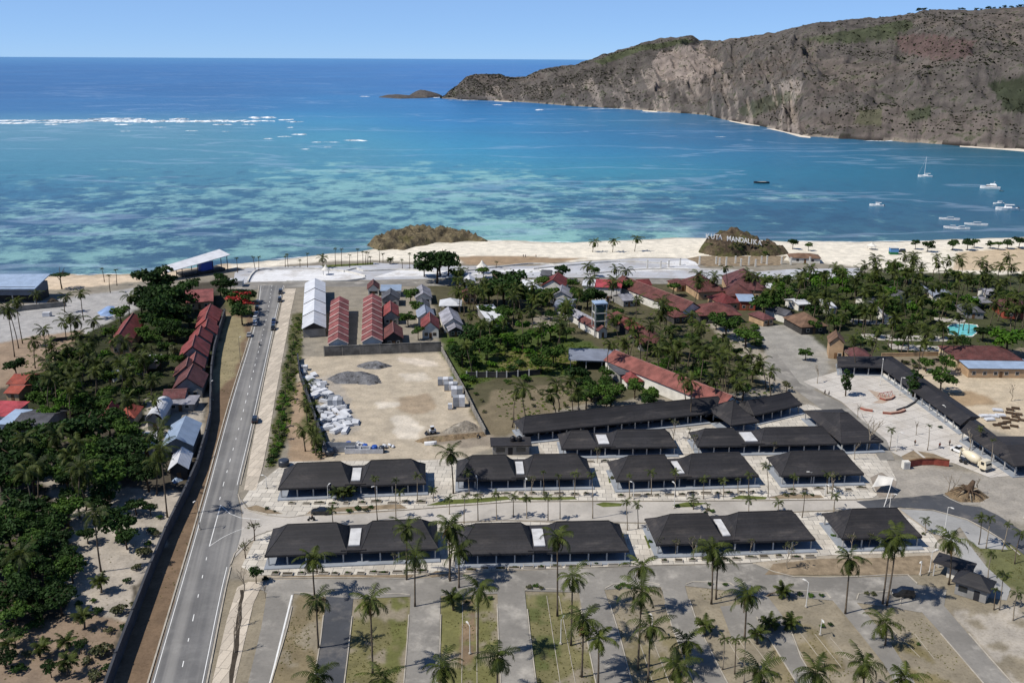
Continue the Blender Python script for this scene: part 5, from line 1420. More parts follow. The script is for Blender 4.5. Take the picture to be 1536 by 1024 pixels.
def palm_crown(seed, n=22, L=4.1, e_hi=78, e_lo=-28, droop=95, leaf=0.95, steps=14, dry=0, width=0.26):
    g = np.random.default_rng(seed); V = []; F = []
    for i in range(n):
        f = (i + .5) / n
        az = i * 2.39996 + g.uniform(-.3, .3)
        e0 = math.radians(e_hi + (e_lo - e_hi) * f ** .9 + g.uniform(-9, 9)); dr = math.radians(droop * g.uniform(.75, 1.2) * (.75 + .35 * f))
        l = L * g.uniform(.72, 1.1) * (.72 + .28 * math.sin(math.pi * min(1, f + .25)))
        side = np.array([-math.sin(az), math.cos(az), 0.]); out = np.array([math.cos(az), math.sin(az), 0.])
        tw = g.uniform(-.5, .5)
        p = np.array([0, 0, 0.]) + out * .12; pts = []
        K = steps + 2; s_ = l / K
        for k in range(K + 1):
            th = e0 - dr * (k / K) ** 1.35
            d = out * math.cos(th) + np.array([0, 0, math.sin(th)])
            pts.append((p.copy(), d)); p = p + d * s_
        up_of = lambda d: np.cross(d, side) * -1
        # rib
        b0 = len(V)
        for k, (q, d) in enumerate(pts):
            w = .06 * (1 - .75 * k / K)
            V.extend([q + side * w, q - side * w])
        F.extend([(b0 + 2 * k, b0 + 2 * k + 1, b0 + 2 * k + 3, b0 + 2 * k + 2) for k in range(K)])
        for k in range(2, K + 1):
            s = k / K; q, d = pts[k]; up = np.cross(side, d); up = up if up[2] > 0 or abs(up[2]) < .1 else -up
            ll = leaf * (.35 + .75 * math.sin(math.pi * (.12 + .8 * s))) * g.uniform(.85, 1.1)
            for sg in (-1, 1):
                sd = side * sg * math.cos(tw) + up * sg * math.sin(tw)
                dirv = sd * .80 + d * .55 - np.array([0, 0, 1]) * (.34 + .25 * s) + up * .1 + g.normal(0, .07, 3)
                dirv /= np.linalg.norm(dirv)
                w0 = width * .5
                tip = q + dirv * ll - np.array([0, 0, .12 * ll])
                b = len(V)
                V.extend([q - d * w0, q + d * w0, tip + d * w0 * .35, tip - d * w0 * .2])
                F.append((b, b + 1, b + 2, b + 3))
    return np.array(V), np.array(F)


def leaf_cloud(seed, lobes, N_, size, flat=.75, fill=.25):
    """many small leaf faces spread through overlapping lobes"""
    g = np.random.default_rng(seed)
    w = np.array([l[3] ** 2 for l in lobes]); w /= w.sum()
    idx = g.choice(len(lobes), N_, p=w); L_ = np.array(lobes)[idx]
    d = g.normal(size=(N_, 3)); d /= np.linalg.norm(d, axis=1)[:, None]
    d[:, 2] = np.where(d[:, 2] < -.35, -d[:, 2] * .6, d[:, 2])
    r = 1 - fill * g.random(N_) ** 1.2 * 2; r = np.clip(r, .15, 1) * g.uniform(.9, 1.1, N_)
    # clumps: pull leaves towards random twig ends
    p = L_[:, :3] + d * (L_[:, 3] * r)[:, None] * np.array([1, 1, flat])
    nt = max(8, N_ // 16); tw = p[g.choice(N_, nt)]
    near = g.integers(0, nt, N_)
    k = np.argmin(((p[:, None, :] - tw[None]) ** 2).sum(-1), 1)
    p = p + (tw[k] - p) * g.uniform(.15, .6, N_)[:, None]
    nrm = d * .7 + g.normal(0, .55, (N_, 3)) + np.array([0, 0, .45]); nrm /= np.linalg.norm(nrm, axis=1)[:, None]
    a = np.cross(nrm, g.normal(size=(N_, 3))); a /= np.linalg.norm(a, axis=1)[:, None]; b = np.cross(nrm, a)
    s = (size * g.uniform(.6, 1.35, N_))[:, None]
    V = np.stack([p - a * s, p + b * s * .6, p + a * s, p - b * s * .6], 1).reshape(-1, 3)
    F = np.arange(N_ * 4).reshape(-1, 4)
    return V, F


def mk(name, VF, mat): return npmesh(name, VF[0], VF[1], mat)


CROWNS = [mk('crown', palm_crown(100 + i, n=15 + i, L=4.4 + .13 * i, e_lo=-45 - 5 * i, leaf=.95, width=.25, droop=100 + 5 * i), PALM_LEAF) for i in range(5)]
# palms swept by the wind or thin
CROWNS_T = [mk('crown', palm_crown(140 + i, n=13, L=4.2, e_lo=-55, droop=120), PALM_LEAF) for i in range(2)]
YOUNG = [mk('crown', palm_crown(160 + i, n=9 + i, L=2.3, e_hi=82, e_lo=10, droop=150, leaf=.5, steps=9, width=.2), PALM_YOUNG) for i in range(3)]
TIED = [mk('crown', palm_crown(170 + i, n=8, L=1.9, e_hi=88, e_lo=60, droop=185, leaf=.34, steps=8, width=.16), PALM_YOUNG) for i in range(2)]
DRY = [mk('dead_foliage', palm_crown(180 + i, n=4, L=3.0, e_hi=-30, e_lo=-70, droop=40, leaf=.6, steps=9), PALM_DRY) for i in range(3)]
LOW = [mk('crown', palm_crown(190 + i, n=15, L=2.9, e_hi=80, e_lo=5, droop=85, leaf=.8, steps=12), PALM_LEAF) for i in range(2)]


def lob(seed, n, spread=.62, rr=(.34, .52), zf=.5):
    g = random.Random(seed); o = [(0, 0, .05, .6)]
    for i in range(n):
        a = i * 2.4 + g.uniform(-.4, .4); q = spread * g.uniform(.55, 1.05)
        o.append((math.cos(a) * q, math.sin(a) * q, g.uniform(-.25, zf), g.uniform(*rr)))
    return o


def crowns(mat, seed, N_=1900, size=.088): return [mk('crown', leaf_cloud(seed + i, lob(seed + i, 8 + i), N_, size), mat) for i in range(4)]


TC = {'d': crowns(LEAF_D, 300), 'm': crowns(LEAF_M, 320), 'l': crowns(LEAF_L, 340), 'o': crowns(LEAF_O, 360, 800)}
WIDE = [mk('crown', leaf_cloud(381, [(math.cos(a) * .6, math.sin(a) * .6, random.uniform(-.05, .12), .36) for a in np.arange(0, 6.2, .8)] + [(0, 0, .12, .42)], 1500, .075, flat=.45), LEAF_D)]
TALL = [mk('crown', leaf_cloud(385 + i, [(random.uniform(-.2, .2), random.uniform(-.2, .2), -0.9 + .36 * k, .5 - .05 * abs(k - 2)) for k in range(6)], 1500, .085, flat=.9), LEAF_D) for i in range(2)]
SPARSE = [mk('crown', leaf_cloud(390 + i, lob(390 + i, 9, .7, (.2, .36)), 330, .06, fill=.5), LEAF_O) for i in range(2)]
SHRUB = {k: [mk('foliage', leaf_cloud(400 + 7 * i + j * 31, lob(400 + i, 6, .6, (.3, .5), .25), 520, .12), mt_) for i in range(3)] for j, (k, mt_) in enumerate((('d', LEAF_D), ('m', LEAF_M), ('o', LEAF_O), ('l', LEAF_L)))}
BLOOMS = mk('blossom', leaf_cloud(450, lob(451, 9, .75, (.25, .4)), 620, .075, fill=.12), BLOOM)


def limbs(seed):
    g = random.Random(seed); mb = MB()
    mb.tube([(0, 0, -.02), (.03, .02, .3), (.0, .05, .62), (.04, .02, .8)], [.075, .06, .05, .03], 6)
    for k in range(5):
        a = k * 1.3 + g.random(); z = .45 + .07 * k; r = .5 + .25 * g.random()
        mb.tube([(0, .03, z), (math.cos(a) * r * .45, math.sin(a) * r * .45, z + .2), (math.cos(a) * r, math.sin(a) * r, z + .42)], [.035, .025, .012], 4)
    return mb.mesh('trunk', BARK2, True)


LIMBS = [limbs(i) for i in range(3)]


def bare(seed, mat, twigs=9):
    g = random.Random(seed); mb = MB()
    def br(p, d, l, r, n):
        q = p + d * l
        m_ = (p + q) / 2 + Vector((g.uniform(-.1, .1), g.uniform(-.1, .1), 0)) * l
        mb.tube([p, m_, q], [r, r * .8, r * .6], 4, False)
        if n > 0:
            for _ in range(3 if n > 1 else 2):
                e = (d + Vector((g.uniform(-.8, .8), g.uniform(-.8, .8), g.uniform(-.1, .5)))).normalized()
                br(q if g.random() < .6 else m_, e, l * g.uniform(.5, .75), r * .6, n - 1)
    br(Vector((0, 0, -.03)), Vector((.06, .02, 1)).normalized(), .5, .03, 3)
    return mb.mesh('branches', mat)


BARE = [bare(i, BARKP) for i in range(4)]
VEG = []       # (object, phrase, group, label or None)
palm_i = 0


def palm(bx, by, cx, cy, sc=1.0, label=None, crown=None, kind='coconut palm', dry=True, r0=.19, name='coconut_palm', group='coconut palms', bark=None):
    """foreground palm: foot and crown each given where the photo shows them"""
    global palm_i
    b = P(bx, by); d = ray(cx, cy); t_ = (b.y) / d.y; c = CAMP + d * t_
    h = c.z; lean = c.x - b.x
    t = thing(name, None, kind, (b.x, b.y, -.05), 0)
    n = 8; ph = random.uniform(0, 6); pts = []; rad = []
    for k in range(n + 1):
        s = k / n
        pts.append((lean * (s ** 1.4), math.sin(ph) * .35 * math.sin(math.pi * s), h * s)); rad.append(r0 * (1.25 if k == 0 else 1 - .38 * s))
    MB().tube(pts, rad, 7).build('trunk', bark or BARK, t, True)
    cr = link('crown', (crown or CROWNS)[palm_i % len(crown or CROWNS)], t); cr.location = (lean, 0, h + .05); cr.rotation_euler = (random.uniform(-.1, .1), random.uniform(-.1, .1), random.uniform(0, 6.28)); cr.scale = (sc,) * 3
    if dry and palm_i % 2 == 0:
        q = link('dead_foliage', DRY[palm_i % 3], t); q.location = (lean, 0, h - .1); q.rotation_euler = (0, 0, random.uniform(0, 6)); q.scale = (sc * .9,) * 3
    palm_i += 1
    VEG.append((t, kind, group, label))
    return t


TRUNKS = []
for i in range(4):
    pts = [((.9 + .5 * i) * (k / 7) ** 1.6 * (1 if i % 2 else -1), .3 * math.sin(k), 10 * k / 7) for k in range(8)]
    TRUNKS.append((MB().tube(pts, [.24] + [.18 - .012 * k for k in range(7)], 6).mesh('trunk', BARK, True), pts[-1][0], pts[-1][1]))
PROTO = None


def grove_palm(cx, cy, h=None, sc=None, base=None):
    """palm of the groves: its crown stands where the photo shows one"""
    global palm_i
    h = h or random.uniform(8.5, 13); sc = sc or random.uniform(.82, 1.08)
    c = P(cx, cy, h) if base is None else None
    i = palm_i % 4; me, ox, oy = TRUNKS[i]
    rz = random.uniform(0, 6.28); k = h / 10
    dx, dy = ox * math.cos(rz) - oy * math.sin(rz), ox * math.sin(rz) + oy * math.cos(rz)
    t = thing('coconut_palm', None, 'coconut palm', (c.x - dx, c.y - dy, -.05), rz)
    q = link('trunk', me, t); q.scale = (1, 1, k)
    cr = link('crown', (CROWNS + CROWNS_T)[random.randrange(7)], t); cr.location = (ox, oy, h); cr.scale = (sc, sc, sc * random.uniform(.9, 1.1)); cr.rotation_euler = (random.uniform(-.15, .15), random.uniform(-.15, .15), random.uniform(0, 6.28))
    palm_i += 1
    VEG.append((t, 'coconut palm', 'coconut palms', None))
    return t


def tree(cx, cy, rpx, kind='d', hc=None, trunk=None, squash=1.0, phrase=None, label=None, crown=None, name='broadleaf_tree', lean=0, cat='tree'):
    """tree whose crown centre and radius are given as the photo shows them"""
    r = rpx * mpp(cx, cy, 4) * 1.3
    hc = hc or (r * .72 + random.uniform(.4, 1.5))
    c = P(cx, cy, hc)
    t = thing(name, None, cat, (c.x, c.y, -.05), random.uniform(0, 6.28))
    q = link('trunk', random.choice(LIMBS), t); q.scale = (r * .9, r * .9, hc * 1.05 / .8)
    cr = link('crown', random.choice(crown or TC[kind]), t); cr.location = (0, 0, hc); cr.scale = (r * random.uniform(.94, 1.06), r, r * squash * random.uniform(.85, 1.05)); cr.rotation_euler = (0, 0, random.uniform(0, 6))
    ph = phrase or {'d': 'dark green broadleaf tree', 'm': 'green broadleaf tree', 'l': 'bright green broadleaf tree', 'o': 'olive green broadleaf tree'}[kind]
    VEG.append((t, ph, 'broadleaf trees', label))
    return t


def shrub(cx, cy, rpx, kind='m', sq=.9, label=None, phrase=None):
    r = rpx * mpp(cx, cy) * 1.1
    c = P(cx, cy, r * .35)
    o = link('shrub', random.choice(SHRUB[kind]))
    o.location = (c.x, c.y, r * .35); o.scale = (r, r, r * sq); o.rotation_euler = (0, 0, random.uniform(0, 6))
    tag(o, cat='shrub')
    VEG.append((o, phrase or {'d': 'dark green shrub', 'm': 'green shrub', 'o': 'dry olive shrub', 'l': 'bright green shrub'}[kind], 'shrubs', label))
    return o


def bare_tree(bx, by, cx, cy, phrase='bare pale tree', label=None, leaves=0):
    b = P(bx, by); d = ray(cx, cy); t_ = b.y / d.y; c = CAMP + d * t_; h = c.z
    t = thing('bare_tree', None, 'bare tree', (b.x, b.y, -.05), random.uniform(0, 6))
    q = link('branches', random.choice(BARE), t); q.scale = (h * .8, h * .8, h * .92)
    if leaves:
        cr = link('crown', random.choice(SPARSE), t); cr.location = (0, 0, h * .85); cr.scale = (h * .32,) * 3
    VEG.append((t, phrase, 'bare trees', label))
    return t


# ---- foreground palms, each where it stands
for a in ((472, 893, 469, 838), (478, 971, 475, 900), (610, 869, 610, 792), (622.5, 909, 622.5, 835), (675, 871, 673, 787), (688.5, 881, 688.5, 825), (559, 1011, 555, 901), (716.5, 987, 718, 883), (664, 1060, 664, 1000), (746, 1050, 746, 985),
          (478, 1075, 476, 1013), (575, 1090, 573, 1018), (836, 923, 836, 805), (856.5, 967, 859, 866), (872.5, 1014, 875.5, 929), (897, 1030, 898, 957), (961, 920, 962, 850), (957, 1003, 963, 886), (972, 1022, 976, 939), (1067, 905, 1068.5, 822), (1117, 957, 1120.6, 893),
          (1028, 995, 1029, 962), (1012, 1055, 1014, 1000), (1141, 1050, 1141, 1005), (1268, 920, 1275.5, 838), (1324, 905, 1335, 818), (1423, 876, 1426.6, 810), (1327.5, 967, 1327.5, 934), (1295, 1050, 1296, 995), (1225, 1065, 1225, 1008), (1357, 1070, 1357, 1016), (1330, 908, 1345, 805),
          (680, 740, 676, 679), (1074, 898, 1078, 835), (674, 868, 681, 798)):
    palm(*a, sc=random.uniform(.88, 1.04))
for a in ((680, 914, 677, 897), (1057, 950, 1057, 938), (1136, 965, 1137, 950), (515, 748, 515, 738), (524, 746, 524, 737), (506, 748, 506, 739), (1185, 943, 1186, 934), (1155, 943, 1155, 935), (1150, 894, 1175, 886)):
    palm(*a, sc=.85, crown=LOW, kind='low palm', dry=False, group='low bushy palms', name='low_palm')
# seaside palms
for a in ((889, 378, 892, 363), (919, 378, 921, 362), (952, 377, 956, 358)):
    palm(*a, sc=.95, dry=False)
# ---- palms of the left grove, seen singly
for a in ((22, 535, 10, 462), (28, 522, 14, 468), (34, 515, 24, 452), (125.6, 480, 121, 440), (55, 458, 54, 441), (97, 468, 98, 445), (108, 510, 104, 475), (113, 511, 113, 481), (99, 506, 96, 483), (53, 552, 51, 511), (142, 520, 140, 481), (194, 482, 194, 444), (126, 750, 115.5, 663.5), (112.5, 755, 103, 684),
          (54.6, 782, 38, 707), (151.6, 856.5, 142, 770), (251, 775, 241, 674), (235, 741, 236, 694), (113, 611, 109, 568), (218, 578, 216, 522), (70, 530, 64, 494), (243, 700, 239, 643), (190, 560, 186, 512), (30, 900, 30, 832)):
    palm(*a, sc=random.uniform(.85, 1.02), dry=False)
for a in ((152, 888, 150, 873), (127, 942, 124, 924), (99, 975, 99, 962), (100, 1013, 101, 992), (10, 985, 13, 965), (41, 915, 41, 899), (25, 932, 25, 916), (60, 985, 62, 972)):
    palm(*a, sc=.85, crown=LOW, kind='low palm', dry=False, group='low bushy palms', name='low_palm')
# ---- young palms planted along the streets and the beach
YP = [(816, 743, 815, 709), (862, 746, 863, 711), (889, 777, 888, 712), (822, 781, 822, 745), (944, 748, 944, 715), (977, 742, 977, 710), (1013, 745, 1013, 708), (1055, 748, 1056, 719), (1107, 741, 1107, 720), (1123, 742, 1124, 713), (941, 795, 939, 753), (957, 792, 956, 758), (1060, 776, 1061, 758), (1123, 775, 1124, 750),
      (704, 742, 702, 709), (566, 780, 562, 718), (594, 780, 594, 722), (626, 750, 626, 715), (500, 787, 498, 765), (674, 771, 674, 748), (696, 785, 697, 746), (717, 781, 716, 745), (745, 780, 744, 742), (1152, 745, 1150, 700), (1203, 776, 1207, 742), (1251, 768, 1253, 745), (1168, 768, 1168, 755), (1241, 740, 1241, 712),
      (1391, 675, 1394, 640), (1334, 675, 1337, 646), (1468, 816, 1472, 777), (1479, 822, 1486, 778), (1503, 826, 1512, 788), (1522, 845, 1531, 802), (1482, 868, 1487.5, 831), (1499, 914, 1505, 863), (1491, 914, 1494, 886), (1520, 930, 1526, 891), (1084, 1003, 1087, 960), (1102, 1010, 1104, 960), (1116, 1023, 1118, 960),
      (1389, 799, 1389, 782), (770, 775, 770, 745), (790, 777, 790, 748), (840, 778, 840, 748), (1040, 764, 1040, 750), (600, 755, 600, 738), (650, 752, 650, 735), (840, 744, 838, 715), (1190, 742, 1191, 716), (1085, 745, 1085, 722), (1470, 676, 1471, 644), (1485, 703, 1490, 661)]
for i, a in enumerate(YP):
    palm(*a, sc=random.uniform(.72, .95), crown=YOUNG + TIED[:1], kind='young palm', dry=False, r0=.12, name='young_palm', group='young palms planted in rows', bark=BARKP if i % 3 else BARK)
BP = [(356.6, 409, 354.7, 388.6), (383, 405, 379.7, 386.6), (388.3, 406, 388, 386.6), (432.4, 402, 431, 382.7), (450.4, 402, 450, 391.5), (461.3, 403, 460.7, 381.7), (503.5, 399, 502.7, 374), (512.3, 399, 512, 375), (524.6, 401, 524.6, 383.7), (536.7, 398, 536.7, 375), (544.5, 397, 544, 378.8), (548.4, 397, 549, 379.8), (551.6, 397, 552, 379.8),
      (556, 396, 555.5, 386.6), (569.5, 394.4, 568.8, 375.9), (574.4, 393.4, 574.4, 381.7), (614.6, 404, 614, 381.5), (603.5, 403, 603, 391), (156.6, 422.6, 153, 404), (175.4, 428, 173.7, 406), (165.6, 439, 163.6, 414.5), (744, 402, 745, 394), (428, 401, 428, 386)]
ORD = ['', 'second', 'third', 'fourth', 'fifth', 'sixth', 'seventh', 'eighth', 'ninth', 'tenth', 'eleventh', 'twelfth', 'thirteenth', 'fourteenth', 'fifteenth', 'sixteenth', 'seventeenth', 'eighteenth', 'nineteenth', 'twentieth']
BP.sort()
nb = 0
for a in BP:
    lab = None
    if a[0] > 340:
        nb += 1
        lab = ('slim planted palm with a tied top, ' + (ORD[nb - 1] or 'first') + ' from the stage along the beach') if nb <= 20 else None
    palm(*a, sc=1.0, crown=TIED, kind='planted palm', dry=False, r0=.17, name='planted_palm', group='tied palms along the beach', bark=BARK2, label=lab)
palm(484.6, 402, 483.6, 386.6, sc=.9, dry=False)
palm(585, 396, 585, 390, sc=.9, crown=LOW, kind='low palm', dry=False, name='low_palm', group='low bushy palms')


# ---- grove palms spread by region
def region(poly, n, dmin=4.5, **k):
    """points spread on the ground below the crowns of a region of the photo"""
    P_ = np.array(poly); got = []; tries = 0
    # even on the ground: weight rows by true area
    while len(got) < n and tries < 9000:
        tries += 1
        x = random.uniform(P_[:, 0].min(), P_[:, 0].max()); y = random.uniform(P_[:, 1].min(), P_[:, 1].max())
        if not inpoly(np.array([x]), np.array([y]), poly)[0]: continue
        p = P(x, y, 10)
        if random.random() > (mpp(x, y) / .34) ** 2: continue
        if any((p - q).length < dmin for q, _ in got): continue
        if any((Vector((p.x, p.y, 0)) - l).length < 7.0 for _, l in LAND): continue
        got.append((p, (x, y)))
    return [g[1] for g in got]


for poly, n in (([(1185, 402), (1330, 398), (1440, 404), (1536, 412), (1560, 470), (1400, 462), (1300, 458), (1190, 455)], 68), ([(1290, 378), (1400, 384), (1560, 384), (1560, 402), (1290, 399)], 20), ([(1040, 402), (1185, 398), (1185, 440), (1040, 425)], 10), ([(905, 440), (985, 445), (1060, 480), (1165, 560), (1160, 588), (1050, 580), (960, 540), (905, 520)], 42),
                ([(690, 402), (800, 412), (850, 396), (950, 405), (900, 450), (830, 480), (760, 490), (670, 470)], 32), ([(40, 505), (130, 495), (210, 515), (275, 560), (250, 610), (100, 590), (20, 575)], 29), ([(1225, 470), (1440, 468), (1440, 512), (1290, 520)], 17), ([(860, 560), (950, 590), (800, 600), (745, 580)], 6),
                ([(0, 650), (120, 640), (160, 700), (60, 760), (0, 760)], 5), ([(690, 480), (860, 470), (860, 520), (700, 520)], 6)):
    for c in region(poly, n): grove_palm(*c)
# ---- broadleaf trees
for x, y, r in ((228, 421, 22), (262, 446, 24), (240, 470, 26), (269, 472, 18), (223, 440, 18), (247, 425, 15), (212, 456, 17), (256, 462, 15), (238, 445, 16), (288, 425, 10), (330, 415, 9), (279, 500, 13), (252, 495, 16), (23, 548, 15), (74, 575, 19), (127, 530, 16), (95, 545, 14), (127, 640, 32), (84, 650, 24), (162, 632, 20), (183, 674, 27), (163, 702, 23), (25, 684, 28), (46, 712, 25), (66, 690, 20), (142, 757, 18), (173, 783, 25), (203, 757, 15), (188, 803, 15), (25, 757, 25), (12, 793, 26),
                (74, 783, 21), (84, 808, 19), (51, 823, 25), (96, 828, 17), (46, 845, 24), (81, 855, 20), (22, 880, 25), (66, 893, 19), (-12, 840, 26), (110, 690, 22), (0, 715, 24), (100, 720, 18), (30, 640, 16), (145, 672, 18), (345, 440, 14), (362, 468, 15), (372, 442, 12), (330, 428, 12), (345, 425, 9), (200, 690, 14), (-5, 905, 22), (20, 950, 15), (58, 915, 13), (98, 885, 12), (6, 985, 14), (120, 965, 9), (75, 1000, 11), (110, 840, 12), (130, 800, 12), (225, 760, 9),
                (655, 398, 24), (672, 394, 16), (636, 400, 13), (756, 428, 26), (776, 440, 22), (733, 434, 18), (709, 502, 18), (694, 532, 16), (867, 563, 18), (844, 408, 11), (881, 446, 16), (895, 444, 14), (1430, 366, 8), (1392, 369, 8), (1452, 365, 8), (1486, 366, 6), (1512, 365, 7), (1530, 361, 9), (1374, 365, 6), (1190, 364, 7), (383, 858, 10),
                (1300, 440, 14), (1240, 445, 13), (1290, 468, 14), (1350, 470, 12), (1476, 497, 12), (1445, 512, 10), (1340, 425, 12), (1420, 430, 12), (1200, 430, 12), (1222, 465, 12), (1380, 455, 13), (1500, 440, 12)):
    tree(x, y, r, 'd')
for x, y, r in ((616, 442, 10), (612, 477, 11), (625, 460, 10), (627, 497, 8), (764, 471, 12), (729, 520, 16), (830, 532, 15), (807, 454, 13), (860, 425, 8), (892, 406, 8), (917, 591, 17), (887, 585, 15), (953, 580, 13), (976, 592, 13), (811, 544, 14), (1090, 489, 18), (1120, 503, 17), (1075, 480, 12), (1004, 544, 13), (1115, 585, 11), (1065, 588, 11), (1146, 455, 17), (1161, 449, 18),
                (1413, 569, 16), (1209, 530, 9), (1222, 488, 9), (1253, 483, 11), (1339, 458, 11), (1420, 462, 12), (1390, 545, 9), (1420, 545, 11), (1213, 368, 5), (1462, 364, 6), (1498, 366, 6), (940, 430, 12), (1010, 430, 10), (850, 500, 10), (1130, 560, 11), (1050, 550, 11), (1020, 520, 11), (910, 560, 10), (180, 470, 12), (168, 498, 11), (250, 520, 11), (268, 540, 10), (226, 508, 12), (284, 482, 8), (262, 500, 10), (118, 600, 16), (60, 600, 15), (160, 590, 16), (200, 590, 14), (230, 570, 12), (240, 540, 11), (150, 555, 12), (1150, 420, 10), (1270, 420, 10), (1460, 425, 10), (1390, 420, 10), (1180, 440, 12)):
    tree(x, y, r, 'm')
random.seed(57)
for poly, n, r0, k in (([(0, 650), (200, 640), (245, 700), (200, 740), (110, 740), (95, 830), (120, 870), (60, 930), (-20, 920)], 34, (16, 25), 'ddmm'), ([(30, 560), (130, 520), (250, 470), (285, 500), (262, 590), (180, 630), (60, 620), (10, 600)], 26, (10, 16), 'dmml'), ([(680, 405), (850, 405), (900, 445), (850, 470), (760, 490), (690, 470)], 15, (8, 13), 'dmm'),
                       ([(900, 450), (990, 455), (1060, 490), (1165, 575), (1150, 592), (1050, 588), (930, 545)], 18, (7, 11), 'dmml'), ([(1150, 408), (1330, 404), (1440, 410), (1536, 420), (1560, 480), (1400, 472), (1180, 460)], 34, (9, 13), 'dmml'), ([(1230, 470), (1420, 470), (1420, 520), (1290, 515)], 14, (7, 10), 'dm'), ([(680, 500), (740, 480), (850, 490), (750, 530), (700, 560), (672, 530)], 12, (9, 14), 'mlm'), ([(860, 560), (960, 585), (980, 600), (880, 605)], 7, (10, 14), 'md')):
    for x, y in region(poly, n, 5): tree(x, y, random.uniform(*r0), random.choice(k))
for x, y, r in ((211, 697, 13), (100, 570, 9), (262, 525, 10), (1180, 578, 8)): tree(x, y, r, 'o', phrase='yellowish olive tree')
tree(1514, 507, 24, 'l', squash=.8, label='big round bright green tree beside the long brown hall', name='round_tree')
tree(1271, 570, 13, 'd', hc=5.2, crown=TALL, label='tall dark columnar tree at the inner corner of the plaza', name='columnar_tree')
tree(1372, 573, 15, 'd', hc=5.0, crown=TALL, label='dense dark tree growing against the L-shaped arcade roof', name='columnar_tree')
tree(90, 412, 12, 'd', hc=6.5, squash=.5, crown=WIDE, label='flat-crowned lone tree on the sand beside the beach hall', name='beach_tree')
tree(660, 392, 20, 'd', hc=7, squash=.6, crown=WIDE, phrase='wide dark spreading tree')
tree(380, 788, 12, 'o', crown=SPARSE, hc=3.6, label='sparse pale green street tree on the corner kerb', name='street_tree')
tree(367, 818, 11, 'o', crown=SPARSE, hc=3.0, label='low sparse tree on the dirt corner below the junction', name='street_tree')
t_ = tree(358, 453, 15, 'm', hc=5.5, label='flowering tree covered in red blossom beside the far end of the road', name='flame_tree')
q_ = link('blossom', BLOOMS, t_); q_.location = (-.4, -.6, 6.3); q_.scale = (6.0, 6.0, 4.9)
# ---- shrubs
for x, y, r in ((216, 828, 15), (178, 914, 15), (152, 975, 20), (142, 1012, 14), (235, 800, 8), (130, 990, 10), (205, 850, 9), (165, 945, 9), (200, 905, 7)): shrub(x, y, r, 'o', phrase='greyish olive shrub')
for x, y, r in ((228, 795, 9), (147, 916, 11), (51, 937, 16), (28, 1003, 13), (8, 940, 13), (405, 690, 8), (411, 682, 7), (118, 905, 8), (398, 868, 7), (700, 580, 9)): shrub(x, y, r, 'd')
random.seed(21)
for x, y, r in ((70, 960, 8), (95, 1005, 9), (160, 1000, 10), (118, 930, 7), (185, 940, 8), (40, 980, 9), (190, 870, 8), (222, 815, 7), (240, 775, 6), (140, 900, 6)): shrub(x, y, r, random.choice('dmo'))
for i in range(52):
    f = i / 51; x = 450 + (414 - 450) * f ** .8 + random.uniform(-5 - 4 * f, 5 + 4 * f); y = 478 + 205 * f
    shrub(x, y, random.uniform(4, 7.5) * (.6 + .7 * f), random.choice('mmdol'))
for i in range(9):
    f = i / 8; palm(447 - 28 * f + random.uniform(-4, 4), 500 + 160 * f, 446 - 28 * f + random.uniform(-4, 4), 500 + 160 * f - random.uniform(14, 22), sc=.6, crown=YOUNG, kind='young palm', dry=False, r0=.12, name='young_palm', group='young palms planted in rows')
for a in ((461, 640, 460, 608), (468, 668, 467, 640), (474, 682, 474, 655), (458, 676, 454, 645), (463, 600, 462, 575)): palm(*a, sc=.75, dry=False)
for i in range(20):
    f = i / 19; shrub(456 + 26 * f + random.uniform(-4, 4), 590 + 95 * f, random.uniform(4, 6.5), random.choice('moo'))
for x, y in region([(668, 505), (850, 495), (860, 560), (740, 575), (695, 580)], 40, 2.5): shrub(x, y, random.uniform(5, 11), random.choice('mmdl'))
for x, y in region([(700, 590), (870, 575), (880, 600), (770, 630), (735, 640)], 14, 3): shrub(x, y, random.uniform(3, 6), random.choice('omo'))
for x, y in region([(1080, 470), (1130, 480), (1150, 520), (1110, 510)], 10, 3): shrub(x, y, random.uniform(5, 8), 'm')
for x, y in region([(1200, 478), (1440, 480), (1440, 545), (1300, 530), (1230, 520)], 22, 3): shrub(x, y, random.uniform(4, 7), random.choice('mdml'))
for x, y in region([(920, 470), (1060, 500), (1150, 580), (1080, 595), (960, 560)], 20, 3): shrub(x, y, random.uniform(4, 7), random.choice('mdm'))
for x, y, r in ((794, 880, 6), (804, 878, 6), (812, 881, 5), (926, 880, 6), (934, 876, 6), (943, 880, 5), (1176, 886, 7), (1200, 890, 6), (1216, 892, 6), (1232, 892, 5), (1246, 936, 5), (1233, 938, 5), (1310, 890, 6), (1300, 889, 5), (1065, 875, 5), (1088, 876, 5), (1150, 938, 6), (1165, 937, 6), (690, 896, 6), (735, 896, 5), (700, 902, 4), (1378, 965, 4),
                (536, 762, 7), (524, 766, 6), (548, 764, 6), (556, 760, 5), (918, 717, 5), (975, 812, 5), (1250, 803, 5), (1062, 764, 5), (1068, 766, 5), (1058, 768, 4), (1179, 742, 5), (1190, 740, 5), (1218, 742, 4), (1016, 758, 5), (1038, 758, 4), (1385, 800, 4), (1395, 606, 5), (1403, 612, 5), (1410, 640, 4), (1188, 740, 4), (400, 762, 4), (412, 766, 3)):
    shrub(x, y, r, random.choice('mdo'))
for i in range(26):
    shrub(random.uniform(1320, 1420), random.uniform(538, 553), random.uniform(3, 6), random.choice('om'))
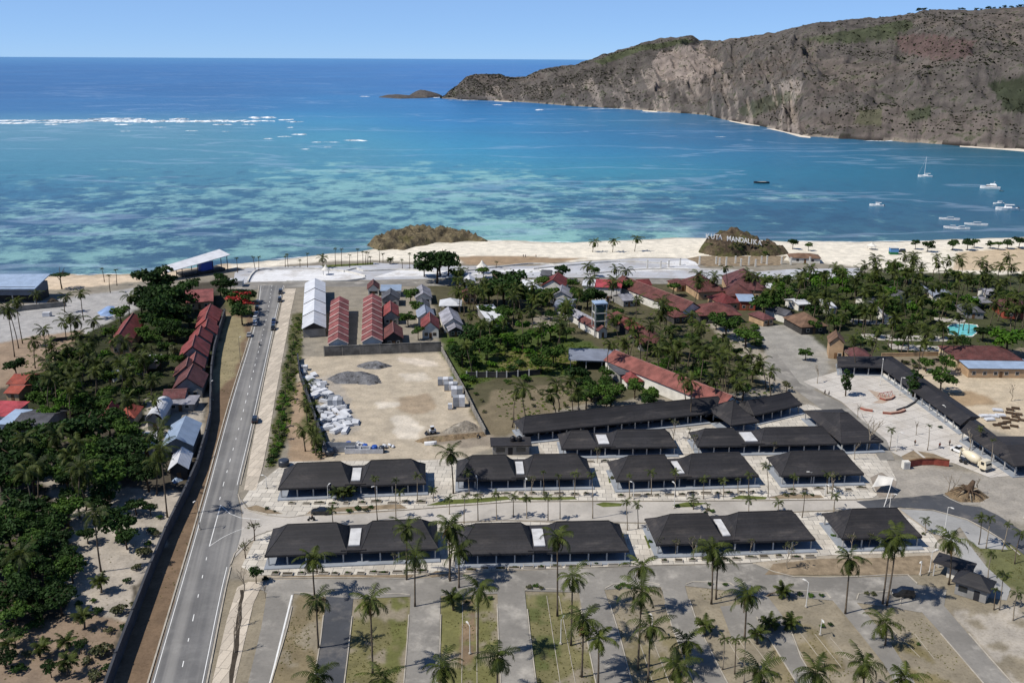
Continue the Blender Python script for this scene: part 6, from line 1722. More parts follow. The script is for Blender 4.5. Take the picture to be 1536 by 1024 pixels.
# ---- bare and half-bare trees
for a in ((1286, 626, 1286, 603), (1302, 675, 1308, 624), (1281, 689, 1282, 660), (1516, 601, 1517, 570), (1454, 675, 1456, 642), (366, 886, 363, 845), (361, 938, 357, 905), (352, 978, 347, 935), (398, 896, 384, 872), (1374, 652, 1376, 628), (1266, 545, 1262, 520), (1226, 575, 1228, 545)): bare_tree(*a)
bare_tree(1181.5, 853, 1185, 812, leaves=1, phrase='half-bare slender tree')
for a in ((881, 820, 881, 796), (906, 822, 906, 798), (933, 823, 934, 799), (988, 830, 989, 806), (1013, 832, 1014, 808), (1041, 840, 1042, 806), (1125, 830, 1124, 806), (1303, 822, 1305, 798), (1276, 826, 1278, 800), (430, 846, 431, 826), (613, 845, 613, 826), (591, 845, 592, 828), (797, 742, 797, 712), (962, 672, 963, 652), (976, 674, 976, 655), (1040, 676, 1041, 650), (1097, 670, 1098, 655), (1160, 680, 1161, 662), (1189, 720, 1191, 698), (1213, 720, 1215, 700), (1248, 744, 1249, 708), (1010, 660, 1011, 628), (1032, 658, 1033, 640), (896, 694, 897, 670)):
    bare_tree(*a, leaves=1, phrase='thin staked sapling')


# ---- trees on the skyline of the hill
def hill_point(u_px, drop=0.0):
    k = int(np.clip((u_px - 661) / (1900 - 661) * (HX.shape[0] - 1), 0, HX.shape[0] - 1))
    j = int(np.argmax(np.where((HV > .9) & (HV < 1.05), HZ[k], -99)))
    return Vector((HX[k, j], HY[k, j], HZ[k, j]))


SKY_T = [(1190, 1.2), (1215, 1.2), (1232, 1.0), (1355, 4.5), (1362, 3.5), (1412, 2.5), (1418, 3.2), (1437, 3), (1444, 2.2), (1454, 3.8), (1462, 2.6), (1470, 2), (1476, 3.2), (1486, 3), (1494, 2.4), (1499, 3.2), (1505, 3.2), (1511, 2), (1518, 2.8), (1526, 2.6), (1533, 3), (1341, 2.2), (1370, 1.6), (1300, 1.5)]
for i, (u, h) in enumerate(SKY_T):
    p = hill_point(u); s = h * 1.15
    t = thing('hilltop_tree', ('small dark tree on the skyline of the hill, ' + (ORD[i] or 'first') + ' from the sea end') if i < 20 else 'small dark tree on the skyline near the highest hilltop', 'tree', (p.x, p.y, p.z - .5), random.uniform(0, 6), 'trees on the hilltop')
    q = link('trunk', LIMBS[i % 3], t); q.scale = (s, s, s * 1.2)
    c = link('crown', TC['d'][i % 4], t); c.location = (0, 0, s * .45); c.scale = (s * 1.3, s * 1.3, s)

# ---- scrub on the hillside: nobody could count it
def hill_scrub():
    g = np.random.default_rng(5); nu, nv = HX.shape
    Vs, Fs = [], []; b = 0
    base = leaf_cloud(470, [(0, 0, .2, .6), (.4, .1, 0, .45), (-.3, .3, 0, .45)], 14, .55)[0]
    n = 16000
    iu = g.integers(0, nu - 2, n * 4); iv = g.integers(6, 112, n * 4)
    X, Y, Z = HX[iu, iv], HY[iu, iv], HZ[iu, iv]
    dens_ = fbm(X * .008, Y * .008 + Z * .01, 4, 99); keep = g.random(n * 4) < np.clip((dens_ - .42) * 5, .22, 1)
    X, Y, Z = X[keep][:n], Y[keep][:n], Z[keep][:n]
    s = g.uniform(.8, 2.6, len(X)) * np.where(g.random(len(X)) < .08, 1.8, 1); a = g.uniform(0, 6.28, len(X))
    ca, sa = np.cos(a), np.sin(a)
    bx, by, bz = base[:, 0], base[:, 1], base[:, 2]
    V = np.stack([X[:, None] + s[:, None] * (bx * ca[:, None] - by * sa[:, None]), Y[:, None] + s[:, None] * (bx * sa[:, None] + by * ca[:, None]), Z[:, None] + s[:, None] * bz * .8], -1).reshape(-1, 3)
    F = np.arange(len(V)).reshape(-1, 4)
    tag(link('hillside_scrub', npmesh('hillside_scrub', V, F, leaf_mat('scrub_leaf', lin((44, 50, 36), .8), lin((80, 82, 60), .8), .1, .7, .1))), kind='stuff')


hill_scrub()


# ---- low weeds on the islands and verges: uncountable
def weeds(name, mat, seed, areas, k_size=1.0, thr=.45, leaves=9):
    g = np.random.default_rng(seed)
    pts = []
    def scatter(poly, n, s0, s1):
        P_ = np.array(poly); k = 0; tr = 0
        while k < n and tr < n * 30:
            tr += 1
            x, y = g.uniform(P_[:, 0].min(), P_[:, 0].max()), g.uniform(P_[:, 1].min(), P_[:, 1].max())
            if not inpoly(np.array([x]), np.array([y]), poly)[0]: continue
            p = P(x, y)
            if fbm(np.array([p.x * .15]), np.array([p.y * .15]), 3, 7)[0] < thr: continue
            pts.append((p.x, p.y, g.uniform(s0, s1) * .55)); k += 1
    for poly, n in areas:
        scatter(poly, n, .18 * k_size, .6 * k_size)
    pts_ = np.array(pts)
    base = leaf_cloud(480, [(0, 0, .1, .7)], leaves, .5 if leaves < 12 else .36, flat=.6)[0]
    a = g.uniform(0, 6.28, len(pts_)); ca, sa = np.cos(a)[:, None], np.sin(a)[:, None]; s = pts_[:, 2:3]
    V = np.stack([pts_[:, :1] + s * (base[:, 0] * ca - base[:, 1] * sa), pts_[:, 1:2] + s * (base[:, 0] * sa + base[:, 1] * ca), s * (base[:, 2] * .6 + .1) - .05], -1).reshape(-1, 3)
    tag(link(name, npmesh(name, V, np.arange(len(V)).reshape(-1, 4), mat)), kind='stuff')


weeds('weeds', leaf_mat('weed_leaf', lin((112, 116, 68), .85), lin((158, 152, 100), .85), .35, .7, .05), 8, (([(440, 898), (484, 900), (462, 1024), (415, 1024)], 170), ([(535, 900), (612, 898), (602, 1024), (520, 1024)], 260), ([(663, 898), (744, 896), (750, 1024), (660, 1024)], 240), ([(789, 892), (866, 894), (890, 1024), (806, 1024)], 330), ([(912, 890), (988, 885), (1036, 1024), (950, 1024)], 120), ([(1040, 880), (1140, 885), (1140, 905), (1050, 905)], 50),
                    ([(1100, 960), (1200, 1000), (1210, 1024), (1120, 1024)], 80), ([(1180, 930), (1250, 950), (1330, 1024), (1240, 1024)], 110), ([(1335, 930), (1380, 920), (1470, 1024), (1390, 1024)], 140), ([(1456, 818), (1530, 815), (1536, 885), (1492, 866)], 170), ([(338, 480), (366, 480), (345, 590), (325, 590)], 130), ([(310, 640), (340, 600), (260, 900), (230, 900)], 60),
                    ([(668, 530), (860, 520), (860, 560), (740, 575), (695, 582)], 400), ([(740, 580), (880, 575), (860, 620), (740, 640)], 150), ([(100, 740), (230, 740), (190, 930), (95, 920)], 90), ([(20, 930), (180, 930), (150, 1024), (0, 1024)], 110), ([(1150, 840), (1395, 835), (1400, 855), (1180, 862)], 60)), .8, .42, 20)
weeds('undergrowth', leaf_mat('undergrowth_leaf', lin((62, 90, 32), .85), lin((128, 146, 62), .85), .25, .7, .1), 9, (([(668, 500), (740, 492), (860, 500), (895, 520), (860, 560), (745, 565), (695, 582)], 1500), ([(745, 530), (830, 520), (860, 545), (760, 556)], 250), ([(740, 585), (880, 575), (860, 615), (745, 640)], 160),
      ([(1140, 408), (1536, 402), (1560, 525), (1330, 530), (1250, 525), (1200, 480)], 1500), ([(900, 440), (1060, 480), (1165, 575), (1150, 595), (960, 590), (905, 520)], 900), ([(680, 400), (900, 410), (900, 450), (850, 490), (670, 480)], 600), ([(40, 520), (130, 495), (260, 450), (305, 470), (280, 600), (200, 640), (30, 610)], 800),
      ([(0, 640), (120, 640), (220, 700), (110, 730), (95, 900), (0, 930)], 500), ([(438, 472), (458, 470), (448, 580), (432, 650), (410, 700), (398, 700), (424, 560)], 420), ([(455, 580), (470, 585), (492, 672), (470, 680)], 160), ([(1080, 470), (1130, 480), (1150, 525), (1105, 510)], 200)), 2.6, .38, 16)
# ------------------------------------------------------------------ rocks, sign, boats, vehicles and small things
def rock_mat(name, c1, c2, green=0.5, gcol=(70, 76, 44)):
    mt, t, b = nodes_of(name)
    n1 = noise_tex(t, .18, 7, .7); n2 = noise_tex(t, .7, 5, .7); n3 = noise_tex(t, .09, 5, .65)
    o = mixc(t, ramp(t, n1, .35, .66), tuple(lin(c1, .8)), tuple(lin(c2, .8)))
    o = mixc(t, ramp(t, n2, .5, .7), o, mixc(t, .6, o, (.02, .018, .015)))
    o = mixc(t, ramp(t, n3, .62 - .25 * green, .72 - .2 * green), o, mixc(t, .75, o, tuple(lin(gcol, .8))))
    n4 = noise_tex(t, .45, 6, .75)
    o = mixc(t, ramp(t, n4, .54, .66), o, mixc(t, .7, o, tuple(min(1, x * 1.5) for x in lin(c2, .8))))
    o = mixc(t, ramp(t, n4, .44, .36), o, mixc(t, .75, o, (.015, .013, .01)))  # crevice shade put into the colour where the bump dips
    t.links.new(o, b.inputs['Base Color']); b.inputs['Roughness'].default_value = .95; b.inputs['Specular IOR Level'].default_value = .1
    bump(t, b, n4, 1.0, 1.2)
    return mt


def mound(name, poly, h, mat, seed, label, cat, amp=.5, fr=.12, z0=-1.4, step=1.0, p=.6, prof=None, crag=0.0):
    """rocky mass standing on an outline of the ground"""
    w = px(poly, -.5); xs = [q.x for q in w]; ys = [q.y for q in w]
    x0, x1, y0, y1 = min(xs), max(xs), min(ys), max(ys); c = Vector(((x0 + x1) / 2, (y0 + y1) / 2, 0))
    X, Y = np.meshgrid(np.arange(x0 - 1, x1 + 1, step), np.arange(y0 - 1, y1 + 1, step))
    d = np.full(X.shape, 1e9); ins = inpoly(X, Y, [(q.x, q.y) for q in w])
    for i in range(len(w)):
        a, b = w[i], w[(i + 1) % len(w)]; ex, ey = b.x - a.x, b.y - a.y; L2 = ex * ex + ey * ey
        t_ = np.clip(((X - a.x) * ex + (Y - a.y) * ey) / L2, 0, 1)
        d = np.minimum(d, np.hypot(X - a.x - ex * t_, Y - a.y - ey * t_))
    d = np.where(ins, d, -d); R_ = max(d.max(), .1)
    k = np.clip(d / R_, 0, 1) ** p
    n = fbm(X * fr, Y * fr, 5, seed); rd = 1 - np.abs(2 * fbm(X * fr * 1.8, Y * fr * 1.8, 4, seed + 3) - 1) * 1.5
    Z = h * k * (1 - amp + amp * (n * 1.2 + rd * .5))
    if prof: Z = Z * np.interp(X, [P(a_, 378).x for a_, _ in prof], [b_ for _, b_ in prof])
    if crag: Z = Z * (.55 + .9 * fbm(X * .06, Y * .06, 3, seed + 5)) + crag * np.clip(d / 2.5, 0, 1) * ((1 - np.abs(2 * fbm(X * .15, Y * .15, 4, seed + 8) - 1) * 3.0) + .9 * (vnoise(X * .6, Y * .6, seed + 9) - .5))
    Z = np.where(d <= 0, z0, Z + .0)
    ny, nx = X.shape
    i = np.arange((ny - 1) * (nx - 1)); r, cc = i // (nx - 1), i % (nx - 1); q = r * nx + cc
    F = np.stack([q, q + 1, q + nx + 1, q + nx], 1)
    keep = ~((d.ravel()[F] <= -step * 1.5).all(1)); F = F[keep]
    V = np.stack([X.ravel() - c.x, Y.ravel() - c.y, Z.ravel()], 1)
    used, inv = np.unique(F.ravel(), return_inverse=True)
    o = link(name, npmesh(name, V[used], inv.reshape(-1, 4), mat, not crag)); o.location = c
    tag(o, label, cat)
    f = lambda x, y: float(Z[int(np.clip(round((y - y0 + 1) / step), 0, ny - 1)), int(np.clip(round((x - x0 + 1) / step), 0, nx - 1))])
    return o, f


ROCK1 = rock_mat('weathered_rock', (88, 80, 66), (132, 120, 94), .25, (98, 94, 60))
ROCK2 = rock_mat('dark_rock', (74, 64, 54), (112, 98, 80), .5, (84, 88, 50))
ROCK3 = rock_mat('sea_rock', (70, 68, 68), (112, 106, 102), .2)
mound('rock_outcrop', [(552, 367), (560, 361), (572, 357), (580, 351), (598, 349), (612, 344), (634, 345), (648, 347), (668, 346), (684, 350), (700, 352), (712, 357), (734, 362), (702, 360), (678, 364), (655, 362), (640, 368), (622, 370), (606, 376), (588, 373), (572, 376), (560, 371)], 1.4, ROCK1, 71, 'rugged brown rock outcrop where the beach juts into the sea', 'rock', .95, .04, z0=-1.6, p=.4, crag=2.7, step=1.1)
srock, srz = mound('sign_rock', [(1048, 380), (1053, 373), (1062, 369), (1085, 367), (1110, 367), (1135, 369), (1160, 374), (1180, 378), (1183, 382), (1165, 385), (1140, 386), (1118, 384), (1100, 387), (1070, 385)], 9.4, ROCK2, 74, 'dark bushy rock hill carrying the white place-name letters', 'rock', .4, .12, z0=-.4, p=.4,
                    prof=[(1046, .6), (1062, .8), (1085, .9), (1098, 1.0), (1110, .94), (1122, .74), (1150, .58), (1170, .4), (1185, .3)], crag=2.0, step=1.0)
mound('sea_rock', [(568, 146), (580, 143), (600, 144), (622, 145), (640, 147), (600, 148)], 5, ROCK3, 81, 'long low black reef rock off the headland, farther from the shore', 'rock', .6, .03, z0=-2, step=3)
mound('sea_rock', [(612, 145), (622, 139), (636, 138), (650, 142), (664, 145), (640, 147)], 13, ROCK3, 84, 'higher humped rock just off the tip of the headland', 'rock', .5, .03, z0=-2, step=3)
SIGNM = M('sign_letter_white', lin((236, 236, 234), .86), .6, .08, .5)
base = P(1100, 374)
sg = thing('place_name_sign', 'big white standing letters spelling KUTA MANDALIKA across the rock hill', 'sign', (base.x, base.y, 0))
LET = [('K', 1060, 353.5), ('U', 1068, 354), ('T', 1074, 354.6), ('A', 1079, 355.2), ('M', 1092, 357), ('A', 1098.5, 358), ('N', 1105, 358.6), ('D', 1111, 359.2), ('A', 1117, 360), ('L', 1122, 360.8), ('I', 1126, 361.4), ('K', 1131, 362.2), ('A', 1138, 363.4)]
for ch, x, y in LET:
    # walk the line of sight down to the rock face
    d = ray(x, y + 3.0); best = None
    for k in range(4200, 5600, 4):
        q = CAMP + d.normalized() * (k / 10)
        if q.z <= srz(q.x, q.y) + .05 and q.z < 12.5: best = q; break
    if best is None: best = P(x, y + 3, 5.0)
    cu = bpy.data.curves.new('letter', 'FONT'); cu.body = ch; cu.size = 3.7; cu.extrude = .22; cu.align_x = 'CENTER'; cu.offset = .05
    cu.materials.append(SIGNM)
    tmp = bpy.data.objects.new('letter', cu); COL.objects.link(tmp)
    me_ = bpy.data.meshes.new_from_object(tmp.evaluated_get(bpy.context.evaluated_depsgraph_get())); bpy.data.objects.remove(tmp)
    o = link('letter', me_, sg)
    o.location = (best.x - base.x, best.y - base.y - 2.0, best.z - .1); o.rotation_euler = (R(84), 0, R(-2)); o.scale = (.82, 1.0, 1)
random.seed(31)
for i in range(34):
    x, y = random.uniform(1056, 1172), random.uniform(346, 382); d = ray(x, y).normalized()
    if any(abs(x - lx) < 5 and -7 < y - ly < 7 for _, lx, ly in LET): continue
    for k in range(4200, 5600, 5):
        q = CAMP + d * (k / 10)
        if q.z <= srz(q.x, q.y): break
    else: continue
    r = random.uniform(.8, 2.0)
    o = link('shrub', random.choice(SHRUB[random.choice('dom')])); o.location = (q.x, q.y, q.z + r * .2); o.scale = (r, r, r * .7)
    tag(o, cat='shrub'); VEG.append((o, 'small shrub clinging to the sign rock', 'shrubs on the sign rock', 'small shrub clinging to the rock hill with the letters'))

# ---- foam
def foam_mat():
    mt, t, b = nodes_of('sea_foam')
    n = noise_tex(t, .08, 6, .7, None, (1, .7, 1))
    tr = t.nodes.new('ShaderNodeBsdfTransparent'); mx = t.nodes.new('ShaderNodeMixShader')
    t.links.new(ramp(t, n, .34, .62), mx.inputs[0]); t.links.new(tr.outputs[0], mx.inputs[1]); t.links.new(b.outputs[0], mx.inputs[2])
    t.links.new(mx.outputs[0], t.nodes['Material Output'].inputs[0])
    b.inputs['Base Color'].default_value = (.82, .85, .87, 1); b.inputs['Roughness'].default_value = .9
    return mt


FOAM = foam_mat()
fm = MB()


def foam(x0, x1, y, wpx, h=.5, dy=0.0, seed=0):
    """a breaking crest: ragged strip that rises towards its front"""
    g = random.Random(seed + int(x0)); a, b = P(x0, y, SEA_Z), P(x1, y + dy, SEA_Z)
    n = max(4, int((b - a).length / 6)); m_ = mpp((x0 + x1) / 2, y) / max(.02, math.sin(math.atan2(CAMH, a.length)))
    vs = []
    for k in range(n + 1):
        p = a.lerp(b, k / n); tp = math.sin(math.pi * min(1, max(0, k / n))) ** .4
        w0 = wpx * m_ * .36 * tp * g.uniform(.5, 1.2); w1 = wpx * m_ * .36 * tp * g.uniform(.3, 1.3); o = g.uniform(-.15, .15) * wpx * m_
        vs += [(p.x, p.y + o - w1, SEA_Z + .03), (p.x, p.y + o, SEA_Z + .03 + h * tp * g.uniform(.5, 1)), (p.x, p.y + o + w0, SEA_Z + .03)]
    fm.add(vs, [f for k in range(n) for f in ((3 * k, 3 * k + 3, 3 * k + 4, 3 * k + 1), (3 * k + 1, 3 * k + 4, 3 * k + 5, 3 * k + 2))])


for a in ((-200, 60, 181.5, 4.5, 2), (40, 250, 181.5, 4.5, 2), (150, 330, 182.5, 3.2, 2), (240, 415, 182, 3.6, 2), (130, 222, 178.6, 3.4, 2), (252, 284, 179.2, 3, 2), (371, 416, 176.8, 3.4, 2), (416, 442, 180, 2.4, 1), (428, 456, 183, 1.6, 1), (170, 200, 187, 1.4, 1), (0, 40, 185.5, 2, 1), (65, 92, 187, 1.6, 1), (318, 350, 187, 1.6, 1), (360, 385, 187, 1.4, 1),
          (-100, 130, 184.5, 1.6, 1), (180, 196, 197, 1.2, .5), (276, 298, 196.5, 1.2, .5), (332, 348, 197.5, 1.4, .5), (230, 250, 191, 1, .5), (437, 462, 201.8, 2.4, 1), (395, 410, 208, 1.4, .5), (430, 440, 191.5, 1.6, .6), (448, 466, 224, 1.2, .4), (484, 500, 221, 1.2, .4), (513, 553, 211, 2.6, 1.2), (466, 512, 213.5, 1.4, .6), (415, 440, 205, 1.2, .4),
          (738, 755, 157.5, 1.6, .8), (802, 817, 165, 2, .8), (538, 556, 145, 1.4, .8), (640, 668, 146.4, 1.4, .6), (668, 720, 150.4, .9, .4), (880, 960, 163.2, .9, .4), (960, 1010, 168.5, .9, .4), (1295, 1370, 211.5, .8, .4), (1070, 1090, 205.5, .7, .2)):
    foam(*a)
for a in ((700, 780, 360.6, 1.6, .15, .6), (780, 880, 362, 1.4, .15, 2.0), (880, 1000, 363, 1.6, .15, -4), (1180, 1300, 361.6, 1.2, .15, 1), (1300, 1400, 362, 1.2, .15, -1), (400, 470, 390, 1.2, .12, -6), (200, 330, 408, 1.2, .12, -10), (60, 200, 413, 1.2, .12, -3)): foam(*a)
tag(fm.build('breaking_foam', FOAM), kind='stuff')
SAND = M('cove_sand', lin((226, 214, 196), .84), .95, .1, .1)
for poly in ([(1150, 191.5), (1185, 193), (1214, 196), (1216, 205.5), (1200, 204), (1176, 197)], [(738, 147.5), (760, 146.5), (778, 150), (765, 152.5), (742, 151)], [(962, 163.5), (988, 164), (985, 167.5), (965, 166)], [(1440, 214), (1600, 224), (1600, 231), (1500, 222.5), (1440, 218.5)], [(1090, 177), (1130, 181), (1140, 188), (1120, 186), (1095, 181)]):
    w = px(poly, 0.5); vs = MB(); pr = [(p.x, p.y) for p in w]
    vs.prism(pr, -1.5, -.75)
    tag(vs.build('cove_beach', SAND), kind='structure')

# ---- boats
HULL = M('boat_white', lin((236, 236, 234), .86), .35, .08, .5, .5); BDECK = M('boat_deck', lin((206, 200, 186), .8), .7, .15, .8); DARKP = M('dark_paint', (.03, .035, .045), .4, .2, 1, .5)


def hull(L_, W, H, fine=.5):
    st = [(-.5, .8, 0), (-.3, .95, 0), (0, 1, 0), (.25, .82, .05), (.42, .4, .18), (.5, .03, .3)]
    mb = MB(); vs = []
    for s, w, r in st: vs += [(s * L_, -W / 2 * w, H * (1 + r)), (s * L_, -W / 2 * w * .72, -.1), (s * L_, 0, -.35), (s * L_, W / 2 * w * .72, -.1), (s * L_, W / 2 * w, H * (1 + r)), (s * L_, 0, H * (1 + r) * .92)]
    fs = [(0, 1, 2, 3, 4, 5)]
    for k in range(5):
        a, b = 6 * k, 6 * k + 6
        fs += [(a + i, b + i, b + (i + 1) % 6, a + (i + 1) % 6) for i in range(6)]
    fs.append((35, 34, 33, 32, 31, 30))
    return mb.add(vs, fs)


def boat(kind, x, y, L_, rz, label):
    p = P(x, y, SEA_Z); W = L_ * .3
    t = thing({'s': 'sailboat', 'y': 'motor_yacht', 'b': 'motor_boat', 'r': 'rowing_boat'}[kind], label, 'boat', (p.x, p.y, SEA_Z), R(rz), 'boats moored in the bay')
    H = L_ * .11
    hull(L_, W, H).build('hull', HULL if kind != 'r' else DARKP, t)
    if kind == 's':
        MB().cbox(-L_ * .02, 0, H * .9, L_ * .4, W * .6, L_ * .06, 0, .8).build('cabin', HULL, t)
        MB().tube([(L_ * .06, 0, H), (L_ * .06, 0, L_ * 1.5)], [L_ * .016, L_ * .01], 5).build('mast', HULL, t)
        MB().tube([(L_ * .05, 0, H + L_ * .14), (-L_ * .36, 0, H + L_ * .16)], L_ * .02, 5).build('furled_sail', HULL, t)
        MB().tube([(L_ * .06, 0, L_ * 1.48), (L_ * .48, 0, H * 1.2)], L_ * .003, 3).build('stay', HULL, t)
    elif kind == 'y':
        c = MB().cbox(-L_ * .06, 0, H * .9, L_ * .6, W * .78, L_ * .11, 0, .85).build('cabin', HULL, t)
        MB().cbox(-L_ * .06, 0, H * .9 + L_ * .04, L_ * .57, W * .77, L_ * .04, 0, .95).build('window', WIN, c)
        MB().cbox(-L_ * .12, 0, H * .9 + L_ * .11, L_ * .34, W * .6, L_ * .07, 0, .8).build('flybridge', HULL, t)
        MB().tube([(-L_ * .15, 0, H + L_ * .16), (-L_ * .2, 0, H + L_ * .3)], L_ * .012, 4).build('radar_mast', HULL, t)
    elif kind == 'b':
        MB().cbox(-L_ * .05, 0, H * .9, L_ * .3, W * .66, L_ * .1, 0, .85).build('cabin', HULL, t)
        MB().box(-L_ * .3, L_ * .1, -W * .36, W * .36, H + L_ * .13, H + L_ * .145).build('canopy', HULL, t)
        MB().cbox(-L_ * .5, 0, H * .4, L_ * .06, W * .3, L_ * .1).build('outboard', DARKP, t)
    else:
        MB().box(-L_ * .3, L_ * .25, -W * .3, W * .3, H * .9, H * .98).build('thwart', BDECK, t)
    return t


boat('s', 1387.5, 265.5, 12, 160, 'white sailing yacht with one tall bare mast, anchored out in the bay')
boat('y', 1485, 283, 15, 150, 'largest white motor yacht, with a two-level cabin')
boat('r', 1502.5, 287, 3.6, 160, 'tiny tender floating just behind the large motor yacht')
boat('b', 1315, 309, 10, 155, 'white motor boat lying alone, nearest to the sign rock')
boat('b', 1498, 306, 8, 175, 'short dark-hulled boat between the yacht and the long white launch')
boat('b', 1510, 315, 15, 170, 'long low white launch below the short dark-hulled boat')
boat('r', 1142, 275, 13, 178, 'dark low boat drifting by itself in the middle of the bay')


def outrigger(x, y, L_, rz, label):
    p = P(x, y, SEA_Z); t = thing('outrigger_boat', label, 'boat', (p.x, p.y, SEA_Z), R(rz), 'boats moored in the bay')
    hull(L_, 1.3, .9).build('hull', HULL, t)
    for s in (-1, 1):
        MB().tube([(-L_ * .42, s * 2.6, .15), (0, s * 2.7, .1), (L_ * .42, s * 2.6, .2)], .13, 5).build('float', HULL, t)
    for q in (-.22, .22): MB().tube([(q * L_, -2.7, .3), (q * L_, 0, 1.1), (q * L_, 2.7, .3)], .08, 4).build('outrigger_arm', HULL, t)
    MB().box(-L_ * .2, L_ * .12, -.6, .6, 1.7, 1.78).build('canopy', HULL, t)
    return t


outrigger(1424, 329, 13, 168, 'white outrigger boat near the right shore, the farther of the two long ones')
outrigger(1464, 337, 14, 165, 'white outrigger boat nearest the right edge of the shallow water')
outrigger(1428, 342, 10, 160, 'white outrigger boat moored closest to the beach, inner one of a touching pair')
outrigger(1441, 343, 11, 172, 'white outrigger boat of the touching pair by the beach, outer one')

# ---- vehicles
TYRE = M('tyre_rubber', (.018, .018, .018), .8, .2, 2); RIM = M('wheel_rim', (.35, .35, .36), .4, .1, 2, .5); GLASS = M('car_glass', (.015, .018, .022), .08, .1, 1, .6); LAMPM = M('lamp_lens', (.75, .74, .7), .2, .05, 1, .5); TAIL = M('tail_lens', (.3, .02, .02), .3, .1, 1, .5)


def paint(name, c):
    mt, t, b = nodes_of(name); b.inputs['Base Color'].default_value = (*lin(c, .85), 1); b.inputs['Roughness'].default_value = .28; b.inputs['Coat Weight'].default_value = .5
    return mt


PAINTS = {'black': paint('black_car_paint', (30, 31, 34)), 'white': paint('white_car_paint', (232, 232, 230)), 'silver': paint('silver_car_paint', (170, 172, 176)), 'blue': paint('blue_car_paint', (44, 66, 110)), 'cream': paint('cream_paint', (226, 214, 186)), 'red': paint('red_paint', (170, 40, 36))}


def loft(mb, st):
    """st: (x, half width bottom, half width top, z0, z1)"""
    vs = []
    for x, w0, w1, z0, z1 in st: vs += [(x, -w0, z0), (x, w0, z0), (x, w1, z1), (x, -w1, z1)]
    n = len(st); fs = [(0, 3, 2, 1), (4 * n - 4, 4 * n - 3, 4 * n - 2, 4 * n - 1)]
    for k in range(n - 1):
        a, b = 4 * k, 4 * k + 4
        fs += [(a + i, a + (i + 1) % 4, b + (i + 1) % 4, b + i) for i in range(4)]
    return mb.add(vs, fs)


def wheels(t, xs, y, r=.33, w=.22):
    tm = MB().lathe([(r * .6, -w / 2), (r * .94, -w / 2), (r, -w * .3), (r, w * .3), (r * .94, w / 2), (r * .6, w / 2)], n=14, axis='y').mesh('tyre', TYRE, True)
    rm = MB().lathe([(r * .15, -w * .46), (r * .6, -w * .4), (r * .6, w * .4), (r * .15, w * .46)], n=12, axis='y').mesh('rim', RIM)
    for x in xs:
        for s in (-1, 1):
            q = link('wheel', tm, t); q.location = (x, s * y, r); link('rim', rm, q)


def car(x, y, rz, col, label, kind='suv', group='vehicles parked along the road'):
    p = P(x, y)
    t = thing('car' if kind != 'pickup' else 'pickup_truck', label, 'car' if kind != 'pickup' else 'pickup', (p.x, p.y, .035), rz, group)
    pm_ = PAINTS[col]; top = {'suv': 1.72, 'sedan': 1.42, 'pickup': 1.75}[kind]
    loft(MB(), [(-2.15, .72, .70, .42, .86), (-2.0, .86, .80, .3, .98), (-1.2, .88, .84, .28, 1.0), (.9, .88, .84, .28, .98), (1.75, .86, .78, .28, .88), (2.1, .74, .66, .36, .74)]).build('body', pm_, t)
    if kind == 'pickup': g = [(-.35, .8, .66, .98, top - .04), (.1, .8, .66, .98, top), (.55, .8, .66, .98, top - .02), (1.15, .78, .6, .97, 1.02)]
    elif kind == 'suv': g = [(-2.02, .78, .7, .97, 1.05), (-1.85, .8, .66, .98, top - .05), (-.3, .8, .66, .99, top), (.45, .8, .65, .98, top - .05), (1.15, .78, .62, .96, 1.0)]
    else: g = [(-1.75, .76, .7, .98, 1.02), (-1.0, .8, .62, .98, top - .03), (-.2, .8, .62, .98, top), (.4, .8, .62, .98, top - .04), (1.2, .78, .64, .94, .98)]
    loft(MB(), g).build('window', GLASS, t)
    rx = [q[0] for q in g if q[4] > 1.3]
    MB().box(min(rx), max(rx), -.655, .655, top - .055, top + .012).build('roof', pm_, t)
    if kind == 'pickup': MB().box(-1.95, -.5, -.72, .72, .995, 1.02).build('bed', DARKP, t)
    wheels(t, (-1.3, 1.35), .8)
    for s in (-1, 1):
        MB().cbox(2.02, s * .55, .62, .16, .3, .14).build('headlight', LAMPM, t); MB().cbox(-2.1, s * .62, .72, .12, .18, .16).build('taillight', TAIL, t)
    return t


RD = math.atan2(_d.y * -1, _d.x * -1)     # pointing away along the road
UP, DN = RD, RD + math.pi
for x, y, rz, c, k, l in ((386, 456, DN, 'black', 'suv', 'dark car parked farthest along the verge side of the main road'), (386, 464, DN, 'black', 'suv', 'black car parked on the verge side, second from the beach end'), (385, 472.5, DN, 'silver', 'sedan', 'silver car parked on the verge side between dark and white cars'), (383, 479, DN, 'white', 'sedan', 'white car parked on the verge side, nearer one with a smaller white one behind'),
                          (383, 487, DN, 'white', 'suv', 'white car parked on the verge side, nearest the viewer of the parked line'), (374, 504, DN, 'silver', 'sedan', 'small silver car half on the verge where the row ends'), (421, 440, UP, 'black', 'suv', 'black car on the pavement side closest to the beach'), (420, 452, UP, 'black', 'suv', 'black car on the pavement side just nearer than the beach-end one'),
                          (411, 484, UP, 'blue', 'pickup', 'dark blue pickup on the pavement side of the road'), (410, 494, UP, 'black', 'suv', 'black car close behind the dark blue pickup'), (383, 632, DN, 'black', 'suv', 'black car parked alone by the kerb opposite the slab dump')):
    car(x, y, rz, c, l, k)
car(481, 770, R(177), 'black', 'black sedan stopped on the pale street before the middle row', 'sedan', 'cars in the market area')
car(1438, 678, R(118), 'white', 'white pickup parked behind the cement truck', 'pickup', 'cars in the market area')
car(1354, 893, R(170), 'black', 'black car in the palm shade at the parking entrance', 'suv', 'cars in the market area')
car(1352, 378, R(175), 'black', 'black car standing on the sand beside the blue kiosk', 'suv', 'cars in the market area')


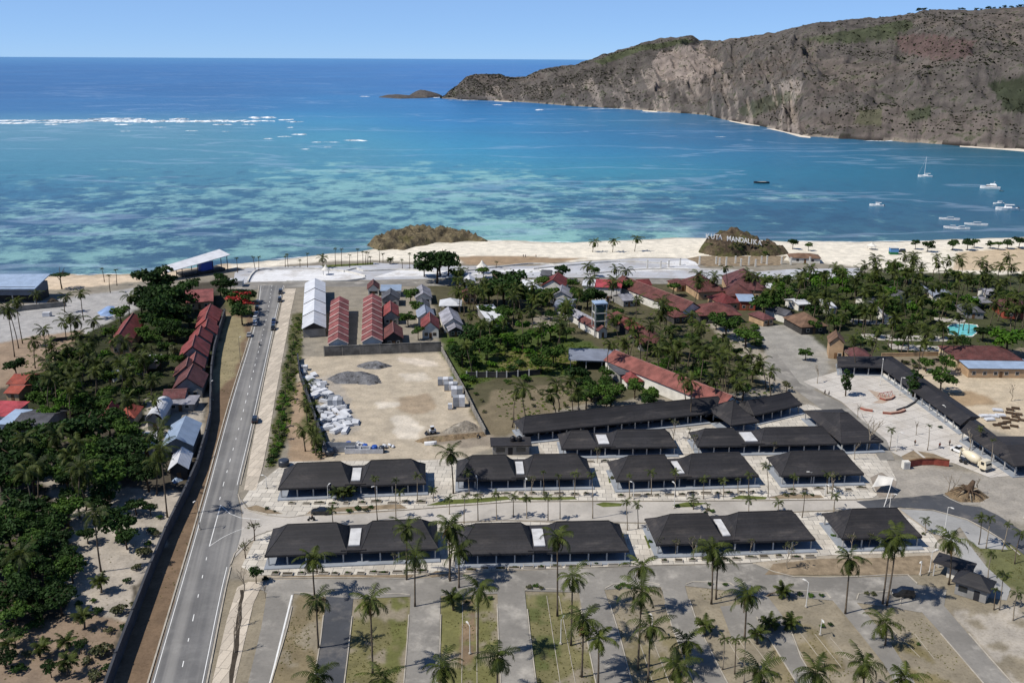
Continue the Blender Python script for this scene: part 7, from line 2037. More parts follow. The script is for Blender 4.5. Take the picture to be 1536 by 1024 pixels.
def motorcycle(x, y, rz, label, rider=None, col='black'):
    p = P(x, y); t = thing('motorcycle', label, 'motorcycle', (p.x, p.y, .035), rz)
    loft(MB(), [(-.75, .1, .08, .62, .82), (-.3, .16, .14, .45, .84), (.1, .18, .12, .35, .78), (.35, .12, .1, .5, .95), (.55, .08, .06, .6, 1.0)]).build('body', PAINTS[col], t)
    MB().tube([(.5, 0, 1.0), (.68, 0, .32)], .04, 5).build('fork', DARKP, t)
    MB().tube([(.42, -.34, 1.08), (.48, 0, 1.02), (.42, .34, 1.08)], .025, 5).build('handlebar', DARKP, t)
    MB().box(-.7, .05, -.13, .13, .82, .9).build('seat', DARKP, t)
    for x_ in (-.6, .68):
        q = MB().lathe([(.2, -.05), (.29, -.05), (.31, 0), (.29, .05), (.2, .05)], (x_, 0, .31), 14, 'y').build('wheel', TYRE, t)
        MB().lathe([(.03, -.03), (.19, -.02), (.19, .02), (.03, .03)], (x_, 0, .31), 10, 'y').build('rim', RIM, q)
    return t, p


SKIN = M('skin', lin((150, 108, 82), .8), .6, .1, 2); HAIR = M('hair', (.015, .012, .01), .6, .1, 2)
CLOTH = {k: M(k + '_cloth', lin(c, .8), .85, .15, 2) for k, c in (('white', (228, 228, 224)), ('red', (190, 56, 44)), ('navy', (34, 40, 60)), ('grey', (110, 112, 114)), ('black', (30, 30, 32)), ('orange', (214, 110, 44)))}


def figure(name, joints, edges, radii, mat, parent, sub=1):
    me = bpy.data.meshes.new(name); me.from_pydata(joints, edges, []); me.materials.append(mat)
    o = link(name, me, parent); md = o.modifiers.new('skin', 'SKIN'); md.use_smooth_shade = True
    for v, r in zip(me.skin_vertices[0].data, radii): v.radius = (r, r) if not isinstance(r, tuple) else r
    me.skin_vertices[0].data[0].use_root = True
    if sub: s = o.modifiers.new('sub', 'SUBSURF'); s.levels = s.render_levels = sub
    return o


def person(loc, rz, label, top, legs, sit=False, step=.18, head_mat=None):
    t = thing('person', label, 'person', loc, rz)
    if sit:
        J = [(0, 0, .92), (.04, 0, 1.15), (.1, 0, 1.36), (.13, 0, 1.47), (.15, 0, 1.60), (.0, .12, .9), (.36, .16, .86), (.28, .15, .42), (.4, .15, .37), (0, -.12, .9), (.36, -.16, .86), (.28, -.15, .42), (.4, -.15, .37), (.08, .2, 1.36), (.24, .26, 1.12), (.44, .28, 1.1), (.08, -.2, 1.36), (.24, -.26, 1.12), (.44, -.28, 1.1)]
    else:
        J = [(0, 0, .92), (0, 0, 1.15), (0, 0, 1.38), (0, 0, 1.5), (.02, 0, 1.64), (0, .1, .88), (step, .1, .5), (step * 1.1, .1, .08), (step * 1.1 + .14, .1, .04), (0, -.1, .88), (-step * .3, -.1, .48), (-step * 1.3, -.1, .1), (-step * 1.3 + .13, -.1, .04), (0, .2, 1.38), (-.06, .25, 1.1), (.02, .26, .84), (0, -.2, 1.38), (.06, -.25, 1.1), (.14, -.26, .86)]
    E = [(0, 1), (1, 2), (2, 3), (3, 4), (0, 5), (5, 6), (6, 7), (7, 8), (0, 9), (9, 10), (10, 11), (11, 12), (2, 13), (13, 14), (14, 15), (2, 16), (16, 17), (17, 18)]
    Rr = [.13, .13, (.15, .12), .055, .095, .09, .065, .042, .035, .09, .065, .042, .035, .065, .045, .035, .065, .045, .035]
    figure('body', J, E, Rr, SKIN, t)
    up = [J[i] for i in (0, 1, 2, 13, 14, 16, 17)]
    figure('shirt', up, [(0, 1), (1, 2), (2, 3), (3, 4), (2, 5), (5, 6)], [.155, .155, (.175, .145), .085, .062, .085, .062], CLOTH[top], t)
    lg = [J[i] for i in (0, 5, 6, 7, 9, 10, 11)]
    figure('trousers', lg, [(0, 1), (1, 2), (2, 3), (0, 4), (4, 5), (5, 6)], [.15, .11, .085, .06, .11, .085, .06], CLOTH[legs], t)
    h = J[4]
    MB().lathe([(.03, .11), (.08, .09), (.105, .03), (.1, -.03)], h, 10).build('hair' if head_mat is None else 'helmet', head_mat or HAIR, t, True)
    hd = .105
    MB().cbox(h[0] + hd, h[1], h[2] - .02, .035, .03, .04).build('nose', SKIN, t)
    for s in (-1, 1): MB().cbox(h[0] + hd - .012, h[1] + s * .035, h[2] + .018, .015, .022, .014).build('eye', DARKP, t)
    MB().cbox(h[0] + hd - .01, h[1], h[2] - .055, .012, .05, .012).build('mouth', TAIL, t)
    return t


def ride(x, y, rz, label, plabel, top, hm):
    t, p = motorcycle(x, y, rz, label)
    person((p.x - .25 * math.cos(rz), p.y - .25 * math.sin(rz), .0), rz, plabel, top, 'black', True, head_mat=hm)


ride(389, 518, DN, 'motorcycle in the middle of the main road carrying a rider in white', 'rider in a white shirt and white helmet riding down the main road', 'white', PAINTS['white'])
ride(467.5, 781, R(185), 'black motorcycle on the pale street near the junction', 'dark-clothed rider on the motorcycle near the junction', 'black', PAINTS['black'])
motorcycle(717, 656, R(70), 'motorcycle parked at the corner of the dirt lot by the rubble')
for x, y, rz, top, lg, lab in ((1409, 672, 80, 'red', 'navy', 'person in a red shirt standing at the works edge of the plaza'), (1424, 668, 200, 'grey', 'black', 'person in grey bent by the rubble behind the plaza'), (1372, 668, 30, 'black', 'black', 'person in black walking across the plaza'), (1243, 594, 120, 'navy', 'grey', 'person in navy walking on the side street beside the plaza'),
                               (1237, 592, 120, 'black', 'black', 'person in black walking a step behind the one in navy'), (785, 386, 60, 'black', 'navy', 'person strolling on the brown patch of the beach, with a companion'), (788, 386, 80, 'white', 'navy', 'companion in white strolling on the brown patch of the beach'), (664, 378, 10, 'red', 'black', 'person in red on the white sand near the rock outcrop'),
                               (804, 386, 20, 'orange', 'black', 'person in orange alone on the beach beside the brown patch')):
    p = P(x, y); person((p.x, p.y, float(ground_z(np.array([p.x]), np.array([p.y]))[0])), R(rz), lab, top, lg)


def cement_truck(x, y, rz):
    p = P(x, y); t = thing('cement_truck', 'cream cement mixer truck standing by the uprooted stump', 'cement truck', (p.x, p.y, .03), rz)
    cr = PAINTS['cream']
    MB().box(-4.2, 3.9, -.45, .45, .75, 1.05).build('chassis', DARKP, t)
    c = MB(); loft(c, [(2.2, 1.2, 1.15, .7, 2.9), (3.6, 1.2, 1.12, .7, 2.9), (4.0, 1.2, 1.1, .7, 1.8), (4.05, 1.18, 1.1, .7, 1.7)]); cab = c.build('cab', cr, t)
    loft(MB(), [(3.63, 1.06, 1.02, 1.8, 2.7), (4.02, 1.06, 1.04, 1.75, 1.85)]).build('windscreen', GLASS, cab)
    for s in (-1, 1): MB().box(2.5, 3.4, s * 1.19 - .02, s * 1.19 + .02, 1.8, 2.55).build('window', GLASS, cab); MB().cbox(4.06, s * .85, .95, .06, .35, .22).build('headlight', LAMPM, t)
    MB().box(3.9, 4.12, -1.2, 1.2, .55, .85).build('bumper', DARKP, t)
    d = MB().lathe([(.35, -3.0), (.75, -2.8), (1.0, -1.9), (1.28, -.6), (1.3, .4), (1.05, 1.5), (.6, 2.1)], n=18, axis='x')
    o = d.build('drum', cr, t, True); o.location = (-.6, 0, 2.25); o.rotation_euler = (0, R(9), 0)
    MB().add([(-4.3, -.7, 3.3), (-3.4, -.7, 3.3), (-3.4, .7, 3.3), (-4.3, .7, 3.3), (-4.0, -.25, 2.5), (-3.6, -.25, 2.5), (-3.6, .25, 2.5), (-4.0, .25, 2.5)], [(0, 3, 7, 4), (1, 0, 4, 5), (2, 1, 5, 6), (3, 2, 6, 7), (4, 7, 6, 5)]).build('hopper', cr, t)
    MB().cbox(-4.3, 0, 1.0, .25, .4, 1.5).build('chute', cr, t)
    MB().box(1.6, 2.1, -1.1, 1.1, 1.05, 2.2).build('water_tank', cr, t)
    wheels(t, (3.0, -1.9, -3.2), 1.0, .5, .32)
    landmark('the cement truck', p)


cement_truck(1461, 699, R(-62))


def loader(x, y):
    p = P(x, y); t = thing('skid_loader', 'small white loader working beside the rubble of the dirt lot', 'loader', (p.x, p.y, .0), R(200))
    MB().box(-1.1, .7, -.6, .6, .45, 1.2).build('body', PAINTS['white'], t); MB().cbox(-.1, 0, 1.2, 1.0, 1.0, .9, 0, .88).build('cab', GLASS, t)
    MB().box(-.6, .42, -.5, .5, 2.1, 2.2).build('roof', PAINTS['white'], t)
    for s in (-1, 1): MB().tube([(-.9, s * .72, 1.2), (.8, s * .72, .9), (1.4, s * .72, .35)], .09, 5).build('arm', DARKP, t)
    MB().add([(1.3, -.9, .1), (2.0, -.9, .05), (1.3, -.9, .8), (1.3, .9, .1), (2.0, .9, .05), (1.3, .9, .8)], [(0, 1, 2), (3, 5, 4), (0, 3, 4, 1), (0, 2, 5, 3)]).build('bucket', DARKP, t)
    wheels(t, (-.75, .45), .72, .38, .26)


loader(648, 650)

# ---- street lamps
LAMPS = [(492, 747, 492, 731), (566, 752, 565, 729), (716, 736, 715, 717), (788, 750, 788, 716), (1011, 762, 1011, 726), (950, 748, 949, 725), (1216, 726, 1216, 713), (705, 980, 705, 938), (841, 965, 841, 929), (977, 962, 977, 927), (1209, 910, 1211, 873), (1230, 952, 1231, 928), (1394, 858, 1397, 826), (1380, 862, 1381, 843), (300, 794, 282, 750), (361, 545, 353, 507), (319, 600, 320, 573), (1416, 802, 1418, 760),
         (1320, 578, 1319, 540), (1349, 592, 1349, 566), (1416, 628, 1416, 610), (1380, 597, 1380, 585), (1344, 676, 1345, 648), (1251, 763, 1262, 736), (1334, 763, 1334, 740), (1536, 778, 1530, 762), (400, 732, 401, 716), (1237, 744, 1237, 726)]
LM = M('lamp_post_white', lin((224, 222, 216), .85), .5, .1, 1)
LD = M('lamp_post_grey', lin((120, 116, 110), .8), .6, .15, 1)
ll = []
for i, (bx, by, tx, ty) in enumerate(LAMPS):
    b = P(bx, by); d = ray(tx, ty); c = CAMP + d * (b.y / d.y); h = max(3.2, min(11, c.z)); mt_ = LD if i in (14, 15, 16) else LM
    t = thing('street_lamp', None, 'street lamp', (b.x, b.y, 0), random.uniform(0, 6), 'street lamps')
    MB().tube([(0, 0, 0), (0, 0, h * .5), (0, 0, h)], [.11, .08, .06], 6).build('pole', mt_, t)
    MB().tube([(0, 0, h - .1), (.5, 0, h + .15), (.95, 0, h + .18)], .05, 5).build('arm', mt_, t)
    MB().cbox(.95, 0, h + .1, .75, .3, .13, 0, .8).build('lamp_head', LM, t)
    MB().box(-.22, .22, -.22, .22, 0, .25).build('base', KERB, t)
    VEG.append((t, 'grey street lamp' if mt_ is LD else 'white street lamp', 'street lamps', None))

# ---- planter beds set into the paving
SOIL = M('bed_soil', lin((74, 66, 52), .8), .95, .3, 1.0)
random.seed(41)
for (x0, y0, x1, y1, n, row) in ((405, 861, 640, 858, 13, 'the first front-row pavilion'), (695, 855, 950, 846, 12, 'the second front-row pavilion'), (985, 842, 1225, 834, 11, 'the third front-row pavilion'), (425, 757, 640, 752, 10, 'the first middle-row pavilion'), (690, 742, 890, 741, 10, 'the second middle-row pavilion'), (925, 744, 1140, 738, 12, 'the third middle-row pavilion'), (1180, 735, 1300, 733, 6, 'the single middle-row pavilion'), (850, 692, 1010, 690, 7, 'the first back-row pavilion')):
    for k in range(n):
        f = (k + .5) / n; p = P(x0 + (x1 - x0) * f + random.uniform(-3, 3), y0 + (y1 - y0) * f + random.uniform(-1.5, 1.5)); w, d = random.uniform(1.2, 2.6), random.uniform(.7, 1.1)
        t = thing('planter_bed', (ORD[k] or 'first') + ' small planter bed, counted away from the main road, before ' + row, 'planter', (p.x, p.y, 0), random.uniform(-.06, .06), 'planter beds in the paving')
        MB().wall([(-w / 2, -d / 2), (w / 2, -d / 2), (w / 2, d / 2), (-w / 2, d / 2), (-w / 2, -d / 2 + .01)], .34, .14).build('rim', KERB, t)
        MB().box(-w / 2, w / 2, -d / 2, d / 2, -.05, .26).build('soil', SOIL, t)
        if k % 3 != 1:
            q = link('foliage', random.choice(SHRUB[random.choice('mod')]), t); q.location = (random.uniform(-.2, .2), 0, .42); q.scale = (w * .3, d * .45, .4)

# ---- promenade: pillars, canopies, low walls
random.seed(5)
for i, (x, y) in enumerate(((1049, 397), (1074, 396), (1079, 398), (1089, 399), (1103, 395), (1111, 399), (1123, 398), (1133, 400), (1142, 395), (1150, 397), (1172, 396), (1186, 397), (1214, 399), (991, 402), (1003, 401), (971, 403), (1020, 398))):
    p = P(x, y); h = 3.6 if i % 3 else 4.4
    o = MB().cbox(0, 0, 0, .75, .75, h, 0, .92).cbox(0, 0, h, .9, .9, .15).build('pillar', WALLW); o.location = (p.x, p.y, 0)
    o.name = 'gate_pillar'
    tag(o, ('white square pillar on the promenade in front of the sign rock, ' + (ORD[i] or 'first') + ' of its line') if i < 13 else 'white square pillar on the promenade, ' + ('first', 'second', 'third', 'fourth')[i - 13] + ' of the spaced four seaward of the villas', 'pillar', 'white promenade pillars')


def low_wall(pts, label, h=.8, t_=.5, mat=WALLW):
    w = dens(pts, 3); c = w[len(w) // 2]
    o = MB().wall([(p.x - c.x, p.y - c.y) for p in w], h, t_, -.1).build('low_wall', mat); o.location = (c.x, c.y, 0); tag(o, label, 'wall', 'low promenade walls')


low_wall([(372, 423), (378, 412), (390, 405), (430, 403), (480, 404), (520, 408), (548, 415)], 'white looped low wall around the promenade end of the main road')
low_wall([(430, 423), (460, 423), (520, 422), (548, 418)], 'straight white low wall along the coast road at the road end')
low_wall([(515, 408), (535, 403), (545, 407), (600, 405), (650, 408)], 'white wavy low wall behind the row houses on the promenade')
low_wall([(690, 408), (740, 402), (800, 396), (850, 400)], 'white curving low wall behind the centre village trees')
low_wall([(800, 404), (860, 398), (930, 393), (1000, 396)], 'long white low wall curving up towards the three beach palms')
low_wall([(880, 412), (960, 405), (1040, 405), (1130, 407)], 'long pale low wall along the promenade before the villas')
low_wall([(1380, 596), (1372, 604), (1360, 611), (1345, 616)], 'dark-edged curved low wall closing the round part of the plaza', .6, .4, DKWALL)


def tent(x, y, wpx, h, label, name='tent', mat=None, sides=8, post=True):
    p = P(x, y); r = wpx * mpp(x, y) / 2; t = thing(name, label, 'tent' if name == 'tent' else 'canopy', (p.x, p.y, 0), .3)
    he = h * .5; pr = [(r, he), (r * .72, he + .12 * h), (r * .4, he + .25 * h), (r * .12, he + .44 * h), (.05, h)]
    MB().lathe([(r * .98, he - .15)] + pr, n=sides).build('canopy', mat or WALLW, t)
    for k in range(4):
        a = math.pi / 4 + k * math.pi / 2
        MB().tube([(math.cos(a) * r * .85, math.sin(a) * r * .85, 0), (math.cos(a) * r * .85, math.sin(a) * r * .85, he)], .08, 5).build('post', POST, t)


tent(723, 410, 18, 6.5, 'white peaked tent on the promenade behind the dense village trees')
tent(489, 412, 13, 5.0, 'white domed kiosk at the promenade end of the white hall', 'kiosk_canopy', sides=14)
tent(1307, 374, 14, 4.0, 'cream low tent on the beach beyond the palm grove')


def sail_canopy():
    b = P(1325, 745); t = thing('shade_sail', 'torn white shade sail on leaning poles beside the asphalt road', 'shade sail', (b.x, b.y, 0))
    A, B, C, D = P(1318, 712, 2.6) - b, P(1340, 716, 3.6) - b, P(1336, 727, 2.6) - b, P(1308, 730, 1.6) - b
    n = 8; vs = []
    for i in range(n + 1):
        for j in range(n + 1):
            u, v = i / n, j / n; q = (A * (1 - u) + B * u) * (1 - v) + (D * (1 - u) + C * u) * v
            q = q - Vector((0, 0, 1.1 * math.sin(math.pi * u) * math.sin(math.pi * v)))
            vs.append(q)
    fs = [(i * (n + 1) + j, (i + 1) * (n + 1) + j, (i + 1) * (n + 1) + j + 1, i * (n + 1) + j + 1) for i in range(n) for j in range(n)]
    c_ = MB().add(vs, fs).build('canopy', M('sail_cloth', lin((206, 203, 196), .84), .7, .1, .4), t, True)
    sd = c_.modifiers.new('thick', 'SOLIDIFY'); sd.thickness = .05
    for q, f in ((A, P(1316, 722) - b), (B, P(1326, 760) - b), (C, P(1346, 735) - b), (D, P(1311, 736) - b)):
        MB().tube([(f.x, f.y, 0), q], .09, 6).build('pole', LM, t)


sail_canopy()
# brown screed triangle under it
sheet('earth_patch', [(1305, 716), (1322, 708), (1345, 722), (1340, 744), (1318, 745)], 0.03, M('brown_screed', lin((150, 140, 128), .8), .9, .2, .3))

# ---- plaza fittings
BRICK = M('red_brick', lin((150, 76, 62), .8), .9, .25, 1.0)


def arc_bench(pts, label, h=.55, t_=.7):
    w = dens(pts, 1.5); c = w[len(w) // 2]; t = thing('curved_bench', label, 'bench', (c.x, c.y, 0), 0, 'curved benches on the plaza')
    q = [(p.x - c.x, p.y - c.y) for p in w]
    MB().wall(q, h, t_, 0).build('base', BRICK, t); MB().wall(q, .08, t_ + .12, h + .002).build('seat', M('bench_seat', lin((186, 150, 132), .8), .8, .15, .8), t)


arc_bench([(1320, 598), (1328, 600.5), (1335, 599.5), (1341, 595)], 'dark red curved bench nearest the red play frame')
arc_bench([(1324, 620), (1336, 621), (1348, 619.5), (1357, 616)], 'longest red brick curved bench on the near side of the plaza circle')
arc_bench([(1291, 613), (1298, 615.5), (1309, 617)], 'small red curved bench beside the bare plaza tree')
sheet('terracotta_patch', [(1302, 584), (1318, 588), (1338, 596), (1330, 603), (1324, 605), (1308, 604), (1318, 600)], 0.03, M('tan_paving', lin((178, 160, 142), .8), .9, .15, .5))
p = P(1328, 594); t = thing('play_frame', 'red tubular play frame in the middle of the plaza circle', 'play frame', (p.x, p.y, 0), .4)
for k in range(4):
    MB().tube([(-2.4 + k * 1.6, -.7, 0), (-2.4 + k * 1.6, 0, 1.3), (-2.4 + k * 1.6, .7, 0)], .09, 5).build('hoop', PAINTS['red'], t)
MB().tube([(-2.6, 0, 1.3), (2.6, 0, 1.3)], .09, 5).build('top_bar', PAINTS['red'], t)
w = dens([(1363, 700), (1380, 697), (1400, 696.5), (1423, 699)], 2); c = w[len(w) // 2]
t = thing('parapet', 'bowed red brick parapet with a pale coping in the works area', 'parapet', (c.x, c.y, 0))
MB().wall([(q.x - c.x, q.y - c.y) for q in w], 1.7, .35, 0).build('wall', BRICK, t); MB().wall([(q.x - c.x, q.y - c.y) for q in w], .14, .55, 1.702).build('coping', TIMBER, t)
p = P(1358, 702); MB_ = thing('generator_box', 'white utility box at the end of the red parapet', 'utility box', (p.x, p.y, 0), .1); MB().cbox(0, 0, 0, 1.7, 1.3, 2.0).build('housing', WALLW, MB_); MB().cbox(0, -.66, .4, 1.1, .04, 1.2).build('door', POST, MB_)
# brown soil beds behind the parapet
sheet('soil_bed', [(1352, 684), (1370, 675), (1392, 692), (1384, 695), (1362, 698)], 0.03, DIRT)
sheet('soil_bed', [(1376, 676), (1400, 680), (1425, 690), (1420, 696), (1398, 694)], 0.032, DIRT)
# ---- uprooted stump
HEAP = rock_mat('heap_earth', (128, 108, 84), (158, 138, 110), .0)
mound('earth_heap', [(1418, 742), (1430, 734), (1448, 730), (1466, 736), (1482, 748), (1470, 755), (1440, 755), (1425, 750)], 1.6, HEAP, 91, 'earth heap under the uprooted tree stump', 'heap', .5, .3, z0=-.1, step=.4)
p = P(1452, 744); t = thing('uprooted_stump', 'tangled uprooted tree stump with splayed roots on an earth heap', 'stump', (p.x, p.y, .6))
MB().tube([(0, 0, 0), (.4, .3, 1.8), (.9, .2, 3.4)], [1.1, .8, .45], 8).build('trunk', BARK2, t, True)
g = random.Random(4)
for k in range(16):
    a = k * .42 + g.random(); l = g.uniform(2.4, 4.6); zz = g.uniform(-.5, .9)
    MB().tube([(0, 0, .6), (math.cos(a) * l * .5, math.sin(a) * l * .5, .9 + zz), (math.cos(a) * l, math.sin(a) * l, zz * .6)], [.3, .2, .07], 5).build('root', BARK2 if k % 3 else BARKP, t)
for k, (dx, dy) in enumerate(((-4.2, 1.5), (-3.0, 1.2), (2.6, 1.6))):
    q = link('branches', BARE[k], t); q.location = (dx, dy, .1); q.scale = (4.2, 4.2, 3.8)

# ---- dirt lot: heaps, slabs, stacks
GRAVEL = rock_mat('grey_gravel', (104, 104, 106), (140, 140, 142), .0)
mound('gravel_heap', [(492, 570), (505, 563), (525, 560), (545, 560), (566, 566), (572, 576), (556, 579), (530, 577), (506, 577)], 1.9, GRAVEL, 101, 'large heap of dark grey gravel in the dirt lot', 'heap', .85, .14, z0=-.1, step=.6)
mound('gravel_heap', [(534, 551), (550, 546), (570, 546), (588, 551), (570, 555), (550, 555)], 1.6, GRAVEL, 104, 'lower spread heap of grey gravel behind the large one', 'heap', .6, .2, z0=-.1, step=.6)
mound('rubble_heap', [(660, 652), (680, 640), (700, 634), (715, 640), (716, 648), (700, 650), (680, 652)], 1.6, rock_mat('rubble', (136, 126, 112), (176, 168, 154), .0), 107, 'pale rubble heap in the corner of the dirt lot', 'heap', .7, .35, z0=-.1, step=.5)
mound('earth_bank', [(622, 664), (640, 658), (690, 654), (728, 650), (728, 656), (690, 661), (640, 667)], .9, HEAP, 109, 'low earth bank along the near edge of the dirt lot', 'bank', .5, .3, z0=-.1, step=.5)
SLABM = M('slab_concrete', lin((206, 208, 212), .84), .85, .18, .6); SLABG = M('slab_grey', lin((150, 154, 160), .8), .85, .2, .6)
random.seed(77)
sl_ = []
for i in range(110):
    f = random.random() ** .7; y = 556 + 92 * f; xl = 451 + 37 * f; x = xl + random.uniform(2, 14 + 46 * f * (1 if f < .88 else .6))
    if any(abs(x - a) < 5.5 and abs(y - b) < 2.4 for a, b in sl_): continue
    sl_.append((x, y))
sl_.sort(key=lambda q: q[1])
for i, (x, y) in enumerate(sl_):
    p = P(x, y); L_, W = random.uniform(2.2, 4.8), random.uniform(1.4, 2.6); h = random.uniform(.2, .6)
    o = MB().cbox(0, 0, 0, L_, W, h).cbox(.1, .05, h + .02, L_ * .94, W * .95, .18).cbox(-.08, .1, h + .22, L_ * .9, W * .9, .16).build('concrete_slab', SLABM if random.random() < .75 else SLABG)
    o.location = (p.x, p.y, random.uniform(0, .08)); o.rotation_euler = (random.uniform(-.16, .16), random.uniform(-.16, .16), random.uniform(0, 3.1))
    tag(o, cat='slab'); VEG.append((o, 'pale concrete slab in the dump beside the dark slanting fence', 'concrete slabs dumped along the fence', 'pale concrete slab in the dump beside the dark slanting fence'))
for x, y, w, d, h, l in ((668, 578, 5.0, 2.4, 2.0, 'farthest grey block stack by the low lot wall'), (676, 586, 4.2, 2.4, 2.2, 'second farthest grey block stack by the low lot wall'), (685, 595, 3.6, 3.2, 2.4, 'grey block stack in the middle of the line by the low lot wall'), (688, 611, 3.6, 2.6, 3.0, 'tallest grey block stack, nearest in the line by the low lot wall'), (675, 614, 1.3, 1.2, 1.5, 'smallest white block beside the tallest stack'),
                         (502, 612, 4.4, 3.0, 2.4, 'wrapped block stack standing in the middle of the slab dump'), (454, 556, 3.0, 2.0, 1.4, 'white block stack at the far end of the slab dump')):
    p = P(x, y); t = thing('block_stack', l, 'stack', (p.x, p.y + d / 2, 0), .08, 'block stacks in the dirt lot')
    MB().cbox(0, 0, 0, w, d, .14).build('pallet', TIMBER, t)
    n = max(1, int(w / 1.3))
    for k in range(n):
        MB().cbox(-w / 2 + w * (k + .5) / n, 0, .142, w / n - .08, d, h).build('block', SLABM if (k + int(x)) % 2 else SLABG, t)
for x, y, w, d, h, l, c in ((508, 678, 8.5, 3, 1.6, 'long grey container-like trough at the near side of the lot', SLABG), (536, 680, 6.5, 2.0, 1.3, 'lower pale trough beside the grey one', SLABM), (557, 680, 6.0, 2.0, 1.2, 'pale trough nearest the black drum', SLABM)):
    p = P(x, y); t = thing('trough', l, 'trough', (p.x, p.y + d / 2, 0), .05, 'troughs at the near edge of the dirt lot')
    MB().wall([(-w / 2, -d / 2), (w / 2, -d / 2), (w / 2, d / 2), (-w / 2, d / 2), (-w / 2, -d / 2 + .01)], h, .15).build('side', c, t); MB().cbox(0, 0, 0, w - .2, d - .2, .2).build('floor', c, t)
BLUE = M('blue_plastic', lin((40, 84, 170), .8), .45, .15, 1, .4)
for x, y, m_, r, h, l in ((562, 675, BLUE, .8, 1.3, 'bright blue plastic drum in the trough row'), (548, 672, BLUE, .7, 1.1, 'blue plastic drum behind the pale trough'), (523, 669, BLUE, .8, 1.2, 'blue plastic drum behind the long grey trough'), (573, 678, DARKP, .75, 1.7, 'black drum at the end of the trough row'), (494, 682, DARKP, 1.2, 1.5, 'fat black drum by the end of the slanting fence'), (426, 698, DARKP, 1.4, 1.6, 'black tank behind the first middle-row pavilion')):
    p = P(x, y); t = thing('drum', l, 'drum', (p.x, p.y, 0), 0, 'drums around the dirt lot')
    MB().lathe([(r * .95, 0), (r, .08), (r * .97, h * .3), (r, h * .33), (r * .97, h * .36), (r * .97, h * .66), (r, h * .7), (r * .97, h * .73), (r * .93, h)], n=16).build('shell', m_, t, True); MB().lathe([(r * .9, h - .02), (r * .9, h + .05), (r * .3, h + .06)], n=14).build('lid', m_, t)
for x, y, w, h, l in ((495, 668, 2.4, .7, 'white sack pile at the fence end of the trough row'), (541, 668, 2.2, 1.4, 'white sack pile behind the pale trough'), (582, 671, 4.2, .9, 'broad white sack pile at the open end of the trough row')):
    p = P(x, y); t = thing('sack_pile', l, 'sack pile', (p.x, p.y, 0), 0, 'white sack piles')
    for k in range(6):
        o = MB().lathe([(.05, -.5), (.26, -.42), (.32, 0), (.26, .42), (.05, .5)], n=10, axis='x').build('sack', SLABM, t, True); o.location = (random.uniform(-w / 2, w / 2) * .8, random.uniform(-.5, .5), .26 + (k % 2) * h * .4); o.rotation_euler = (0, 0, random.uniform(0, 3)); o.scale = (1.3, 1.3, 1)
p = P(646, 666); t = thing('upturned_boat', 'small white upturned boat lying on the lot edge', 'boat', (p.x, p.y, .55), .2); o = hull(3.4, 1.3, .5).build('hull', HULL, t); o.rotation_euler = (math.pi, 0, 0)

# ---- sandy yard: timber bundles and slabs
for i, (x, y, k) in enumerate(((1496, 616, 'w'), (1515, 615, 'd'), (1523, 613, 'd'), (1514, 620, 'd'), (1527, 622, 'd'), (1523, 626, 'd'), (1508, 628, 'd'), (1521, 631, 'd'), (1533, 631, 'd'), (1495, 638, 'd'), (1503, 636, 'd'), (1508, 642, 'd'), (1521, 640, 'd'), (1510, 634, 'd'), (1476, 625, 'w'), (1484, 630, 'w'), (1490, 625, 'w'), (1500, 624, 'w'))):
    p = P(x, y); a = random.uniform(-.5, .2)
    t = thing('timber_bundle' if k == 'd' else 'board_stack', None, 'bundle' if k == 'd' else 'stack', (p.x, p.y, 0), a, 'bundles in the sandy yard')
    for q in (-.8, .8): MB().cbox(q, 0, 0, .15, 1.3, .16).build('bearer', TIMBER, t)
    if k == 'd':
        for j in range(4): MB().tube([(-1.1, -.36 + .24 * j, .28), (1.1, -.36 + .24 * j, .28)], .12, 6).build('log', DKWALL if j % 2 else BARK2, t)
        for j in range(3): MB().tube([(-1.1, -.24 + .24 * j, .5), (1.1, -.24 + .24 * j, .5)], .12, 6).build('log', BARK2, t)
    else: MB().cbox(0, 0, .162, 2.8, 1.5, .25).cbox(.1, .05, .42, 2.6, 1.4, .2).build('board', SLABM, t)
    VEG.append((t, 'dark timber bundle' if k == 'd' else 'pale board stack', 'bundles in the sandy yard', ('dark timber bundle among the bundles scattered in the sandy yard' if k == 'd' else 'pale board stack by the bundles in the sandy yard')))

# ---- pool
w = px([(1420, 492), (1428, 487), (1448, 486), (1464, 488), (1468, 496), (1458, 504), (1440, 505), (1424, 501)]); c = sum(w, Vector()) / len(w)
t = thing('swimming_pool', 'turquoise swimming pool with a pale rim among trees', 'pool', (c.x, c.y, 0))
big = [((p - c) * 1.1) for p in w]
MB().prism([(p.x, p.y) for p in big], -.2, .16).build('rim', WALLW, t)
MB().prism([(p.x - c.x, p.y - c.y) for p in w], .0, .17).build('water', M('pool_water', lin((112, 206, 206), .8), .12, .12, .2, .5), t)
landmark('the turquoise pool', c)
for poly in ([(1290, 500), (1420, 505), (1425, 512), (1300, 510)], [(1270, 478), (1340, 482), (1345, 487), (1280, 486)], [(1400, 476), (1450, 480), (1440, 485), (1405, 482)], [(1330, 515), (1420, 520), (1418, 528), (1340, 524)]):
    sheet('garden_path', poly, 0.02, M('garden_paving', lin((186, 180, 170), .8), .9, .2, .3), ragged=.3)
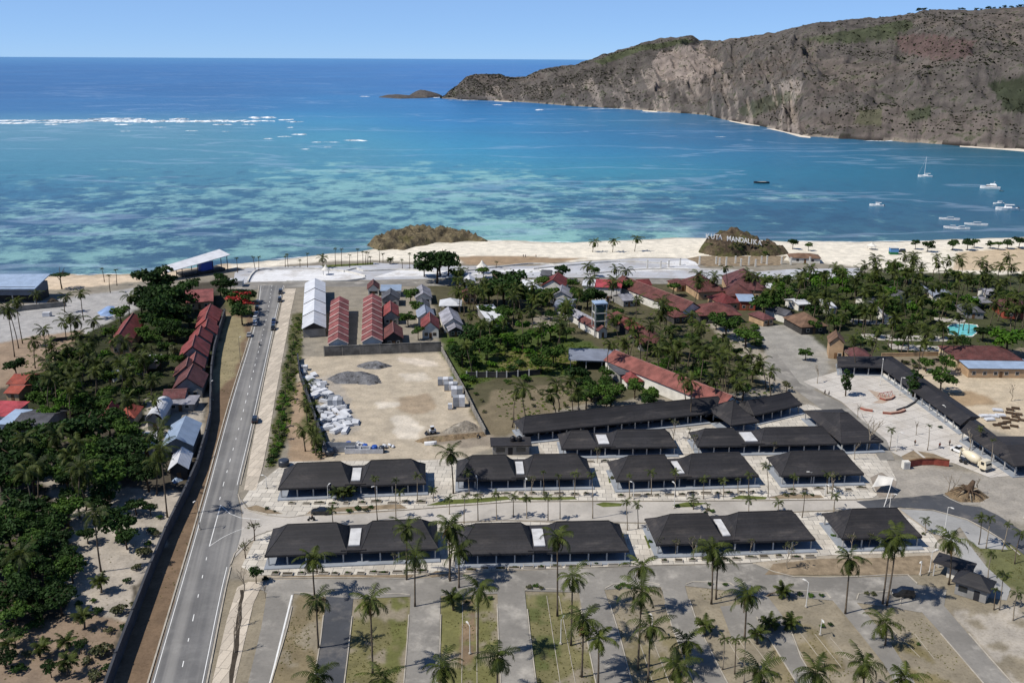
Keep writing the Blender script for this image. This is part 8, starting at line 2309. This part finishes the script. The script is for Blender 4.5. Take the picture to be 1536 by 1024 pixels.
# ---- blue kiosk and tarp
p = P(1340, 381); t = thing('beach_kiosk', 'blue and green boxy kiosk on the beach beyond the palm grove', 'kiosk', (p.x, p.y, 0), -.1)
MB().cbox(0, 0, 0, 4.2, 3.4, 1.3).build('lower_wall', M('kiosk_green', lin((40, 110, 70), .8), .7, .1, .5), t); MB().cbox(0, 0, 1.302, 4.2, 3.4, 2.2).build('upper_wall', M('kiosk_blue', lin((90, 140, 190), .8), .7, .1, .5), t); MB().cbox(0, 0, 3.504, 4.8, 4.0, .2).build('roof', WALLW, t)
p = P(352, 429); t = thing('white_kiosk', 'small white flat-roofed kiosk at the stage side of the road end', 'kiosk', (p.x, p.y, 0), .1)
MB().cbox(0, 0, 0, 7.5, 4.5, 2.8).build('wall', WALLW, t); MB().cbox(0, 0, 2.802, 8.4, 5.4, .22).build('roof', RM['white'], t); MB().cbox(0, -2.27, .9, 4, .04, 1.2).build('window', WIN, t)
mound('tarp_heap', [(148, 470), (158, 463), (170, 461), (174, 470), (165, 476), (152, 475)], 1.3, M('blue_tarp', lin((140, 166, 206), .8), .6, .3, .3), 121, 'heap covered by a blue and white tarp beside the beach car park', 'heap', .4, .2, z0=-.1, step=.7)
mound('earth_heap', [(70, 456), (80, 451), (92, 456), (86, 459), (74, 459)], 2.0, rock_mat('dark_heap', (50, 46, 42), (80, 74, 66), 0), 124, 'dark heap behind the beach car park wall', 'heap', .4, .2, z0=-.1, step=.7)
p = P(71, 474); t = thing('concrete_block', 'white concrete block on the beach car park', 'block', (p.x, p.y, 0), .1); MB().cbox(0, 0, 0, 3.2, 1.6, 1.6).build('block', SLABM, t); MB().cbox(1.4, -.1, 0, .3, 1.4, 1.62).build('end_face', WM['dark'], t)
mound('scrap_sheet', [(258, 722), (268, 712), (284, 706), (286, 712), (276, 722), (262, 727)], 1.3, RM['blue'], 131, 'crumpled pale metal sheet leaning by the small white gabled shed', 'scrap', .6, .4, z0=-.1, step=.4)

# ---- more small village houses, half hidden among the trees
for x, y, w, d, rot, k, col, wl_, ph in ((760, 414, 20, 9, -8, 'gx', 'grey', 'white', 'small grey-roofed house'), (704, 420, 18, 8, 6, 'gy', 'white', 'white', 'small white-roofed house'), (702, 442, 20, 10, 8, 'gy', 'brown', 'tan', 'small brown-roofed house'), (1018, 424, 24, 10, 14, 'hip', 'brown', 'tan', 'small brown hip-roofed house'), (936, 446, 22, 10, 20, 'gx', 'grey', 'grey', 'small grey-roofed house'),
                                     (1012, 470, 26, 10, 20, 'hip', 'brown', 'dark', 'small brown hip-roofed house'), (1150, 430, 16, 8, 0, 'gx', 'white', 'white', 'small white-roofed house'), (1300, 450, 20, 9, 10, 'gx', 'dkgrey', 'white', 'small dark-roofed house'), (1384, 434, 22, 9, -6, 'gy', 'blgrey', 'grey', 'small bluish-roofed house'), (1484, 438, 24, 9, -6, 'gx', 'grey', 'white', 'small grey-roofed house'),
                                     (1242, 458, 16, 8, 8, 'shed', 'white', 'white', 'small white-roofed shed'), (1142, 474, 22, 9, 24, 'hip', 'maroon', 'tan', 'small maroon hip-roofed house'), (820, 410, 16, 8, -10, 'gx', 'dkgrey', 'grey', 'small dark-roofed house'), (964, 424, 20, 9, 10, 'gx', 'dkred', 'white', 'small dark red-roofed house'), (1330, 470, 20, 8, 0, 'shed', 'grey', 'white', 'small grey-roofed house')):
    VEG.append((house(None, 'house', (x, y), w, d, rot, 2.8, 1.6, k, col, wl_), ph, 'small village houses', None))

# ------------------------------------------------------------------ labels for everything that comes in numbers
random.seed(3)
CELL = {}
for o, ph, gr, lab in VEG:
    if lab: o['label'] = lab; o['group'] = gr; continue
    p = o.location; best = None
    for name, q in LAND:
        d = (Vector((p.x, p.y, 0)) - q).length
        if best is None or d < best[0]: best = (d, name, q)
    d, name, q = best; dx, dy = p.x - q.x, p.y - q.y
    rel = ('behind' if dy > 0 else 'in front of') if abs(dy) > abs(dx) else ('to the right of' if dx > 0 else 'to the left of')
    if d > 45: rel = 'well ' + rel if rel in ('behind', 'in front of') else 'far ' + rel
    CELL.setdefault((ph, rel, name), []).append((d, o, gr))
for (ph, rel, name), v in CELL.items():
    v.sort(key=lambda a: a[0])
    for k, (d, o, gr) in enumerate(v):
        if len(v) == 1: l = f'{ph} {rel} {name}'
        elif k == 0: l = f'{ph} closest {rel} {name}'.replace('closest behind', 'close behind').replace('closest in front of', 'close in front of').replace('closest to', 'closest to') if not rel.startswith(('well', 'far')) else f'{ph} {rel} {name}, the nearer to it'
        elif k < len(ORD): l = f'{ORD[k]} {ph} {rel} {name}'
        else: l = f'{ph} farther {rel} {name}'
        if len(l.split()) > 16: l = l.replace(' closest', '').replace(' of the front row', '').replace(', the nearer to it', '')
        o['label'] = ' '.join(l.split()[:16]) if len(l.split()) > 16 else l; o['group'] = gr
